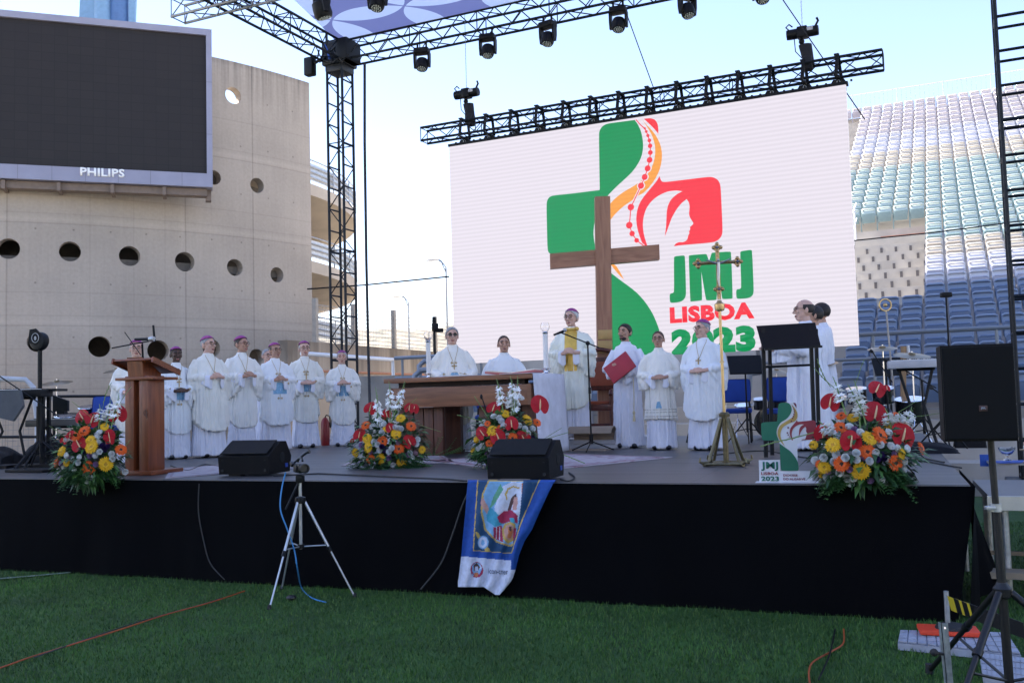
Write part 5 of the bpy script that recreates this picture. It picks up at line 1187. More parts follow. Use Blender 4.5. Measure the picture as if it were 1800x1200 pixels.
oc = b.build('altar_cloth', mat('white_linen', (.60, .60, .66), .85, bump=.3, bscale=12)); oc.location = al.location; oc.rotation_euler = al.rotation_euler
sm = oc.modifiers.new('s', 'SOLIDIFY'); sm.thickness = .004
tag(oc, 'plain white linen cloth hanging over the right end of the altar', 'altar cloth')
def on_altar(x, y, z=0): return al.matrix_basis @ Vector((x, y, hA + z))
t = thing('open_missal', 'open book with pinkish red edges lying on the altar before the bending priest', 'book', on_altar(wA * .80, .45, .008), STAGE_ROT)
b = MB(); b.box((-.17, 0, .015), (.34, .3, .03), rotm('Y', .10), bev=.004); b.box((.17, 0, .015), (.34, .3, .03), rotm('Y', -.10), bev=.004); b.build('cover', mat('pink_red_cover', (.42, .13, .12), .6), t)
b = MB(); b.box((-.165, 0, .034), (.31, .28, .02), rotm('Y', .10), bev=.004); b.box((.165, 0, .034), (.31, .28, .02), rotm('Y', -.10), bev=.004); b.build('pages', mat('page_edges', (.7, .66, .56), .8), t)
t = thing('altar_paper', 'white sheets lying on the altar in front of the priest with sunglasses', 'papers', on_altar(wA * .48, .3, .006), STAGE_ROT); MB().box((0, 0, .006), (.4, .3, .012)).build('sheets', mat('white_paper', (.7, .7, .7), .8), t)
def candle(loc, label, h):
    t = thing('altar_candle', label, 'candle', loc, 0, 'altar candles'); 
    MB().lathe([(.09, 0), (.085, .012), (.03, .03), (.022, .05), (.06, .07), (.062, .08), (.02, .085)], n=24).build('candlestick', CHROME, t)
    MB().lathe([(.032, .08), (.032, h), (.003, h + .002)], n=20).build('wax_column', mat('white_wax', (.72, .70, .68), .45, var=.03), t)
    MB().lathe([(.034, h), (.038, h + .02), (.03, h + .03)], n=20).build('collar', CHROME, t)
    g = bpy.data.materials.get('clear_glass') or mat('clear_glass', (1, 1, 1), .03, var=0, trans=1.0)
    MB().lathe([(.03, h + .03), (.055, h + .07), (.06, h + .10), (.045, h + .15), (.043, h + .15), (.057, h + .10), (.052, h + .07), (.028, h + .034)], n=24).build('glass_shade', g, t)
candle(on_altar(.20, .9, 0), 'tall white candle with glass shade at the left end of the altar', .50)
candle(on_altar(wA * .985 - .05, .75, 0), 'tall white candle with glass shade between the bending priest and the celebrant', .52)

# rugs
def rug(corners, label, c1, c2, nm):
    M = mat(nm, c1, .9, var=0); nt = M.node_tree; bs = nt.nodes['Principled BSDF']; tc = nd(nt, 'ShaderNodeTexCoord'); vo = nd(nt, 'ShaderNodeTexVoronoi'); vo.inputs['Scale'].default_value = 7; nz = nd(nt, 'ShaderNodeTexNoise'); nz.inputs['Scale'].default_value = 11; nz.inputs['Detail'].default_value = 6
    cr = nd(nt, 'ShaderNodeValToRGB'); e = cr.color_ramp.elements; e[0].position = .42; e[0].color = (*c2, 1); e[1].position = .56; e[1].color = (*c1, 1); mx = nd(nt, 'ShaderNodeMath', operation='MULTIPLY_ADD'); mx.inputs[1].default_value = .5; L = nt.links.new
    L(tc.outputs['Object'], vo.inputs[0]); L(tc.outputs['Object'], nz.inputs['Vector']); L(vo.outputs['Distance'], mx.inputs[0]); L(nz.outputs[0], mx.inputs[2]); mx2 = nd(nt, 'ShaderNodeMath', operation='MULTIPLY'); mx2.inputs[1].default_value = .8; L(mx.outputs[0], mx2.inputs[0]); L(mx2.outputs[0], cr.inputs[0]); L(cr.outputs[0], bs.inputs['Base Color'])
    c = [AZ(x, y, H + .008) for x, y in corners]; cen = sum(c, Vector()) / 4; t = thing('rug', label, 'rug', Vector((cen.x, cen.y, H)), 0)
    MB().prism([Vector((p.x, p.y, H + .002)) for p in c], (0, 0, .007)).build('pile', M, t, world=True, smooth=False)
    inn = [cen + (p - cen) * .93 for p in c]; b = MB()
    for k in range(4): b.prism([Vector((p.x, p.y, H + .0095)) for p in (inn[k], inn[(k + 1) % 4], cen + (inn[(k + 1) % 4] - cen) * .95, cen + (inn[k] - cen) * .95)], (0, 0, .002))
    b.build('border', mat(nm + '_border', c2, .9), t, world=True, smooth=False)
rug([(740, 808), (1000, 797), (1182, 803), (925, 829)], 'faded pink and white patterned rug under the altar front and microphone stand', (.42, .36, .38), (.26, .14, .16), 'faded_rug')
rug([(640, 800), (770, 795), (800, 812), (600, 818)], 'pale worn patterned rug left of the altar', (.42, .37, .38), (.28, .16, .18), 'pale_rug')
rug([(300, 824), (420, 813), (520, 822), (290, 840)], 'grey and pink rug between the wooden ambo and left monitor', (.36, .33, .36), (.27, .22, .24), 'grey_rug')
# dais, chair, cardboard
def ground_at(px, Y, z): v = AY(px, 700, Y); return Vector((v.x, v.y, z))
ds = thing('dais', 'low white edged dais under the celebrant and his chair', 'platform', ground_at(1040, 13.75, H), STAGE_ROT)
MB().box((0, 0, .03), (1.5, 1.6, .055), bev=.008).build('lower_board', mat('white_board_edge', (.5, .5, .54), .6), ds); MB().box((0, 0, .089), (1.44, 1.54, .055), bev=.008).build('upper_board', mat('white_board_edge', (.5, .5, .54), .6), ds)
THR = wood('dark_red_wood', (.11, .022, .014), (.05, .012, .008), .3, axis=2)
th = thing('presider_chair', 'dark red carved wooden presider chair behind the celebrant', 'chair', ground_at(1049, 13.9, H + .12), STAGE_ROT + .05)
b = MB(); b.box((0, .28, .93), (.56, .05, .5), bev=.02); b.tube([(-.28, .28, 1.16), (-.15, .28, 1.27), (0, .28, 1.3), (.15, .28, 1.27), (.28, .28, 1.16)], .035, 10); b.build('backrest', THR, th)
for s in (-1, 1):
    MB().tube([(s * .27, .28, 0), (s * .27, .28, 1.15)], .032, 10).build('leg', THR, th); MB().tube([(s * .27, -.24, 0), (s * .27, -.24, .1), (s * .27, -.24, .62)], [.04, .028, .03], 10).build('leg', THR, th)
    MB().tube([(s * .27, .26, .66), (s * .28, 0, .68), (s * .28, -.28, .66), (s * .28, -.31, .61)], .03, 10).build('armrest', THR, th)
MB().box((0, 0, .43), (.56, .54, .1), bev=.02).build('seat', THR, th); MB().box((0, 0, .50), (.48, .48, .05), bev=.02).build('cushion', mat('rust_cushion', (.24, .05, .02), .6), th); MB().box((0, .249, .93), (.42, .012, .36), bev=.004).build('back_panel', mat('rust_cushion', (.24, .05, .02), .6), th); MB().tube([(-.25, -.24, .18), (.25, -.24, .18)], .02, 8).build('stretcher', THR, th)
cb = thing('cardboard_tube', 'beige rolled cardboard lying on the stage behind the microphone stand', 'roll', AZ(1030, 790, H), STAGE_ROT)
CBM = mat('beige_card', (.30, .235, .175), .75)
b = MB(); pr = []
for k in range(15): a = math.pi * (1.25 - 1.1 * k / 14); pr.append((-.14 * 1 + .17 * math.cos(a), .15 + .16 * math.sin(a)))
b.rings([[Vector((x, -p[0], p[1])) for p in pr] + [Vector((x, -p[0] * .96 , p[1] * .96)) for p in reversed(pr)] for x in (-.26, .36)]); b.box((.05, -.1, .006), (.62, .4, .01)); b.build('card', CBM, cb)

# tall wooden cross
cy = 14.35; cp = ground_at(1063, cy, H); zc0 = AY(1059, 347, cy).z
cr_ = thing('wooden_cross', 'tall plain brown wooden cross standing in front of the big screen', 'cross', cp, 0)
wv = (AY(1072, 500, cy) - AY(1045, 500, cy)).length * .98
pt = AY(1058.5, 347, cy); pb_ = AY(1064, 700, cy); pb2 = pt + (pb_ - pt) * ((pt.z - H) / (pt.z - pb_.z))
b = MB(); b.rings([[p + Vector((x, y, 0)) for x, y in ((-wv / 2, -.08), (wv / 2, -.08), (wv / 2, .08), (-wv / 2, .08))] for p in (pb2, pt)]); b.build('post', CROSSW, cr_, world=True, smooth=False)
cl_, cr2 = AY(967, 460, cy + .14), AY(1158, 444, cy - .06); b = MB(); hv_ = wv / 2 * 1.0
up_ = Vector((0, 0, 1)); b.rings([[p + Vector((0, y, z)) for y, z in ((-.07, -hv_), (.07, -hv_), (.07, hv_), (-.07, hv_))] for p in (cl_, cr2)]); CROSSH = wood('cross_timber_beam', (.36, .175, .10), (.24, .105, .06), .5, axis=0); b.build('crossbeam', CROSSH, cr_, world=True, smooth=False)
for y0, y1 in ((580, 596), (599, 620)):
    pa, pbb = AY(1051, y0, cy - .085), AY(1076, y1, cy - .085); b = MB(); b.box(((pa.x + pbb.x) / 2, cy - .088, (pa.z + pbb.z) / 2), (pbb.x - pa.x, .012, pa.z - pbb.z), bev=.003); b.build('plaque', mat('brass_plaque', (.40, .26, .10), .5, metal=.4), cr_, world=True)

# processional crucifix
pf = AZ(1277, 818, H); ptop = AY(1265, 540, pf.y - .0); kk = (ptop - pf)
pc = thing('processional_cross', 'shiny gold processional crucifix on a tall pole with claw footed base', 'cross', pf)
T = lambda z: pf + kk * ((z) / kk.z)
z540 = kk.z
b = MB(); b.tube([T(.30), T(z540)], .0145, 12); b.lathe([(.02, -.04), (.045, -.03), (.05, 0), (.05, .03), (.028, .05), (.02, .07)], T(z540), 12); b.lathe([(.022, 0), (.022, .012), (.017, .02)], T(1.0), 12); b.build('pole', BRASS, pc, world=True)
b = MB(); b.tube([T(.02), T(.5)], .028, 10)
b.lathe([(.05, .47), (.055, .5), (.035, .52)], pf, 8)
for k in range(4):
    a = STAGE_ROT + math.pi / 4 + k * math.pi / 2; d = Vector((math.cos(a), math.sin(a), 0)); b.tube([T(.46) + d * .04, pf + d * .2 + Vector((0, 0, .05)), pf + d * .27 + Vector((0, 0, .035)), pf + d * .31 + Vector((0, 0, .05)), pf + d * .30 + Vector((0, 0, .09))], [.016, .016, .016, .012, .008], 6); b.tube([pf + d * .05 + Vector((0, 0, .02)), pf + d * .27 + Vector((0, 0, .02))], .018, 6)
    d2 = Vector((math.cos(a + math.pi / 2), math.sin(a + math.pi / 2), 0)); b.tube([pf + d * .25 + Vector((0, 0, .025)), pf + d2 * .25 + Vector((0, 0, .025))], .014, 6)
b.build('base', BRONZE, pc, world=True)
zt_ = AY(1266, 426, pf.y).z - H - .0; xr = Vector((1, -.17, 0)).normalized(); zl = z540 + .06
ANT = mat('antique_gold', (.42, .28, .14), .35, metal=.8, var=.35, scale=60)
b = MB(); b.box(T((zt_ + zl) / 2), (.035, .018, zt_ - zl - .04)); xc = T(zt_ - .20)
xl, xr_ = xc - xr * .17, xc + xr * .17; b.tube([xl, xr_], .017, 8)
for c in (T(zt_ - .05), xl - xr * .02, xr_ + xr * .02, T(zl + .12)):
    b.prism([c + xr * .05, c + Vector((0, 0, .05)), c - xr * .05, c - Vector((0, 0, .05))], (0, .016, 0))
    for q_ in (xr * .035, xr * -.035, Vector((0, 0, .035)), Vector((0, 0, -.035))): b.ell(c + q_, (.02, .014, .02), 10, 6)
b.build('crucifix', ANT, pc, world=True)
b = MB(); f0 = Vector((0, -.03, 0)); b.ell(xc + f0 + Vector((0, 0, .02)), (.012, .012, .016)); b.tube([xc + f0 - xr * .12 + Vector((0, 0, .03)), xc + f0 - xr * .03 - Vector((0, 0, .01)), xc + f0 + xr * .03 - Vector((0, 0, .01)), xc + f0 + xr * .12 + Vector((0, 0, .03))], .007, 6); b.tube([xc + f0, xc + f0 - Vector((0, 0, .10)), xc + f0 - Vector((.006, 0, .17)), xc + f0 - Vector((0, 0, .24))], [.016, .014, .012, .006], 8); b.build('corpus', mat('silver_figure', (.4, .4, .42), .3, metal=.9), pc, world=True)
for c in (T(zt_ - .05), xl - xr * .02, xr_ + xr * .02, T(zl + .12)): MB().ell(c + Vector((0, -.01, 0)), (.017, .012, .017), 10, 6).build('medallion', mat('dark_enamel', (.12, .12, .16), .25, metal=.5), pc, world=True)

# celebrant's microphone stand
mf = AZ(1040, 793, H); ms_ = thing('microphone_stand', 'black boom microphone stand in front of the celebrant', 'microphone stand', mf)
zj = AY(1035, 603, mf.y).z - H
jn = AY(1033, 603, mf.y); b = MB(); b.tube([mf + Vector((0, 0, .12)), jn], .011, 8); b.tube([mf + Vector((0, 0, .10)), mf + Vector((0, 0, .22))], .026, 10); b.ell(jn, (.03, .03, .03)); b.tube([mf + Vector((0, 0, .75)), mf + Vector((0, 0, .83))], .018, 8)
for a in (.2, 2.5, 4.4): b.tube([mf + Vector((0, 0, .13)), mf + Vector((.3 * math.cos(a), .3 * math.sin(a), .012))], .009, 6)
tip = AY(985, 584, mf.y - .25); b.tube([jn + (jn - tip) * .45, jn, tip], .009, 8); b.build('stand', BLACK, ms_, world=True)
b = MB(); d_ = (AY(975, 588, mf.y - .25) - tip); b.tube([tip - d_ * .6, tip + d_ * 1.2], [.018, .013], 10); b.build('microphone', BLACK, ms_, world=True); MB().ell(tip - d_ * .8 + Vector((.0, 0, .006)), (.026, .026, .026)).build('grille', STEEL, ms_, world=True)
tf = AZ(866, 811, H); t = thing('desk_microphone', 'small gooseneck microphone on a round black base in front of the altar leg', 'microphone', tf)
MB().lathe([(.12, 0), (.12, .012), (.06, .03), (.02, .035)], tf, 24).tube([tf, tf + Vector((0, 0, .35)), tf + Vector((-.05, 0, .55)), tf + Vector((-.1, 0, .72))], .007, 6).ell(tf + Vector((-.11, 0, .74)), (.016, .016, .03)).build('gooseneck', BLACK, t, world=True)

# black lectern at the right
lf = AZ(1348, 806, H); lr = AZ(1443, 800, H); ly = lf.y + .1; ln_ = thing('black_lectern', 'black metal frame lectern with a sloping dark desk at the right of the stage', 'lectern', Vector((lf.x, ly, H)), 0)
def LP(px, py, dy=0): return AY(px, py, ly + dy)
DESK = mat('dark_wood_laminate', (.008, .005, .005), .5, spec=.2)
b = MB(); b.prism([LP(1330, 573), LP(1433, 567), LP(1443, 608, -.12), LP(1341, 613, -.12)], (0, .02, .004)); b.build('desk', DESK, ln_, world=True, smooth=False)
b = MB(); b.prism([LP(1343, 612, -.13), LP(1444, 607, -.13), LP(1444, 611, -.13), LP(1343, 616, -.13)], (0, -.03, 0)); b.build('ledge', BLACK, ln_, world=True, smooth=False)
for x0, x1, dy in ((1341, 1346, -.02), (1352, 1357, .30), (1425, 1432, -.02), (1434, 1440, .30)):
    top_ = LP(x0, 578, dy); bot = LP(x1, 790, dy); bot.z = H + .01; b = MB(); b.rings([[p + Vector((x, y, 0)) for x, y in ((-.018, -.018), (.018, -.018), (.018, .018), (-.018, .018))] for p in (bot, top_)]); b.build('leg', BLACK, ln_, world=True, smooth=False)
b = MB(); b.tube([LP(1345, 645), LP(1430, 641)], .014, 6); b.tube([LP(1345, 645), LP(1354, 642, .3)], .012, 6); b.tube([LP(1346, 750), LP(1432, 744)], .014, 6); b.tube([LP(1354, 750, .3), LP(1438, 744, .3)], .014, 6); b.build('crossbar', BLACK, ln_, world=True)

# stage monitors
MON = mat('black_speaker_shell', (.004, .004, .005), .6, bump=.25, bscale=200, spec=.2); GRL = mat('black_speaker_grille', (.003, .003, .004), .6, bump=.6, bscale=420, spec=.2)
def wedge(px, py, wpx, label, rz):
    q = AZ(px, py, H); t = thing('stage_monitor', label, 'stage monitor', Vector((q.x, q.y, H)), STAGE_ROT + rz, 'wedge monitors on the stage front'); w = wpx / FOC * q.y
    pr = [(-.20, .02), (.20, .02), (.235, .18), (.13, .335), (.02, .34), (-.22, .20)]
    b = MB(); b.prism([Vector((-w / 2, y, z)) for y, z in pr], (w, 0, 0)); b.build('cabinet', MON, t, smooth=False)
    b = MB(); b.prism([Vector((-w / 2 + .03, -.2075, .22)), Vector((w / 2 - .03, -.2075, .22)), Vector((w / 2 - .03, .005, .345)), Vector((-w / 2 + .03, .005, .345))], (0, -.005, .008)); b.build('grille', GRL, t, smooth=False)
    b = MB(); b.lathe([(.055, 0), (.05, .006), (.03, .008)], (w / 2 - .003, .05, .17), 16, axis=(1, 0, 0)); b.build('handle_recess', mat('recess', (.004, .004, .004), .9), t); MB().box((w / 2 + .002, .13, .09), (.006, .05, .04)).build('blue_connector', mat('blue_plug', (.02, .06, .3), .4), t, smooth=False)
    b = MB(); b.box((-w * .22, -.13, .01), (.14, .08, .03)); b.build('foot', RUBBER, t, smooth=False)
    for x, z in ((-.42, .06), (.42, .06), (-.42, .17), (.42, .17)): MB().lathe([(.014, 0), (.014, .006)], (x * w, -.21, z), 10, axis=(0, -1, 0)).build('bolt', RUBBER, t)
    return t
wedge(448, 834, 98, 'left black wedge monitor near the camcorder tripod', .10)
wedge(925, 842, 112, 'right black wedge monitor above the hanging blue banner', .03)
t = thing('cardboard_strip', 'flat beige cardboard strip under the right black monitor', 'cardboard', ST(-3.5, .03, H + .001), STAGE_ROT); MB().box((0, 0, .011), (.26, .12, .02)).build('card', CBM, t, smooth=False)
t = thing('floor_board', 'flat black board lying on the deck at the far left edge', 'board', AZ(60, 829, H), STAGE_ROT); MB().box((0, 0, .02), (.6, .3, .035), bev=.01).build('board', MON, t)

# ------------------------------------------------------------------ the small cut-out sign
cs = thing('cutout_sign', 'small standing cut-out cross emblem sign at the stage edge beside the right flowers', 'sign', ST(-1.25, .07, H), STAGE_ROT)
WS = mat('sign_white', (.66, .67, .72), .5, var=.03); GS = mat('sign_green', (.0, .13, .075), .5, var=.05); RS = mat('sign_red', (.26, .02, .04), .5, var=.05); YS = mat('sign_gold', (.45, .30, .08), .5, var=.05); DR = mat('sign_dark_red', (.14, .01, .04), .5, var=0)
ZD = lambda p: (1300 + p[0] / 5, 680 + p[1] / 5)
def cut(name, pts, m_, off=0, th_=.008, sm=2, T=ZD):
    q = smooth_poly([T(p) for p in pts], sm) if sm else [T(p) for p in pts]
    return MB().prism([TP(x, y, .10 - off) for x, y in q], NX * th_).build(name, m_, cs, world=True, smooth=False)
cut('white_backing', [(345, 150), (380, 137), (440, 137), (480, 135), (500, 160), (505, 200), (515, 240), (512, 290), (560, 303), (650, 303), (668, 318), (680, 440), (668, 462), (560, 470), (505, 500), (512, 660), (500, 700), (370, 730), (352, 480), (330, 430), (325, 400), (330, 300)], WS, 0, .008)
cut('green_arm', [(340, 150), (365, 137), (430, 137), (452, 165), (460, 200), (450, 235), (415, 280), (360, 310), (332, 355), (324, 400), (330, 440), (340, 468), (212, 470), (195, 458), (188, 325), (200, 310), (330, 302)], GS, .004)
cut('green_foot', [(352, 495), (400, 530), (450, 565), (490, 615), (515, 665), (520, 725), (508, 737), (375, 737), (362, 722)], GS, .004)
cut('gold_ribbon', [(455, 150), (490, 190), (510, 230), (508, 270), (490, 300), (430, 320), (380, 350), (358, 400), (362, 450), (398, 520), (352, 470), (333, 420), (335, 380), (355, 335), (410, 300), (460, 270), (485, 240), (478, 200)], YS, .004)
cut('red_corner', [(470, 137), (490, 140), (500, 158), (500, 185)], DR, .004, sm=0)
RSM = [((x - 822) / (1524 - 822) * (676 - 440) + 440, (y - 553) / (1120 - 553) * (468 - 290) + 290) for x, y in RED]
cut('red_arm', RSM, RS, .004, sm=1)
b = MB()
for x, y, r in ((462, 165, 3), (470, 178, 4), (476, 192, 5), (480, 207, 6), (481, 223, 6), (478, 240, 7), (473, 258, 7), (466, 275, 7), (456, 300, 7), (427, 357, 8), (420, 402, 7), (428, 420, 6), (438, 436, 5)):
    c = TP(*ZD((x, y)), .0905); b.prism([c + (UX * math.cos(k * .628) + Vector((0, 0, 1)) * math.sin(k * .628)) * r / 5 * .0045 for k in range(10)], NX * .003)
b.build('rosary_beads', DR, cs, world=True, smooth=False)
cut('white_plate', [(168, 642), (355, 640), (358, 738), (640, 738), (640, 840), (175, 840)], WS, .002, .01, 0)
cut('foot_plate', [(135, 838), (690, 838), (690, 853), (135, 853)], WS, .05, .12, 0)
def ctx(body, x0, y0, x1, h, m_, bold):
    A, B_ = TP(*ZD((x0, y0)), .0955), TP(*ZD((x1, y0 - 4)), .0955); ex = B_ - A; ex.z = 0; hh = (TP(*ZD((x0, y0 - h)), .0955) - A).length
    text_fit('lettering', body, A, ex, (0, 0, 1), ex.length, hh, m_, cs, bold, .002)
ctx('JMJ', 190, 735, 340, 78, GS, .03); ctx('LISBOA', 190, 771, 342, 26, RS, .025); ctx('2023', 192, 825, 347, 42, GS, .035); ctx('DIOCESE', 385, 784, 510, 20, RS, .015); ctx('DO ALGARVE', 385, 817, 577, 20, RS, .015)
# ------------------------------------------------------------------ flowers
FRED = mat('glossy_red_spathe', (.44, .004, .012), .36, var=.35, scale=25, spec=.3, bump=.4, bscale=60)
CREAM = mat('cream_spadix', (.72, .5, .28), .5); YEL = mat('yellow_petal', (.80, .46, .01), .6, var=.12); ORA = mat('orange_petal', (.78, .12, .01), .6, var=.15); DKC = mat('dark_flower_centre', (.03, .012, .008), .8)
YC = mat('ochre_flower_centre', (.5, .25, .02), .8); WPE = mat('white_petal', (.93, .93, .92), .6, var=.03); LIL = mat('lilac_petal', (.36, .22, .42), .6, var=.15); PUR = mat('deep_purple_petal', (.05, .02, .14), .6, var=.2); PNK = mat('pale_pink_petal', (.62, .42, .5), .6, var=.1)
LEAF = mat('dark_green_leaf', (.022, .075, .02), .5, var=.4, scale=8); LEAF2 = mat('mid_green_leaf', (.06, .16, .035), .5, var=.3, scale=8); STEM = mat('pale_green_stem', (.16, .25, .07), .5)
# templates face +Z, unit radius 1
def t_spathe():
    b = MB(); N_, M_ = 28, 7
    def fn(u, v):
        a = 2 * math.pi * u; c = math.cos(a); r = (1 - .30 * max(0, -math.cos(a)) ** 14 * 2.2) * (1 + .14 * max(0, c) ** 6)
        x = r * v * math.sin(a) * .92; y = r * v * math.cos(a); return Vector((x, y, .16 * v * v + .10 * math.sin(a * 2) * v * v - .22 * max(0, y) ** 2 + .03 * math.sin(9 * a) * v * v))
    b.grid(fn, N_, M_); return b.mesh('spathe')
def t_spadix():
    b = MB(); b.tube([(0, -.35, .08), (0, -.05, .25), (0, .35, .42), (0, .55, .46)], [.075, .085, .06, .03], 8); return b.mesh('spadix')
def t_gerbera(n=22):
    b = MB()
    for ring_, (r0, r1, z) in enumerate(((.2, 1, .0), (.18, .86, .07), (.15, .55, .12))):
        nn = n - ring_ * 3
        for k in range(nn):
            a = 2 * math.pi * (k + ring_ * .5) / nn + rnd.uniform(-.05, .05); d = Vector((math.cos(a), math.sin(a), 0)); s_ = Vector((-d.y, d.x, 0)); w = .125 * r1; zz = z + rnd.uniform(-.03, .05); L_ = r1 * rnd.uniform(.93, 1.03)
            b.quad(d * r0 - s_ * w * .5 + Vector((0, 0, zz)), d * L_ * .75 - s_ * w + Vector((0, 0, zz + .09)), d * L_ + Vector((0, 0, zz + .02)), d * L_ * .75 + s_ * w + Vector((0, 0, zz + .09))); b.quad(d * r0 - s_ * w * .5 + Vector((0, 0, zz)), d * L_ * .75 + s_ * w + Vector((0, 0, zz + .09)), d * r0 + s_ * w * .5 + Vector((0, 0, zz)), d * r0 + Vector((0, 0, zz - .01)))
    return b.mesh('gerbera', smooth=False)
def t_centre(): return MB().lathe([(.30, .03), (.27, .14), (.15, .18), (.01, .16)], n=16).mesh('centre')
def t_rose():
    b = MB()
    for lay, (r, h, n) in enumerate(((1.0, .25, 6), (.8, .5, 6), (.55, .62, 5), (.3, .68, 4))):
        for k in range(n):
            a0 = 2 * math.pi * (k + lay * .4) / n
            def fn(u, v): a = a0 + (u - .5) * 2 * math.pi / n * 1.5; rr = r * (.25 + .75 * math.sin(v * 1.6)) * (1 + .08 * math.cos((u - .5) * 5)); return Vector((rr * math.cos(a), rr * math.sin(a), -.45 + (h + .45) * v + .06 * math.sin(u * 6 + k)))
            b.grid(fn, 4, 4)
    return b.mesh('lisianthus', fixn=False)
def t_glad():
    """a flowering spike one unit tall along +Z with open florets below and buds above"""
    b = MB(); b.mi = 1; b.tube([(0, 0, -.5), (.01, 0, .2), (.02, .01, .7), (.05, .02, 1.0)], [.014, .013, .010, .006], 6)
    for k in range(15):
        z = -.02 + k * .068; s_ = 1.0 if k < 8 else max(.28, 1 - (k - 7) * .12); a0 = k * 2.4 if k % 2 else k * 2.4 + .4
        d = Vector((math.cos(a0), math.sin(a0), .5)).normalized(); c = Vector((.012, 0, z)) + d * .03 * s_
        if k < 11:
            b.mi = 0; x, y, ax = frame(d)
            for p in range(6):
                a = p * math.pi / 3; e = x * math.cos(a) + y * math.sin(a); t_ = x * -math.sin(a) + y * math.cos(a)
                b.quad(c, c + (ax * .05 + e * .04 - t_ * .026) * s_ * 1.15, c + (ax * .058 + e * .095) * s_ * 1.15, c + (ax * .05 + e * .04 + t_ * .026) * s_ * 1.15)
        else: b.mi = 1; b.ell(c, (.012 * s_ * 2, .012 * s_ * 2, .035 * s_ * 1.5), 6, 5)
    return b.mesh('gladiolus', fixn=False, smooth=False)
def t_budspray():
    b = MB(); pts = spline([(0, 0, 0), (.02, 0, .35), (.10, .02, .7), (.24, .03, 1.0)], 5); b.tube(pts, .011, 6)
    for k in range(9): p = pts[4 + k]; b.ell(p + Vector((.02 * (1 if k % 2 else -1), 0, .015)), (.014, .014, .045), 6, 5)
    return b.mesh('bud_spray')
TS, TX, TG, TC_, TR, TGL, TBS = t_spathe(), t_spadix(), t_gerbera(), t_centre(), t_rose(), t_glad(), t_budspray()
TGL.materials.append(WPE); TGL.materials.append(STEM)
def inst(nm, me, mm, parent, loc, q, sc):
    o = bpy.data.objects.new(nm, me); COL.objects.link(o); o.parent = parent
    if mm is not None:
        if not me.materials: me.materials.append(mm)
        o.material_slots[0].link = 'OBJECT'; o.material_slots[0].material = mm
    o.rotation_mode = 'QUATERNION'; o.rotation_quaternion = q; o.location = loc; o.scale = (sc,) * 3 if not isinstance(sc, tuple) else sc; return o
def leafblade(b, p, d, ln, w, droop=.3):
    d = Vector(d).normalized(); s_ = d.cross(Vector((rnd.uniform(-.4, .4), rnd.uniform(-.4, .4), 1))).normalized(); q1 = p + d * ln * .45; q2 = p + d * ln + Vector((0, 0, -droop * ln)); up = s_.cross(d) * .12 * w
    b.quad(p, q1 - s_ * w, q2, q1 + up); b.quad(p, q1 + up, q2, q1 + s_ * w)
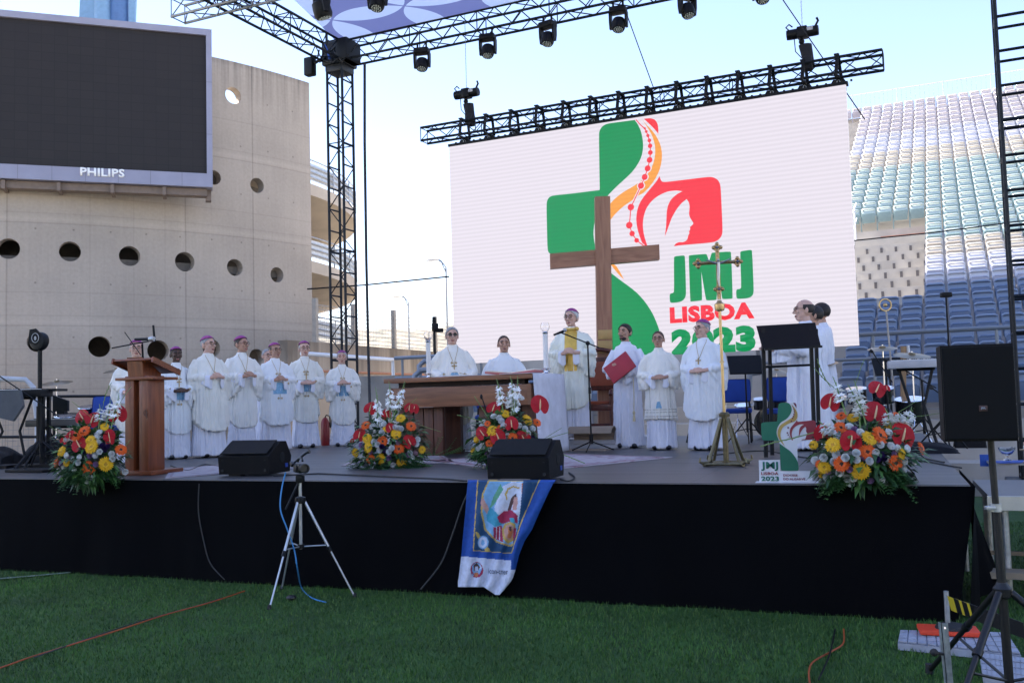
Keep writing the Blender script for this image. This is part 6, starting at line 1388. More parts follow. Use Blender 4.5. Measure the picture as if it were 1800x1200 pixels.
def arrangement(label, cx, cy, w, h, Y, items, glads, low=0, sprays=(), bulge=.22, back=.05, zbase=H, fern=True, clipx=None):
    """cx, cy, w, h: the mass of the arrangement as seen; Y its distance; items: kind, px, py, radius px"""
    c = AY(cx, cy, Y); t = thing('flower_arrangement', label, 'flower arrangement', Vector((c.x, c.y, zbase)), 0, 'flower arrangements on the stage'); o0 = t.location.copy()
    mpp = Y / FOC; cen = c - o0
    MB().lathe([(.10, 0), (.13, .02), (.14, .10), (.12, .12), (.01, .12)], (0, 0, .0), 20).box((0, 0, .16), (.2, .14, .12), bev=.02).build('bowl', mat('dark_green_bowl', (.015, .03, .02), .4), t)
    cnt = 0
    for kind, x, y, r in items:
        ex, ey = (x - cx) / w, (y - cy) / h; k = max(0.0, 1 - ex * ex - ey * ey) ** .5; yy = Y - bulge * k + rnd.uniform(-.02, .02)
        p = AY(x, y, yy); out = Vector((ex * .9, -1.0 - .3 * k, -ey * .8 + .25)).normalized(); out = (out + Vector((rnd.uniform(-.25, .25), 0, rnd.uniform(-.2, .2)))).normalized()
        R_ = r * yy / FOC; q = out.to_track_quat('Z', 'Y'); loc = p - o0
        if kind == 'a':
            out = (out * .55 + Vector((0, -.8, .0))).normalized(); q = out.to_track_quat('Z', 'Y') @ Quaternion((0, 0, 1), rnd.uniform(-.6, .6)); s_ = inst('anthurium', TS, FRED, t, loc, q, R_ * 1.08); inst('spadix', TX, CREAM, s_, Vector(), Quaternion(), 1)
        elif kind in 'yo':
            g_ = inst('gerbera', TG, YEL if kind == 'y' else ORA, t, loc, q @ Quaternion((0, 0, 1), rnd.uniform(0, 6)), R_ * 1.2); inst('flower_centre', TC_, YC if kind == 'y' else DKC, g_, Vector(), Quaternion(), 1)
        else: inst('lisianthus', TR, {'w': WPE, 'l': LIL, 'p': PUR, 'k': PNK}[kind], t, loc, q @ Quaternion((0, 0, 1), rnd.uniform(0, 6)), R_ * 1.12)
    for g in glads:
        x0, y0, x1, y1 = g[:4]; dy = g[4] if len(g) > 4 else 0; A_, B_ = AY(x0, y0, Y - .08 - dy), AY(x1, y1, Y - .02 - dy); L_ = (B_ - A_).length
        inst('gladiolus', TGL, None, t, A_ - o0, (B_ - A_).to_track_quat('Z', 'Y'), (max(L_, .42) , max(L_, .42), L_))
    for x0, y0, x1, y1 in sprays:
        A_, B_ = AY(x0, y0, Y - .06), AY(x1, y1, Y - .1); L_ = (B_ - A_).length; inst('bud_spray', TBS, STEM, t, A_ - o0, (B_ - A_).to_track_quat('Z', 'Y'), (L_ * .9, L_ * .9, L_))
    b = MB()
    for i in range(1100):
        a, e = rnd.uniform(0, 2 * math.pi), rnd.uniform(-1, 1); rr = rnd.uniform(.35, 1.0); ce = (1 - e * e) ** .5
        v = Vector((ce * math.cos(a) * w * mpp * rr, ce * math.sin(a) * bulge * .9 * rr, e * h * mpp * rr)); p = cen + v
        if p.z < .02 and (O - (o0 + p)).dot(NX) < .0: p.z = .02 + rnd.uniform(0, .04)
        b.mi = rnd.choice((0, 0, 1)); d = Vector((v.x, v.y, v.z * .8 + .02)).normalized() + Vector((rnd.uniform(-.5, .5), rnd.uniform(-.5, .5), rnd.uniform(-.5, .3))); leafblade(b, p, d, rnd.uniform(.06, .13), rnd.uniform(.012, .028))
    # fern fronds and long leaves around the foot, hanging over the edge
    for i in range(46 if fern else 20):
        a = rnd.uniform(math.pi * 1.0, math.pi * 2.0) if i % 3 else rnd.choice((rnd.uniform(2.6, 3.4), rnd.uniform(-.3, .5))); d = Vector((math.cos(a), math.sin(a) * .75, rnd.uniform(-.25, .25))).normalized(); s_ = (rnd.uniform(.10, .17) if low else rnd.uniform(.14, .24)) * (w * mpp / .35) ; p = cen + Vector((0, 0, -h * mpp * rnd.uniform(.45, .8))) + Vector((d.x * w * mpp * .45, d.y * .12, 0)); p.z = max(p.z, .03 - low * .0)
        last = p.copy(); n_ = 11; b.mi = rnd.choice((0, 1, 0))
        for k in range(n_):
            q = last + d * s_ / n_ + Vector((0, 0, -(k / n_) ** 2 * s_ * (.20 if low else .05))); 
            if not low: q.z = max(q.z, .012)
            side = d.cross(Vector((0, 0, 1))).normalized(); wv_ = .055 * math.sin(math.pi * (k + 1) / (n_ + 1)) + .012
            for sg in (-1, 1): leafblade(b, q, side * sg + d * .5, wv_ * 1.15, .011, .15)
            last = q
    b.build('foliage', [LEAF, LEAF2], t, smooth=False, fixn=False)
    return t
def cv(items, T): return [(k, *T((x, y)), r / T.s) for k, x, y, r in items]
class TT:
    def __init__(s, ox, oy, sc): s.ox, s.oy, s.s = ox, oy, sc
    def __call__(s, p): return (s.ox + p[0] / s.s, s.oy + p[1] / s.s)
def seg(l, T): return [(*T(g[:2]), *T(g[2:4])) for g in l]
T1 = TT(0, 560, 4); T2 = TT(600, 560, 4); T3 = TT(800, 540, 3.75); T4 = TT(1300, 680, 5)
def many(kind, r, pts): return [(kind, x, y, r) for x, y in pts]
A1 = [('a', 580, 690, 52), ('a', 652, 715, 55), ('a', 828, 678, 64), ('a', 560, 885, 56), ('a', 497, 822, 32), ('a', 452, 855, 30), ('a', 770, 825, 42), ('a', 775, 860, 30),
      ('y', 735, 760, 28), ('y', 645, 902, 46), ('y', 640, 855, 34), ('y', 435, 935, 38), ('y', 745, 1020, 47), ('y', 470, 1005, 32), ('o', 595, 790, 38), ('o', 540, 825, 38), ('o', 625, 1047, 42), ('o', 400, 1012, 34), ('o', 850, 920, 36), ('o', 865, 930, 24),
      ] + many('w', 19, [(510, 985), (550, 1012), (525, 1062), (785, 950), (670, 960), (700, 935), (612, 1140), (450, 1040), (880, 1075), (415, 1067), (560, 975), (640, 1112), (700, 800), (685, 835), (690, 870), (465, 850), (790, 985), (470, 960), (600, 1100)]) + many('l', 18, [(430, 1015), (675, 1022), (630, 962), (490, 978), (520, 1010)]) + many('p', 18, [(600, 930), (722, 890), (755, 900), (735, 920), (690, 905)])
arrangement('flower arrangement with red anthuriums at the far left beside the wooden ambo', 158, 795, 62, 58, 9.55, cv(A1, T1), seg([(800, 700, 850, 520), (690, 900, 690, 760), (760, 690, 790, 560), (700, 720, 715, 600)], T1), low=1, sprays=seg([(640, 690, 510, 585), (720, 640, 748, 450), (470, 840, 350, 755), (840, 600, 905, 480), (850, 960, 900, 850)], T1))
A2 = [('a', 205, 635, 47), ('a', 320, 675, 38), ('a', 478, 632, 38), ('a', 512, 638, 36), ('a', 130, 820, 46), ('a', 480, 868, 46), ('a', 345, 770, 34), ('a', 78, 860, 18), ('y', 417, 700, 32), ('y', 385, 810, 34), ('y', 182, 843, 33), ('y', 188, 905, 35), ('y', 270, 983, 40), ('y', 426, 1007, 35), ('y', 100, 940, 30), ('y', 568, 920, 25), ('y', 312, 778, 22),
      ('o', 490, 757, 34), ('o', 290, 860, 33), ('o', 405, 915, 36), ('o', 203, 983, 32), ('o', 172, 750, 32)] + many('w', 19, [(400, 770), (230, 865), (355, 910), (335, 935), (255, 885), (270, 923), (140, 970), (360, 1050), (365, 1027), (495, 978), (525, 880), (535, 848), (480, 945), (105, 990), (165, 985), (215, 760), (285, 800), (420, 775), (380, 765), (300, 740)]) + many('l', 18, [(205, 935), (333, 978), (470, 955), (140, 890), (160, 905)]) + many('k', 16, [(400, 870), (520, 940)]) + many('p', 17, [(305, 920), (285, 900), (450, 990)])
arrangement('flower arrangement with tall white gladioli in front of the left half of the altar', 684, 777, 66, 50, 10.25, cv(A2, T2), seg([(345, 640, 348, 440), (385, 640, 455, 440), (265, 790, 255, 480), (365, 740, 372, 620), (300, 800, 270, 660)], T2), sprays=seg([(540, 740, 690, 800), (440, 650, 520, 560), (200, 700, 190, 590)], T2))
A3 = [('a', 555, 650, 64), ('a', 252, 670, 46), ('a', 372, 772, 47), ('a', 182, 832, 44), ('a', 283, 858, 52), ('a', 450, 868, 50), ('y', 332, 702, 33), ('y', 475, 742, 36), ('y', 245, 815, 34), ('y', 125, 950, 30), ('y', 140, 872, 22), ('o', 378, 862, 33), ('o', 540, 760, 28), ('o', 225, 897, 24), ('o', 213, 766, 20), ('o', 297, 795, 20),
      ] + many('w', 19, [(255, 720), (290, 730), (305, 750), (435, 600), (480, 830), (320, 780), (180, 915), (155, 925), (222, 1030), (190, 1055), (345, 850), (130, 995), (165, 1010), (235, 935), (460, 800), (420, 780), (160, 960), (410, 640), (395, 670), (510, 800), (185, 990)]) + many('l', 17, [(205, 990), (215, 960)]) + many('p', 18, [(510, 865)])
arrangement('flower arrangement behind the right black monitor beside the altar cloth', 884, 768, 58, 46, 9.75, cv(A3, T3), seg([(310, 640, 280, 470), (385, 620, 375, 450), (395, 700, 425, 450), (370, 660, 345, 560), (200, 800, 165, 720)], T3), sprays=seg([(240, 760, 10, 715), (260, 780, 115, 590), (560, 900, 850, 1040), (540, 880, 750, 830), (560, 880, 700, 800)], T3))
A4 = [('a', 795, 145, 82), ('a', 1185, 240, 108), ('a', 735, 415, 82), ('a', 975, 490, 96), ('a', 1425, 435, 112), ('a', 1200, 25, 78), ('a', 1292, 15, 32), ('y', 995, 270, 50), ('y', 1320, 330, 62), ('y', 820, 510, 64), ('y', 1140, 450, 66), ('y', 1065, 735, 76), ('y', 745, 705, 52), ('y', 730, 765, 38), ('y', 650, 510, 38), ('y', 1425, 590, 46),
      ('o', 890, 360, 58), ('o', 1230, 425, 75), ('o', 1125, 570, 66), ('o', 895, 675, 64), ('o', 1370, 665, 66), ('o', 1595, 540, 56), ('o', 895, 255, 46), ('o', 705, 680, 38), ('o', 1375, 240, 27)] + many('w', 32, [(1025, 580), (850, 590), (740, 620), (830, 655), (1025, 635), (1140, 650), (1060, 400), (885, 300), (965, 350), (1195, 578), (1330, 520), (1235, 505), (1445, 650), (1440, 720), (1428, 822), (975, 840), (945, 800), (1000, 795), (1245, 815), (880, 750), (1535, 645), (665, 645), (820, 550), (770, 790), (1300, 640), (1470, 540), (1310, 400), (930, 620), (1385, 540), (800, 400)]) + many('l', 27, [(1010, 375), (775, 740), (1150, 820), (965, 720), (1090, 620), (1355, 590), (1510, 770), (960, 640)]) + many('p', 30, [(1240, 600), (1265, 620), (1210, 630), (960, 650)])
arrangement('largest flower arrangement hanging over the stage edge at the right, beside the cut-out sign', 1522, 800, 96, 58, 7.05, cv(A4, T4), seg([(1080, 200, 1020, -60), (900, 130, 830, -90), (1060, 260, 1060, 60), (1330, 330, 1300, 190), (1400, 330, 1430, 220), (1450, 330, 1540, 180), (800, 400, 700, 300), (1030, 120, 960, -20)], T4), low=1, sprays=seg([(1380, 230, 1570, 125), (1530, 260, 1790, 235), (850, 20, 620, -160), (800, 0, 640, -240), (1010, 0, 1090, -240), (650, 400, 150, 530)], T4), bulge=.26)
MB_ = MB()
# fern lying on the rug beside the altar leg
fr = thing('fern_branch', 'green fern fronds lying on the rug beside the altar leg', 'fern', AZ(770, 806, H)); b = MB()
for i in range(14):
    d = Vector((rnd.uniform(-1, 1), rnd.uniform(-.3, .2), .25)).normalized(); p = Vector((rnd.uniform(-.1, .1), 0, .03))
    for k in range(9):
        p = p + d * .028; side = d.cross(Vector((0, 0, 1))).normalized()
        for sg in (-1, 1): leafblade(b, p, side * sg + d * .4 + Vector((0, 0, .3)), .06, .008)
b.build('fronds', [LEAF2], fr, smooth=False, fixn=False)

# ------------------------------------------------------------------ band gear at the back
BLUEF = mat('royal_blue_fabric', (.012, .055, .30), .8, bump=.3, bscale=150)
def chair(px, py, Y, rz, label, base=H):
    v = ground_at(px, Y, base); t = thing('blue_chair', label, 'chair', v, rz, 'blue fabric chairs on the stage')
    MB().box((0, .02, .45), (.46, .44, .07), bev=.03).build('seat', BLUEF, t); MB().box((0, .25, .74), (.44, .06, .34), rotm('X', -.15), bev=.05).build('backrest', BLUEF, t)
    for s in (-1, 1):
        MB().tube([(s * .21, -.2, 0), (s * .2, -.18, .42)], .014, 6).build('leg', BLACK, t); MB().tube([(s * .21, .26, 0), (s * .2, .2, .45), (s * .18, .27, .72)], .014, 6).build('leg', BLACK, t)
    return t
chair(1292, 0, 13.6, STAGE_ROT + .1, 'blue chair half hidden right of the stout bishop'); chair(1374, 0, 12.6, STAGE_ROT, 'blue chair behind the black lectern'); chair(176, 0, 13.4, 0, 'blue chair below the bass drum at the left'); chair(862, 0, 13.9, 0, 'blue chair glimpsed under the altar near the bending priest')
def drumkit(px, Y, rz, label, letters=False, sc=1.0):
    t = thing('drum_kit', label, 'drum kit', ground_at(px, Y, H), rz); t.scale = (sc,) * 3; SH = mat('black_drum_shell', (.012, .012, .014), .2, coat=.6); HD = mat('drum_head', (.02, .02, .022), .35); CY = mat('bronze_cymbal', (.22, .16, .08), .3, metal=.8, var=.2)
    bd = MB().lathe([(.28, -.2), (.285, -.2), (.285, .2), (.28, .2)], (0, 0, .29), 32, axis=(0, 1, 0)).build('bass_drum', SH, t); MB().lathe([(.275, 0), (.01, .012)], (0, -.2, .29), 32, axis=(0, -1, 0)).build('drum_head', HD, bd); MB().lathe([(.295, -.21), (.30, -.19), (.28, -.17)], (0, 0, .29), 32, axis=(0, 1, 0)).build('hoop', SH, bd)
    if letters: text_fit('lettering', 'TAMA', t.matrix_basis @ Vector((-.09, -.217, .43)), Vector((math.cos(rz), math.sin(rz), 0)), (0, 0, 1), .2 * sc, .055 * sc, mat('white_sign_letters', (.85, .85, .86)), bd, .03)
    for x, y, z, r, h in ((-.17, -.02, .66, .13, .2), (.17, -.02, .66, .14, .2), (.48, .2, .45, .19, .3), (-.5, .1, .58, .17, .13)):
        d_ = MB().lathe([(r, 0), (r, h)], (x, y, z - h / 2), 24, axis=(0, -.2, 1)).build('drum', SH if z > .6 or h > .2 else mat('chrome', (.8, .8, .82)), t); MB().lathe([(r * .98, 0), (.01, .002)], Vector((x, y, z - h / 2)) + Vector((0, -.2, 1)).normalized() * (h + .003), 24, axis=(0, -.2, 1)).build('drum_head', mat('white_drum_head', (.6, .6, .6), .5), d_)
        MB().lathe([(r + .008, -.008), (r + .012, 0), (r + .008, .008)], Vector((x, y, z - h / 2)) + Vector((0, -.2, 1)).normalized() * h, 24, axis=(0, -.2, 1)).build('rim', CHROME, d_)
    for x, y, z, r in ((-.62, .0, 1.12, .22), (.55, .05, 1.18, .24), (-.85, .25, .92, .18), (.15, .3, 1.3, .2)):
        c_ = MB().lathe([(r, 0), (r * .6, .012), (.05, .022), (.035, .045), (.005, .05)], (x, y, z), 28, axis=(rnd.uniform(-.2, .2), -.2, 1)).build('cymbal', CY, t)
        b = MB(); b.tube([(x, y, .35), (x, y, z + .06)], .010, 6)
        for a in (.4, 2.5, 4.6): b.tube([(x, y, .38), (x + .2 * math.cos(a), y + .2 * math.sin(a), .01)], .009, 5)
        b.build('cymbal_stand', CHROME, t)
    return t
drumkit(178, 13.9, .15, 'drum kit with a black bass drum at the left behind the row of bishops', True, 1.0)
drumkit(1530, 12.3, -.5, 'second drum kit in front of the blue seats right of the lectern', sc=.95); drumkit(1352, 14.8, -.3, 'third small drum kit behind the black lectern and blue chair', sc=.8)
def tripod_stand(t, h, top=None, r=.012, sp=.32, loc=(0, 0, 0)):
    c = Vector(loc); b = MB(); b.tube([c + Vector((0, 0, .15)), c + Vector((0, 0, h))], r, 8); b.tube([c + Vector((0, 0, .15)), c + Vector((0, 0, h * .5))], r * 1.5, 8)
    for a in (.3, 2.4, 4.5): b.tube([c + Vector((0, 0, .35)), c + Vector((sp * math.cos(a), sp * math.sin(a), .01))], r * .8, 6); b.tube([c + Vector((0, 0, .2)), c + Vector((sp * .5 * math.cos(a), sp * .5 * math.sin(a), .17))], r * .6, 5)
    b.build('stand', BLACK, t)
def musicstand(px, Y, h, label, rz=0):
    t = thing('music_stand', label, 'music stand', ground_at(px, Y, H), rz, 'black music stands'); tripod_stand(t, h)
    MB().box((0, -.02, h + .08), (.48, .02, .30), rotm('X', -.5), bev=.004).box((0, -.1, h - .04), (.48, .06, .012)).build('desk', BLACK, t, smooth=False)
musicstand(1312, 13.3, 1.02, 'black music stand right of the stout bishop'); musicstand(1566, 13.8, .95, 'black music stand by the front seats behind the right flowers')
def boomstand(px, Y, h, tx, tz, label, base=H):
    t = thing('boom_microphone_stand', label, 'microphone stand', ground_at(px, Y, base), 0, 'boom microphone stands of the band'); tripod_stand(t, h)
    MB().tube([(-tx * .4, 0, h - tz * .4), (0, 0, h), (tx, -.05, h + tz)], .008, 6).build('boom', BLACK, t); MB().tube([(tx, -.05, h + tz), (tx * 1.16, -.06, h + tz * 1.05)], [.018, .024], 10).build('microphone', BLACK, t)
boomstand(72, 11.6, .8, -.55, .40, 'boom microphone stand at the far left beside the keyboards'); boomstand(1622, 11.4, .8, -.42, .25, 'boom microphone stand tilting over the right keyboard'); boomstand(1655, 10.6, .62, -.12, .08, 'short microphone stand with a pale pole beside the large loudspeaker'); boomstand(1560, 12.0, .9, -.18, .28, 'boom microphone stand over the right drum kit')
# tall condenser mic and staff by the seats
t = thing('tall_microphone', 'tall slim microphone pole rising before the blue seats right of the staff', 'microphone', ground_at(1673, 14.5, H)); tripod_stand(t, AY(1673, 516, 14.5).z - H, r=.014); MB().box((0, 0, AY(1673, 518, 14.5).z - H), (.16, .1, .08), bev=.02).build('head', BLACK, t)
st_ = thing('crozier', 'bishop staff with a ring shaped gold head before the blue seats', 'staff', ground_at(1572, 13.4, H)); zt2 = AY(1564, 532, 13.4).z - H
MB().tube([(.02, 0, 0), (-.05, 0, zt2 - .12)], .014, 8).build('shaft', mat('grey_staff', (.3, .28, .27), .4, metal=.4), st_); MB().tube([(-.06 + .085 * math.cos(k * .4), 0, zt2 - .03 + .085 * math.sin(k * .4)) for k in range(16)], .012, 6, closed=True).ell((-.06, 0, zt2 - .03), (.03, .02, .03)).build('ring_head', BRASS, st_)
t = thing('candle_and_wood_block', 'pale wooden upright beside a white candle behind the right keyboard', 'candle', ground_at(1588, 12.6, H)); MB().box((0, 0, .62), (.06, .05, 1.3), rotm('Y', .06)).build('wooden_upright', mat('pale_wood', (.34, .2, .1), .6), t); MB().tube([(.10, 0, .9), (.10, 0, 1.28)], [.03, .018], 10).build('candle', mat('white_wax', (.72, .7, .68)), t)
def keyboard(px, py, Y, w, rz, label, legs=True, col=None, hgt=None):
    v = ground_at(px, Y, H); z = AY(px, py, Y).z - H if hgt is None else hgt; t = thing('keyboard', label, 'keyboard', v, rz, 'electronic keyboards')
    MB().box((0, 0, z), (w, .32, .09), bev=.01).build('case', col or mat('grey_keyboard_shell', (.09, .09, .095), .4), t); 
    MB().box((0, -.08, z + .048), (w * .86, .14, .012)).build('keys', mat('white_keys', (.6, .6, .6), .3), t, smooth=False); bk_ = MB()
    for k in range(24):
        if k % 7 not in (2, 6): bk_.box((-w * .42 + w * .84 * k / 24 + .01, -.05, z + .058), (.012, .08, .012))
    bk_.build('black_keys', BLACK, t, smooth=False)
    if legs:
        for s in (-1, 1): MB().tube([(s * w * .3, -.14, 0), (s * w * .3, -.14, .03), (s * w * .12, 0, z * .5), (s * w * .3, .0, z - .05)], .018, 6).build('leg', BLACK, t)
        MB().tube([(-w * .34, 0, z - .06), (w * .34, 0, z - .06)], .018, 6).build('bar', BLACK, t)
    return t
keyboard(118, 742, 12.6, .95, .08, 'grey keyboard with a small dark screen beside the left flowers'); keyboard(20, 692, 11.9, .9, 0, 'dark keyboard on a tall frame at the far left edge', col=BLACK)
keyboard(1612, 640, 11.2, .62, -.35, 'pale keyboard on a black stand left of the large loudspeaker', col=mat('pale_keyboard_shell', (.42, .42, .45), .4)); 
t = thing('grey_cloth', 'grey cloth draped over the frame at the far left edge', 'cloth', ground_at(8, 11.5, H)); z_ = AY(8, 700, 11.5).z - H; MB().prism([(-.35, 0, z_ + .08), (.18, 0, z_ + .10), (.22, 0, z_ - .1), (.10, 0, z_ - .28), (-.35, 0, z_ - .16)], (0, .06, 0)).build('cloth', mat('grey_felt', (.1, .105, .115), .9, bump=.3), t)
t = thing('small_monitor', 'small dark monitor screen standing above the left grey keyboard', 'monitor', ground_at(106, 12.65, H)); z_ = AY(106, 707, 12.65).z - H; MB().prism([(-.10, 0, z_ - .12), (.10, 0, z_ - .12), (.10, 0, z_ + .02), (-.10, 0, z_ + .10)], (0, .05, 0)).box((0, .05, z_ - .14), (.1, .1, .04)).build('screen', BLACK, t, smooth=False)
for i, (px, L) in enumerate(((75, 'square black keyboard stand leg frame at the far left'), (-20, 'second dark frame at the far left edge'))):
    t = thing('equipment_stand', L, 'stand', ground_at(px, 12.1, H)); MB().box((0, 0, .5), (.05, .05, 1.0)).box((.08, 0, .5), (.04, .04, 1.0)).box((0, 0, .98), (.5, .3, .03)).box((.04, 0, .02), (.6, .4, .04)).build('frame', BLACK, t, smooth=False)
# lamp on a tall stand at the left
v = ground_at(70, 12.0, H); zl = AY(66, 600, 12).z - H; t = thing('follow_spot', 'black round spot lamp with a pale crest on a tall stand at the far left', 'lamp', v); tripod_stand(t, zl - .05, r=.028, sp=.42)
b = MB(); b.lathe([(.02, -.04), (.115, -.035), (.12, 0), (.115, .05), (.09, .06), (.02, .06)], (.0, 0, zl + .0), 28, axis=(-.35, -1, .1)); b.prism([(-.10, -.07, zl + .15), (-.02, -.07, zl + .16), (.08, -.07, zl + .05), (.05, -.07, zl - .08), (-.12, -.07, zl - .02)], (0, .02, 0)); b.build('lamp_body', BLACK, t)
MB().tube([(-.02 + .045 * math.cos(k * .52), -.085, zl + .04 + .06 * math.sin(k * .52)) for k in range(12)], .005, 6, closed=True).ell((-.02, -.085, zl + .035), (.016, .004, .028)).build('crest', mat('pale_crest', (.4, .4, .4), .6), t)
# barrier, net goal and cases at the left
t = thing('black_barrier', 'black two rail barrier behind the keyboards at the left', 'barrier', ground_at(60, 14.6, H)); b = MB()
for y0 in (697, 768): b.tube([AY(-60, y0, 14.9), AY(185, y0 - 1, 14.5)], .022, 8)
for x in (-40, 95, 183): p = AY(x, 697, 14.7); b.tube([Vector((p.x, p.y, H)), p], .02, 8)
b.build('rails', BLACK, t, world=True)
t = thing('practice_goal', 'small goal with a sagging net behind the band gear at the left edge', 'goal', ground_at(10, 16, 0)); b = MB(); b.tube([AY(-80, 661, 16), AY(45, 667, 16), AY(58, 680, 16), AY(66, 740, 16), Vector((AY(66, 740, 16).x, 16, 0))], .045, 10); b.build('goal_frame', mat('grey_white_tube', (.5, .52, .56), .4), t, world=True); b = MB()
for i in range(16): x = -80 + 9 * i; b.tube([AY(x, 664 + i * .5, 16.1), AY(x - 4, 720, 16.3 + .1 * math.sin(i)), AY(x - 6, 800, 16.6)], .004, 3)
for j in range(14): y = 668 + 9.5 * j; b.tube([AY(-80, y, 16.2), AY(-10, y + 4, 16.3), AY(62, y, 16.2)], .004, 3)
b.build('net', mat('net_cord', (.3, .28, .25), .8), t, world=True)
EQ = mat('dark_equipment', (.006, .006, .008), .7, bump=.3, spec=.2)
for px, py, Y, w, d, h, L in ((90, 790, 13.0, .7, .4, .34, 'black equipment case heap under the left keyboard'), (-5, 800, 12.6, .8, .5, .25, 'black bags piled at the far left edge of the stage'), (1600, 790, 10.4, .95, .5, .12, 'dark crumpled cloth heap left of the large loudspeaker base'), (1480, 795, 12.6, .5, .4, .3, 'dark case behind the right flowers'), (1235, 790, 14.0, .5, .4, .28, 'dark case behind the stout bishop'), (1700, 760, 11.0, .35, .3, .5, 'black equipment trunk behind the large loudspeaker stand')):
    t = thing('equipment_case', L, 'equipment case', ground_at(px, Y, H), STAGE_ROT); b = MB(); b.grid(lambda u, v: Vector(((u - .5) * w * (1 - .12 * math.sin(math.pi * v)), (v - .5) * d, h * (math.sin(math.pi * min(max(u, .0), 1)) ** .3 * math.sin(math.pi * v) ** .3) * (1 + .25 * noise.noise(Vector((u * 4, v * 4, px)))))), 16, 12); b.build('cover', EQ, t)
    MB().tube([(-.06, -d / 2 - .0, h * .5), (-.05, -d / 2 - .03, h * .6), (.05, -d / 2 - .03, h * .6), (.06, -d / 2, h * .5)], .008, 6).build('handle', RUBBER, t)
for px, Y, a, L in ((790, 17.5, 0, 'grey steel handrail behind the priest with sunglasses'),):
    t = thing('handrail', L, 'handrail', ground_at(px, Y, 0)); b = MB()
    for o_ in (0, 1): b.tube([AY(737 - 8 * o_, 680, Y - o_), AY(737 - 8 * o_, 642 + 18 * o_, Y - o_), AY(745 - 6 * o_, 635 + 16 * o_, Y - o_), AY(775, 632 + 15 * o_, Y - o_), AY(800, 615 + 18 * o_, Y - o_ + 1)], .05, 10)
    b.build('rail', mat('grey_blue_tube', (.2, .23, .28), .4, metal=.4), t, world=True)
t = thing('stair_handrail', 'bent grey handrail on the concrete steps right of the stout bishop', 'handrail', ground_at(1335, 15.6, 0)); MB().tube([AY(1333, 612, 15.6), AY(1336, 640, 15.6), AY(1334, 655, 15.6), AY(1318, 658, 15.6), AY(1316, 690, 15.6)], .05, 10).build('rail', mat('grey_blue_tube', (.2, .23, .28)), t, world=True)
t = thing('fire_extinguisher', 'red fire extinguisher on the stage between two bishops near the tower', 'fire extinguisher', ground_at(571, 16.3, H)); MB().lathe([(.07, 0), (.075, .03), (.075, .38), (.05, .45), (.02, .48)], n=20).build('cylinder', mat('extinguisher_red', (.22, .008, .01), .3), t); MB().tube([(0, 0, .48), (.02, 0, .52), (.08, 0, .5), (.09, 0, .3)], .012, 6).build('hose', BLACK, t)
# ------------------------------------------------------------------ foreground
# camcorder on a silver tripod
F = [AZ(473.5, 1070, 0), AZ(624, 1049, 0), AZ(495, 1036, 0)]; cen = (F[0] + F[1] + F[2]) / 3
tc_ = AY(528, 874, cen.y); cen = Vector((tc_.x, tc_.y, 0)); t = thing('camcorder_tripod', 'silver tripod with black joints standing on the grass and carrying a camcorder', 'tripod', cen)
SIL = mat('silver_tube', (.5, .51, .53), .3, metal=.6)
zh = AY(528, 880, cen.y).z; zc1 = AY(528, 960, cen.y).z
for p in F:
    d = (p - Vector((cen.x, cen.y, zh))); a = Vector((cen.x, cen.y, zh)) + Vector((d.x, d.y, 0)).normalized() * .035; m_ = a.lerp(p, .50); lg = MB()
    lg.tube([a, m_], .0125, 8); lo_ = MB().tube([m_, p], .0085, 8); L_ = lg.build('leg', SIL, t, world=True); lo_.build('lower_section', SIL, L_, world=True)
    MB().tube([m_ - d * .025, m_ + d * .025], .018, 8).build('leg_clamp', BLACK, L_, world=True); MB().tube([p + Vector((0, 0, .035)), p], [.013, .02], 8).build('foot', RUBBER, L_, world=True)
    MB().tube([Vector((cen.x, cen.y, zc1)), a.lerp(p, .46)], .006, 6).build('brace', SIL, t, world=True)
MB().tube([Vector((cen.x, cen.y, zc1 - .02)), Vector((cen.x, cen.y, AY(528, 845, cen.y).z))], .014, 10).build('centre_column', SIL, t, world=True); MB().lathe([(.045, -.02), (.05, 0), (.045, .03), (.02, .04)], (cen.x, cen.y, zh), 16).lathe([(.03, -.015), (.03, .02)], (cen.x, cen.y, zc1), 14).build('collar', BLACK, t, world=True)
zt3 = AY(528, 845, cen.y).z; MB().box((cen.x, cen.y, zt3 + .02), (.07, .07, .07), bev=.015).tube([Vector((cen.x, cen.y, zt3 + .02)), AY(502, 895, cen.y - .1)], .008, 6).build('pan_head', BLACK, t, world=True)
cc = thing('camcorder', 'small black video camera with a viewfinder on top of the silver tripod', 'video camera', (cen.x, cen.y, zt3 + .055), .5)
BP = mat('black_plastic', (.012, .012, .013), .35, var=.1)
MB().box((0, 0, .055), (.07, .15, .08), bev=.015).box((0, .05, .05), (.06, .08, .06), bev=.01).build('body', BP, cc); MB().lathe([(.03, 0), (.036, .01), (.036, .05), (.042, .055), (.042, .075), (.034, .076), (.03, .05)], (0, -.075, .06), 20, axis=(0, -1, 0)).build('lens', BP, cc)
MB().tube([(-.0, .06, .11), (0, .03, .14), (0, -.05, .145), (0, -.08, .12)], .010, 8).build('carry_handle', BP, cc); MB().box((-.05, .07, .09), (.03, .06, .03), rotm('X', .4), bev=.006).tube([(-.03, .08, .10), (.05, -.03, .19), (.07, -.05, .20)], [.010, .013, .02], 8).build('viewfinder', BP, cc); MB().box((-.045, -.01, .055), (.012, .08, .06), bev=.004).build('flip_screen', BP, cc)
zc_ = cen.y
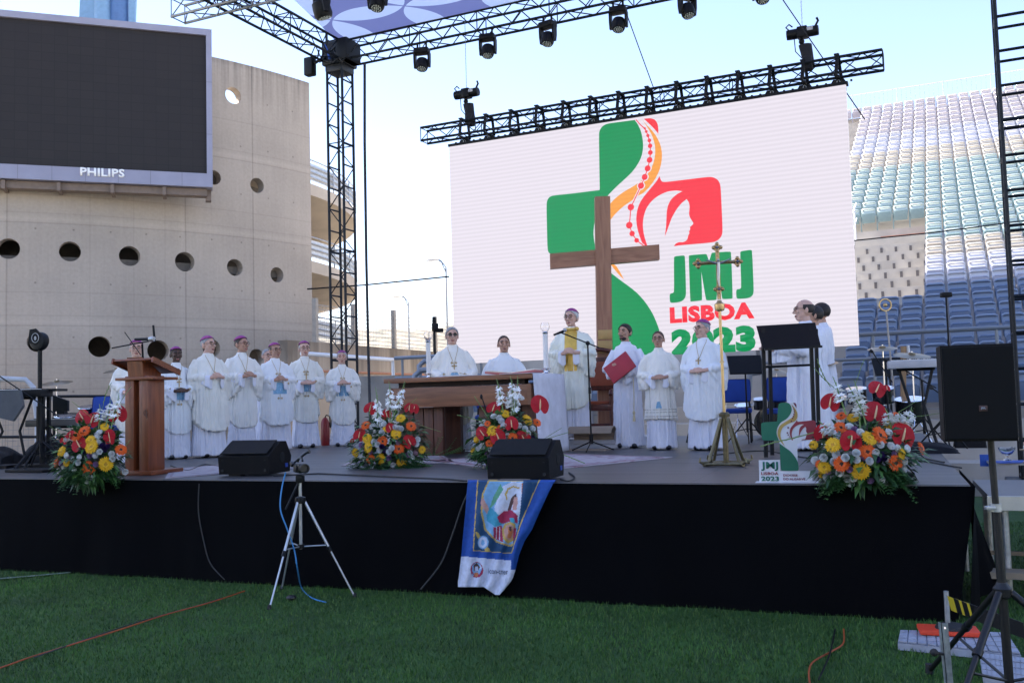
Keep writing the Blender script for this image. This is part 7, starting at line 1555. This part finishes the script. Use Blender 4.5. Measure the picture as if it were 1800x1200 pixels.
tag(MB().tube(spline([AY(502, 830, zc_), AY(495, 860, zc_ - .05), AY(493, 895, zc_ - .1), AY(505, 930, zc_ - .12), AY(517, 965, zc_ - .12), AY(523, 1000, zc_ - .1), AZ(530, 1032, .02), AZ(548, 1050, .012), AZ(573, 1058, .012)], 8), .006, 6).build('cable', mat('light_blue_cable', (.05, .25, .55), .5)), 'light blue cable hanging from the camcorder down to the grass', 'cable')
tag(MB().ell(AZ(512, 1050, .02), (.045, .04, .025)).build('battery_pack', BP), 'small black lump lying in the grass between the tripod feet', 'battery pack')
# cables on the grass and the skirt
ORG = mat('orange_cable', (.38, .07, .015), .5)
def gc(pts, r, m_, L, z=.016): tag(MB().tube(spline([AZ(x, y, z + .006 * math.sin(i * 2.1)) for i, (x, y) in enumerate(pts)], 8), r, 6).build('cable', m_), L, 'cable')
gc([(-30, 1180), (0, 1173), (60, 1152), (130, 1131), (210, 1106), (290, 1080), (370, 1058), (430, 1038)], .0055, ORG, 'long orange cable crossing the grass at the lower left', .022)
gc([(60, 1155), (150, 1123), (250, 1090), (350, 1063), (390, 1050)], .0045, mat('dark_grey_cable', (.03, .035, .035), .6), 'dark cable lying beside the orange one on the grass', .018)
gc([(1483, 1105), (1482, 1130), (1460, 1145), (1430, 1162), (1422, 1180), (1425, 1210)], .0055, ORG, 'short orange cable coming out from under the stage skirt', .02)
gc([(1468, 1105), (1458, 1150), (1438, 1195)], .006, BLACK, 'thin black cable in the grass beside the short orange one', .018)
def fc(pts, r, L): tag(MB().tube(spline([TP(x, y, -.10) for x, y in pts], 6), r, 6).build('cable', mat('black_cable', (.035, .035, .037), .55)), L, 'cable')
fc([(350, 850), (349, 900), (358, 950), (370, 990), (395, 1018)], .006, 'thin dark cable hanging down the skirt left of the camcorder'); fc([(832, 845), (812, 890), (795, 940), (775, 990), (740, 1035)], .007, 'dark cable hanging beside the blue banner')
tag(MB().tube([AZ(820, 845, H + .01), AZ(790, 842, H + .01), AZ(700, 838, H + .01), AZ(560, 832, H + .01), AZ(480, 836, H + .01)], .008, 6).build('cable', RUBBER), 'black cable running across the deck between the two monitors', 'cable')
tag(MB().tube(spline([AZ(1000, 830, H + .01), AZ(1010, 838, H + .012), AZ(1000, 845, H + .01), AZ(985, 842, H + .01)], 6), .007, 6).build('cable', RUBBER), 'black cable loop at the right side of the right monitor', 'cable')

for i, (pts, L) in enumerate((([(1250, 800), (1340, 792), (1440, 806), (1560, 797), (1660, 812)], 'black cable snaking over the deck below the black lectern'), ([(20, 815), (90, 806), (180, 812), (215, 803)], 'black cable on the deck below the keyboards at the left'), ([(1490, 812), (1600, 808), (1690, 822)], 'black cable on the deck behind the right flowers'), ([(400, 822), (360, 816), (330, 826), (300, 818)], 'thin cable curling left of the left monitor'))):
    tag(MB().tube(spline([AZ(x, y, H + .009) for x, y in pts], 8), .007, 6).build('cable', RUBBER), L, 'cable')
# banner
def banner():
    # outline of the cloth as it hangs, traced as rows: y, left x, right x
    rows = [(842, 823, 978), (850, 822, 972), (870, 820, 962), (900, 818, 948), (930, 815, 935), (950, 813, 922), (975, 811, 912), (1000, 808, 906), (1025, 805, 898), (1045, 805, 888)]
    def lr_(y):
        for (y0, a0, b0), (y1, a1, b1) in zip(rows, rows[1:]):
            if y <= y1: k = (y - y0) / (y1 - y0); return a0 + (a1 - a0) * k, b0 + (b1 - b0) * k
        return rows[-1][1:]
    Zb = lambda p: (760 + p[0] / 4, 760 + p[1] / 4)
    poly = lambda pts: [Zb(p) for p in pts]
    BL, WH, DB, TQ, RD, PKs, GD, OR_, GR, LB, BR, NV = range(12)
    cols = [(.01, .075, .36), (.62, .66, .80), (.008, .06, .16), (.05, .33, .48), (.36, .02, .08), (.55, .30, .26), (.55, .38, .10), (.60, .20, .07), (.12, .36, .22), (.20, .42, .68), (.09, .04, .04), (.02, .02, .04)]
    ms = [mat('banner_colour_%s' % n_, c, .7, var=.14, scale=30, bump=.15) for n_, c in zip(('blue', 'white', 'deep_blue', 'turquoise', 'crimson', 'skin', 'gold', 'orange', 'green', 'light_blue', 'brown', 'navy'), cols)]
    shapes = [(WH, [(0, 860), (210, 868), (550, 898), (1000, 960), (1000, 1300), (0, 1300)]), (GD, [(316, 330), (285, 830), (560, 850), (640, 600), (760, 330)]), (DB, [(325, 330), (292, 825), (555, 845), (632, 600), (750, 330)]),
        (GD, [(305, 695), (320, 700), (405, 825), (400, 838), (375, 832), (310, 725)]), (GD, [(395, 335), (350, 430), (340, 560), (365, 680), (450, 770), (540, 800), (600, 790), (650, 600), (670, 340)]), (LB, [(400, 345), (362, 430), (352, 560), (378, 675), (455, 760), (545, 788), (590, 770), (640, 600), (655, 345)]),
        (WH, [(560, 345), (490, 380), (440, 520), (440, 600), (600, 620), (640, 480), (640, 350)]), (GR, [(480, 360), (500, 400), (440, 500), (400, 540), (430, 450)]), (OR_, [(630, 355), (670, 355), (675, 430), (640, 460), (628, 420)]),
        (GD, [(520, 470), (508, 430), (530, 390), (570, 372), (615, 385), (612, 395), (570, 384), (538, 400), (522, 435), (530, 480)]), (WH, [(525, 480), (545, 420), (590, 400), (625, 440), (625, 560), (590, 500), (560, 460), (540, 560), (510, 560)]), (BR, [(560, 450), (590, 430), (600, 470), (570, 500), (550, 560), (530, 540)]), (PKs, [(575, 455), (600, 450), (603, 500), (590, 545), (565, 545), (568, 500)]),
        (TQ, [(400, 520), (380, 570), (385, 620), (440, 660), (500, 640), (470, 580), (430, 540)]), (PKs, [(345, 465), (360, 460), (375, 490), (398, 530), (385, 575), (360, 540), (340, 500)]),
        (RD, [(455, 590), (500, 550), (560, 545), (600, 580), (600, 640), (560, 620), (500, 640), (470, 630)]), (TQ, [(545, 600), (575, 600), (580, 640), (550, 640)]), (RD, [(430, 665), (490, 650), (500, 770), (430, 740)]), (WH, [(448, 660), (454, 660), (452, 745), (446, 742)]), (WH, [(470, 656), (476, 656), (478, 756), (470, 752)]),
        (GD, [(490, 680), (510, 640), (550, 625), (580, 640), (590, 700), (570, 760), (530, 780), (500, 750)]), (PKs, [(505, 690), (520, 655), (550, 642), (572, 660), (575, 720), (545, 760), (515, 740)]), (OR_, [(530, 665), (552, 655), (565, 690), (550, 740), (525, 735), (535, 700)]), (BR, [(540, 660), (556, 660), (556, 690), (542, 690)]), (RD, [(570, 670), (590, 670), (590, 770), (570, 790)]),
        (LB, [(318 + 78 / 2 + 40 * math.cos(k * .52), 770 + 48 * math.sin(k * .52)) for k in range(12)]), (WH, [(357 + 32 * math.cos(k * .52), 770 + 40 * math.sin(k * .52)) for k in range(12)]), (LB, [(357 + 14 * math.cos(k * .52), 772 + 20 * math.sin(k * .52)) for k in range(12)]),
        (RD, [(312 + 46 * math.cos(k * .52), 963 + 57 * math.sin(k * .52)) for k in range(12)]), (LB, [(312 + 38 * math.cos(k * .9), 955 + 46 * math.sin(k * .9)) for k in range(7)]), (BR, [(312 + 26 * math.cos(k * 1.2), 945 + 34 * math.sin(k * 1.2)) for k in range(5)]), (WH, [(300, 940), (324, 940), (324, 970), (300, 970)]), (OR_, [(296, 985), (326, 985), (320, 1010), (302, 1010)]), (WH, [(340, 925), (350, 950), (335, 960)]), (LB, [(275, 985), (292, 1000), (285, 1010)])]
    shapes = [(c_, poly(p)) for c_, p in shapes]
    uf = lambda y: .64 + .28 * min(1, max(0, (y - 845) / 155))
    NU, NV_ = 110, 150; y0, y1 = 842, 1045
    bm = bmesh.new(); V = []
    for j in range(NV_ + 1):
        y = y0 + (y1 - y0) * j / NV_; L_, R_ = lr_(y); r_ = []
        for i in range(NU + 1):
            u = i / NU; x = L_ + (R_ - L_) * u
            yy = y + (0 if u < .62 else 0) - 18 * (1 - min(1, abs(u - .2) / .25)) * 0
            if j > NV_ * .85: yy = y + (-14 + 14 * min(1, max(0, (u - .55) / .25)) + (-12 * max(0, (u - .88) / .12))) * (j / NV_ - .85) / .15
            fo = .020 * math.sin(u * 26 + y * .01) * min(1, (y - y0) / 60) + .030 * math.exp(-((u - uf(y) - .04) / .05) ** 2)
            p = TP(x, yy, -.13 - fo) if j > 2 else TP(x, yy, -.10 + (.12 if j == 0 else .05 if j == 1 else 0))
            if j == 0: p.z = H + .006
            r_.append((bm.verts.new(p), x, y))
        V.append(r_)
    for j in range(NV_):
        for i in range(NU):
            a, b_, c_, d_ = V[j][i], V[j][i + 1], V[j + 1][i + 1], V[j + 1][i]; f = bm.faces.new((a[0], b_[0], c_[0], d_[0])); cx, cy_ = (a[1] + c_[1]) / 2, (a[2] + c_[2]) / 2; mi = BL; u = (i + .5) / NU
            if u > uf(cy_): mi = WH if cy_ > 1000 else DB if pip(cx, cy_, shapes[2][1]) else GD if pip(cx, cy_, shapes[1][1]) else BL
            else:
                for cc_, pl in shapes:
                    if pip(cx, cy_, pl): mi = cc_
            f.material_index = mi; f.smooth = True
    me = bpy.data.meshes.new('banner'); bm.to_mesh(me); bm.free(); o = thing('icon_banner', 'blue cloth banner printed with a robed mother and child icon, hanging over the stage edge', 'banner', TP(880, 845, -.1))
    c = mlink('cloth', me, ms, o, world=True); s_ = c.modifiers.new('s', 'SOLIDIFY'); s_.thickness = .003
    A_, B_ = TP(*Zb((395, 990)), -.162), TP(*Zb((535, 995)), -.162); ex = B_ - A_; ex.z = 0; text_fit('lettering', 'icon-cner', A_, ex, (0, 0, 1), ex.length * .97, .042, ms[NV], o, .0, .001)
banner()

# big loudspeaker on its tripod at the right
Ys = 4.75; PA = AY(1652, 607, Ys); PB_ = AY(1780, 603, Ys - .10); spw = (PB_ - PA); spw.z = 0; wS = spw.length; rz = math.atan2(spw.y, spw.x); zt4, zb4 = AY(1653, 608, Ys).z, AY(1662, 776, Ys).z
ls = thing('loudspeaker', 'large black loudspeaker on a tripod stand at the right edge', 'loudspeaker', Vector((PA.x, PA.y, zb4)) , rz); hS = zt4 - zb4
MB().prism([(0, 0, 0), (wS, 0, 0), (wS * .98, .22, 0), (wS * .8, .34, 0), (wS * .2, .34, 0), (wS * .02, .22, 0)], (0, 0, hS)).build('cabinet', MON, ls, smooth=False)
def grm():
    M = mat('perforated_black_grille', (.002, .002, .0025), .6, var=0, spec=.2); nt = M.node_tree; bs = nt.nodes['Principled BSDF']; tc = nd(nt, 'ShaderNodeTexCoord'); vo = nd(nt, 'ShaderNodeTexVoronoi'); vo.inputs['Scale'].default_value = 260; vo.inputs['Randomness'].default_value = .1; bp = nd(nt, 'ShaderNodeBump'); bp.inputs['Strength'].default_value = .8; bp.inputs['Distance'].default_value = .003
    nt.links.new(tc.outputs['Object'], vo.inputs[0]); nt.links.new(vo.outputs[0], bp.inputs['Height']); nt.links.new(bp.outputs[0], bs.inputs['Normal']); return M
MB().box((wS / 2, -.012, hS / 2), (wS - .006, .02, hS - .02), bev=.004).build('grille', grm(), ls, smooth=False)
b = MB()
for k in range(26): b.box((wS + .003, .012, .02 + k * (hS - .04) / 26), (.006, .016, .010))
b.build('side_vents', mat('vent_grey', (.03, .03, .032), .4), ls, smooth=False)
bd = MB().box((wS * .54, -.024, hS * .34), (.038, .006, .028), bev=.002).build('badge', mat('badge_rim', (.05, .02, .02), .4), ls); 
text_fit('lettering', 'JBL', ls.matrix_basis @ Vector((wS * .54 - .012, -.0275, hS * .34 - .006)), Vector((math.cos(rz), math.sin(rz), 0)), (0, 0, 1), .024, .012, mat('badge_letters', (.3, .33, .4), .4), bd, .03, .001)
pole = AY(1745, 900, Ys + .12); ts = thing('speaker_stand', 'black tripod stand under the large loudspeaker', 'speaker stand', Vector((pole.x, pole.y, 0)))
STN = mat('black_stand_tube', (.005, .005, .007), .45, bump=.1); px0 = Vector((pole.x, pole.y, 0)); ptop_ = AY(1742, 780, pole.y); cz = AY(1762, 1040, pole.y).z; tilt = AY(1762, 1040, pole.y) - ptop_
pz = lambda z: ptop_ + tilt * ((ptop_.z - z) / (ptop_.z - cz))
z9 = AY(1750, 895, pole.y).z
MB().tube([pz(zb4), pz(z9)], .0165, 12).build('upper_pole', STN, ts, world=True); MB().tube([pz(z9 + .02), pz(.12)], .022, 12).build('lower_pole', STN, ts, world=True)
MB().tube([pz(z9 - .01), pz(z9 + .03)], .028, 12).box(pz(z9 + .01) + Vector((-.035, -.01, 0)), (.05, .03, .02), bev=.004).build('height_clamp', STEEL, ts, world=True); MB().lathe([(.03, -.03), (.042, -.02), (.045, .02), (.03, .04), (.026, .05)], pz(cz), 16).build('collar', STN, ts, world=True)
for ang, ln_ in ((math.pi * 1.22, .70), (math.pi * 1.82, .70), (math.pi * .55, .7)):
    d = Vector((math.cos(ang), math.sin(ang), 0)); a = pz(cz) + d * .04; e = pz(.02) + d * ln_; e.z = .02; m_ = a.lerp(e, .42)
    lg = MB().tube([a, m_], .0185, 10).build('leg', STN, ts, world=True); MB().tube([m_, e], .0145, 10).build('lower_section', STN, lg, world=True); MB().tube([a.lerp(e, .40), a.lerp(e, .44)], .024, 10).build('leg_clamp', STN, lg, world=True); MB().tube([e + Vector((0, 0, .04)), e - Vector((0, 0, .015))], .022, 10).build('foot', RUBBER, lg, world=True)
    MB().tube([pz(.16), a.lerp(e, .55)], .008, 6).build('brace', STN, ts, world=True)
# glass bowl and candle on a blue covered table
tb = thing('side_table', 'small table with a blue and white cover on the side platform', 'table', AZ(1790, 832, .79), STAGE_ROT); MB().box((0, .1, .10), (.5, .4, .02)).build('table_top', mat('pale_cover', (.45, .42, .38), .6), tb); MB().box((-.05, .02, .115), (.34, .3, .006), rotm('Z', .3)).build('blue_cover', mat('blue_cover', (.02, .08, .36), .7), tb)
for x, y in ((-.22, -.07), (.22, -.07), (-.22, .27), (.22, .27)): MB().tube([(x, y, 0), (x, y, .09)], .015, 6).build('leg', STEEL, tb)
MB().box((-.25, .3, .11), (.12, .02, .12), rotm('X', .05)).build('back_cloth', mat('blue_cover', (.02, .08, .36)), tb)
gb_ = thing('glass_bowl', 'footed cut glass bowl on the small side table', 'bowl', tb.location + Vector((-.10, .0, .13))); MB().lathe([(.04, 0), (.035, .01), (.012, .02), (.014, .05), (.05, .07), (.075, .11), (.08, .13), (.074, .13), (.068, .11), (.04, .078), (.01, .065)], n=24).build('bowl', mat('clear_glass', (1, 1, 1)), gb_)
cn = thing('gold_candle_holder', 'gold candle holder with a lit candle beside the glass bowl', 'candle holder', tb.location + Vector((.02, -.12, .12))); MB().lathe([(.03, 0), (.02, .01), (.012, .02), (.012, .11), (.05, .115), (.055, .125), (.01, .13)], n=20).build('holder', BRASS, cn); MB().lathe([(.018, .13), (.018, .16), (.003, .162)], n=14).build('wax', mat('white_wax', (.7, .7, .68)), cn)
MB().ell((0, 0, .178), (.006, .006, .016), 8, 8).build('flame', mat('flame', (1, .5, .1), emit=(1, .35, .06), estr=3, var=0), cn)
# stake, pallets, rubber foot, hazard bar at lower right
sk = thing('steel_stake', 'upright galvanised angle stake with a black knob in the grass at the lower right', 'stake', AZ(1666, 1225, 0)); yk = sk.location.y; k0, k1 = AY(1654, 1095, yk), AY(1668, 1220, yk); b = MB()
GAL = mat('galvanised_angle', (.30, .33, .33), .5, metal=.5, var=.25, scale=30)
MB().prism([k0, k0 + Vector((.038, 0, .0)), Vector((k1.x + .03, yk, 0)), Vector((k1.x - .006, yk, 0))], (0, .004, 0)).prism([k0, k0 + Vector((0, .035, 0)), Vector((k1.x - .006, yk + .03, 0)), Vector((k1.x - .006, yk, 0))], (.004, 0, 0)).build('angle_bar', GAL, sk, world=True, smooth=False)
kb = AY(1642, 1146, yk); MB().ell(kb, (.021, .021, .021)).tube([kb, kb + Vector((.05, 0, -.01))], .008, 8).build('knob', RUBBER, sk, world=True); MB().tube([AY(1661, 1103, yk - .004), AY(1661, 1103, yk + .004)], .006, 8).build('bolt', CHROME, sk, world=True)
def pallet(corners, label, z=.05):
    P4 = [AZ(x, y, z) for x, y in corners]; c = sum(P4, Vector()) / 4; t = thing('plastic_ground_panel', label, 'ground panel', Vector((c.x, c.y, 0)), 0, 'white plastic ground panels'); W_ = mat('dirty_white_plastic', (.36, .37, .42), .6, var=.2, scale=12)
    b = MB(); nx, ny = 12, 4
    q = lambda u, v: (P4[0] * (1 - u) * (1 - v) + P4[1] * u * (1 - v) + P4[2] * u * v + P4[3] * (1 - u) * v)
    for i in range(nx):
        for j in range(ny):
            u0, u1, v0, v1 = (i + .06) / nx, (i + .94) / nx, (j + .08) / ny, (j + .92) / ny; b.prism([q(u0, v0), q(u1, v0), q(u1, v1), q(u0, v1)], (0, 0, .008))
    b.build('ribs', W_, t, world=True, smooth=False); MB().prism([p - Vector((0, 0, z - .002)) for p in P4], (0, 0, z - .006)).build('slab', W_, t, world=True, smooth=False)
pallet([(1575, 1130), (1690, 1142), (1796, 1160), (1760, 1105)] if False else [(1578, 1128), (1795, 1150), (1770, 1112), (1582, 1108)], 'white ribbed plastic ground panel under the orange edged foot')
pallet([(1728, 1188), (1830, 1205), (1830, 1160), (1722, 1148)], 'second white ribbed plastic ground panel at the lower right corner')
ft = thing('scaffold_foot', 'steel stage jack standing on an orange edged black rubber pad', 'stage jack', AZ(1667, 1112, .06)); ft.location.z = .06; ft.rotation_euler.z = -.3
MB().box((0, 0, .018), (.36, .20, .03), bev=.008).build('orange_pad', mat('fluorescent_orange', (.75, .06, .02), .6), ft); MB().lathe([(.10, 0), (.09, .02), (.03, .035)], (.02, 0, .034), 20).build('rubber_cap', RUBBER, ft); MB().tube([(.0, 0, .05), (.0, 0, .27)], .016, 10).build('jack_tube', STEEL, ft)
hb = thing('hazard_bar', 'black beam with yellow and black hazard tape beneath the stage corner', 'beam', AZ(1690, 1100, 0)); ha, hbb = AY(1672, 1062, 5.95), AY(1800, 1108, 5.5); dd = hbb - ha
b = MB(); b.mi = 0; n_ = 26
for k in range(n_):
    b.mi = 1 if (k % 3 == 0 and k < 8) else 0; s0_, s1_ = ha + dd * (k / n_), ha + dd * ((k + 1) / n_); up = Vector((0, 0, .045)); of_ = Vector((.02, 0, 0)) if k < 9 else Vector()
    b.rings([[s0_ - up + of_, s0_ + up, s0_ + up + Vector((0, .05, 0)), s0_ - up + Vector((0, .05, 0)) + of_], [s1_ - up + of_, s1_ + up, s1_ + up + Vector((0, .05, 0)), s1_ - up + Vector((0, .05, 0)) + of_]])
b.build('taped_beam', [BLACK, mat('yellow_tape', (.55, .42, .02), .5)], hb, world=True, smooth=False)
t = thing('deck_leg', 'grey steel deck leg seen below the stage corner swag', 'deck leg', ST(.05, .5, 0)); MB().tube([ST(-.2, .9, .02), ST(-.2, .9, H - .12)], .026, 10).build('leg', STEEL, t, world=True); MB().tube([ST(.07, 1.9, .02), ST(.07, 1.9, H - .12)], .026, 10).build('leg', STEEL, t, world=True)
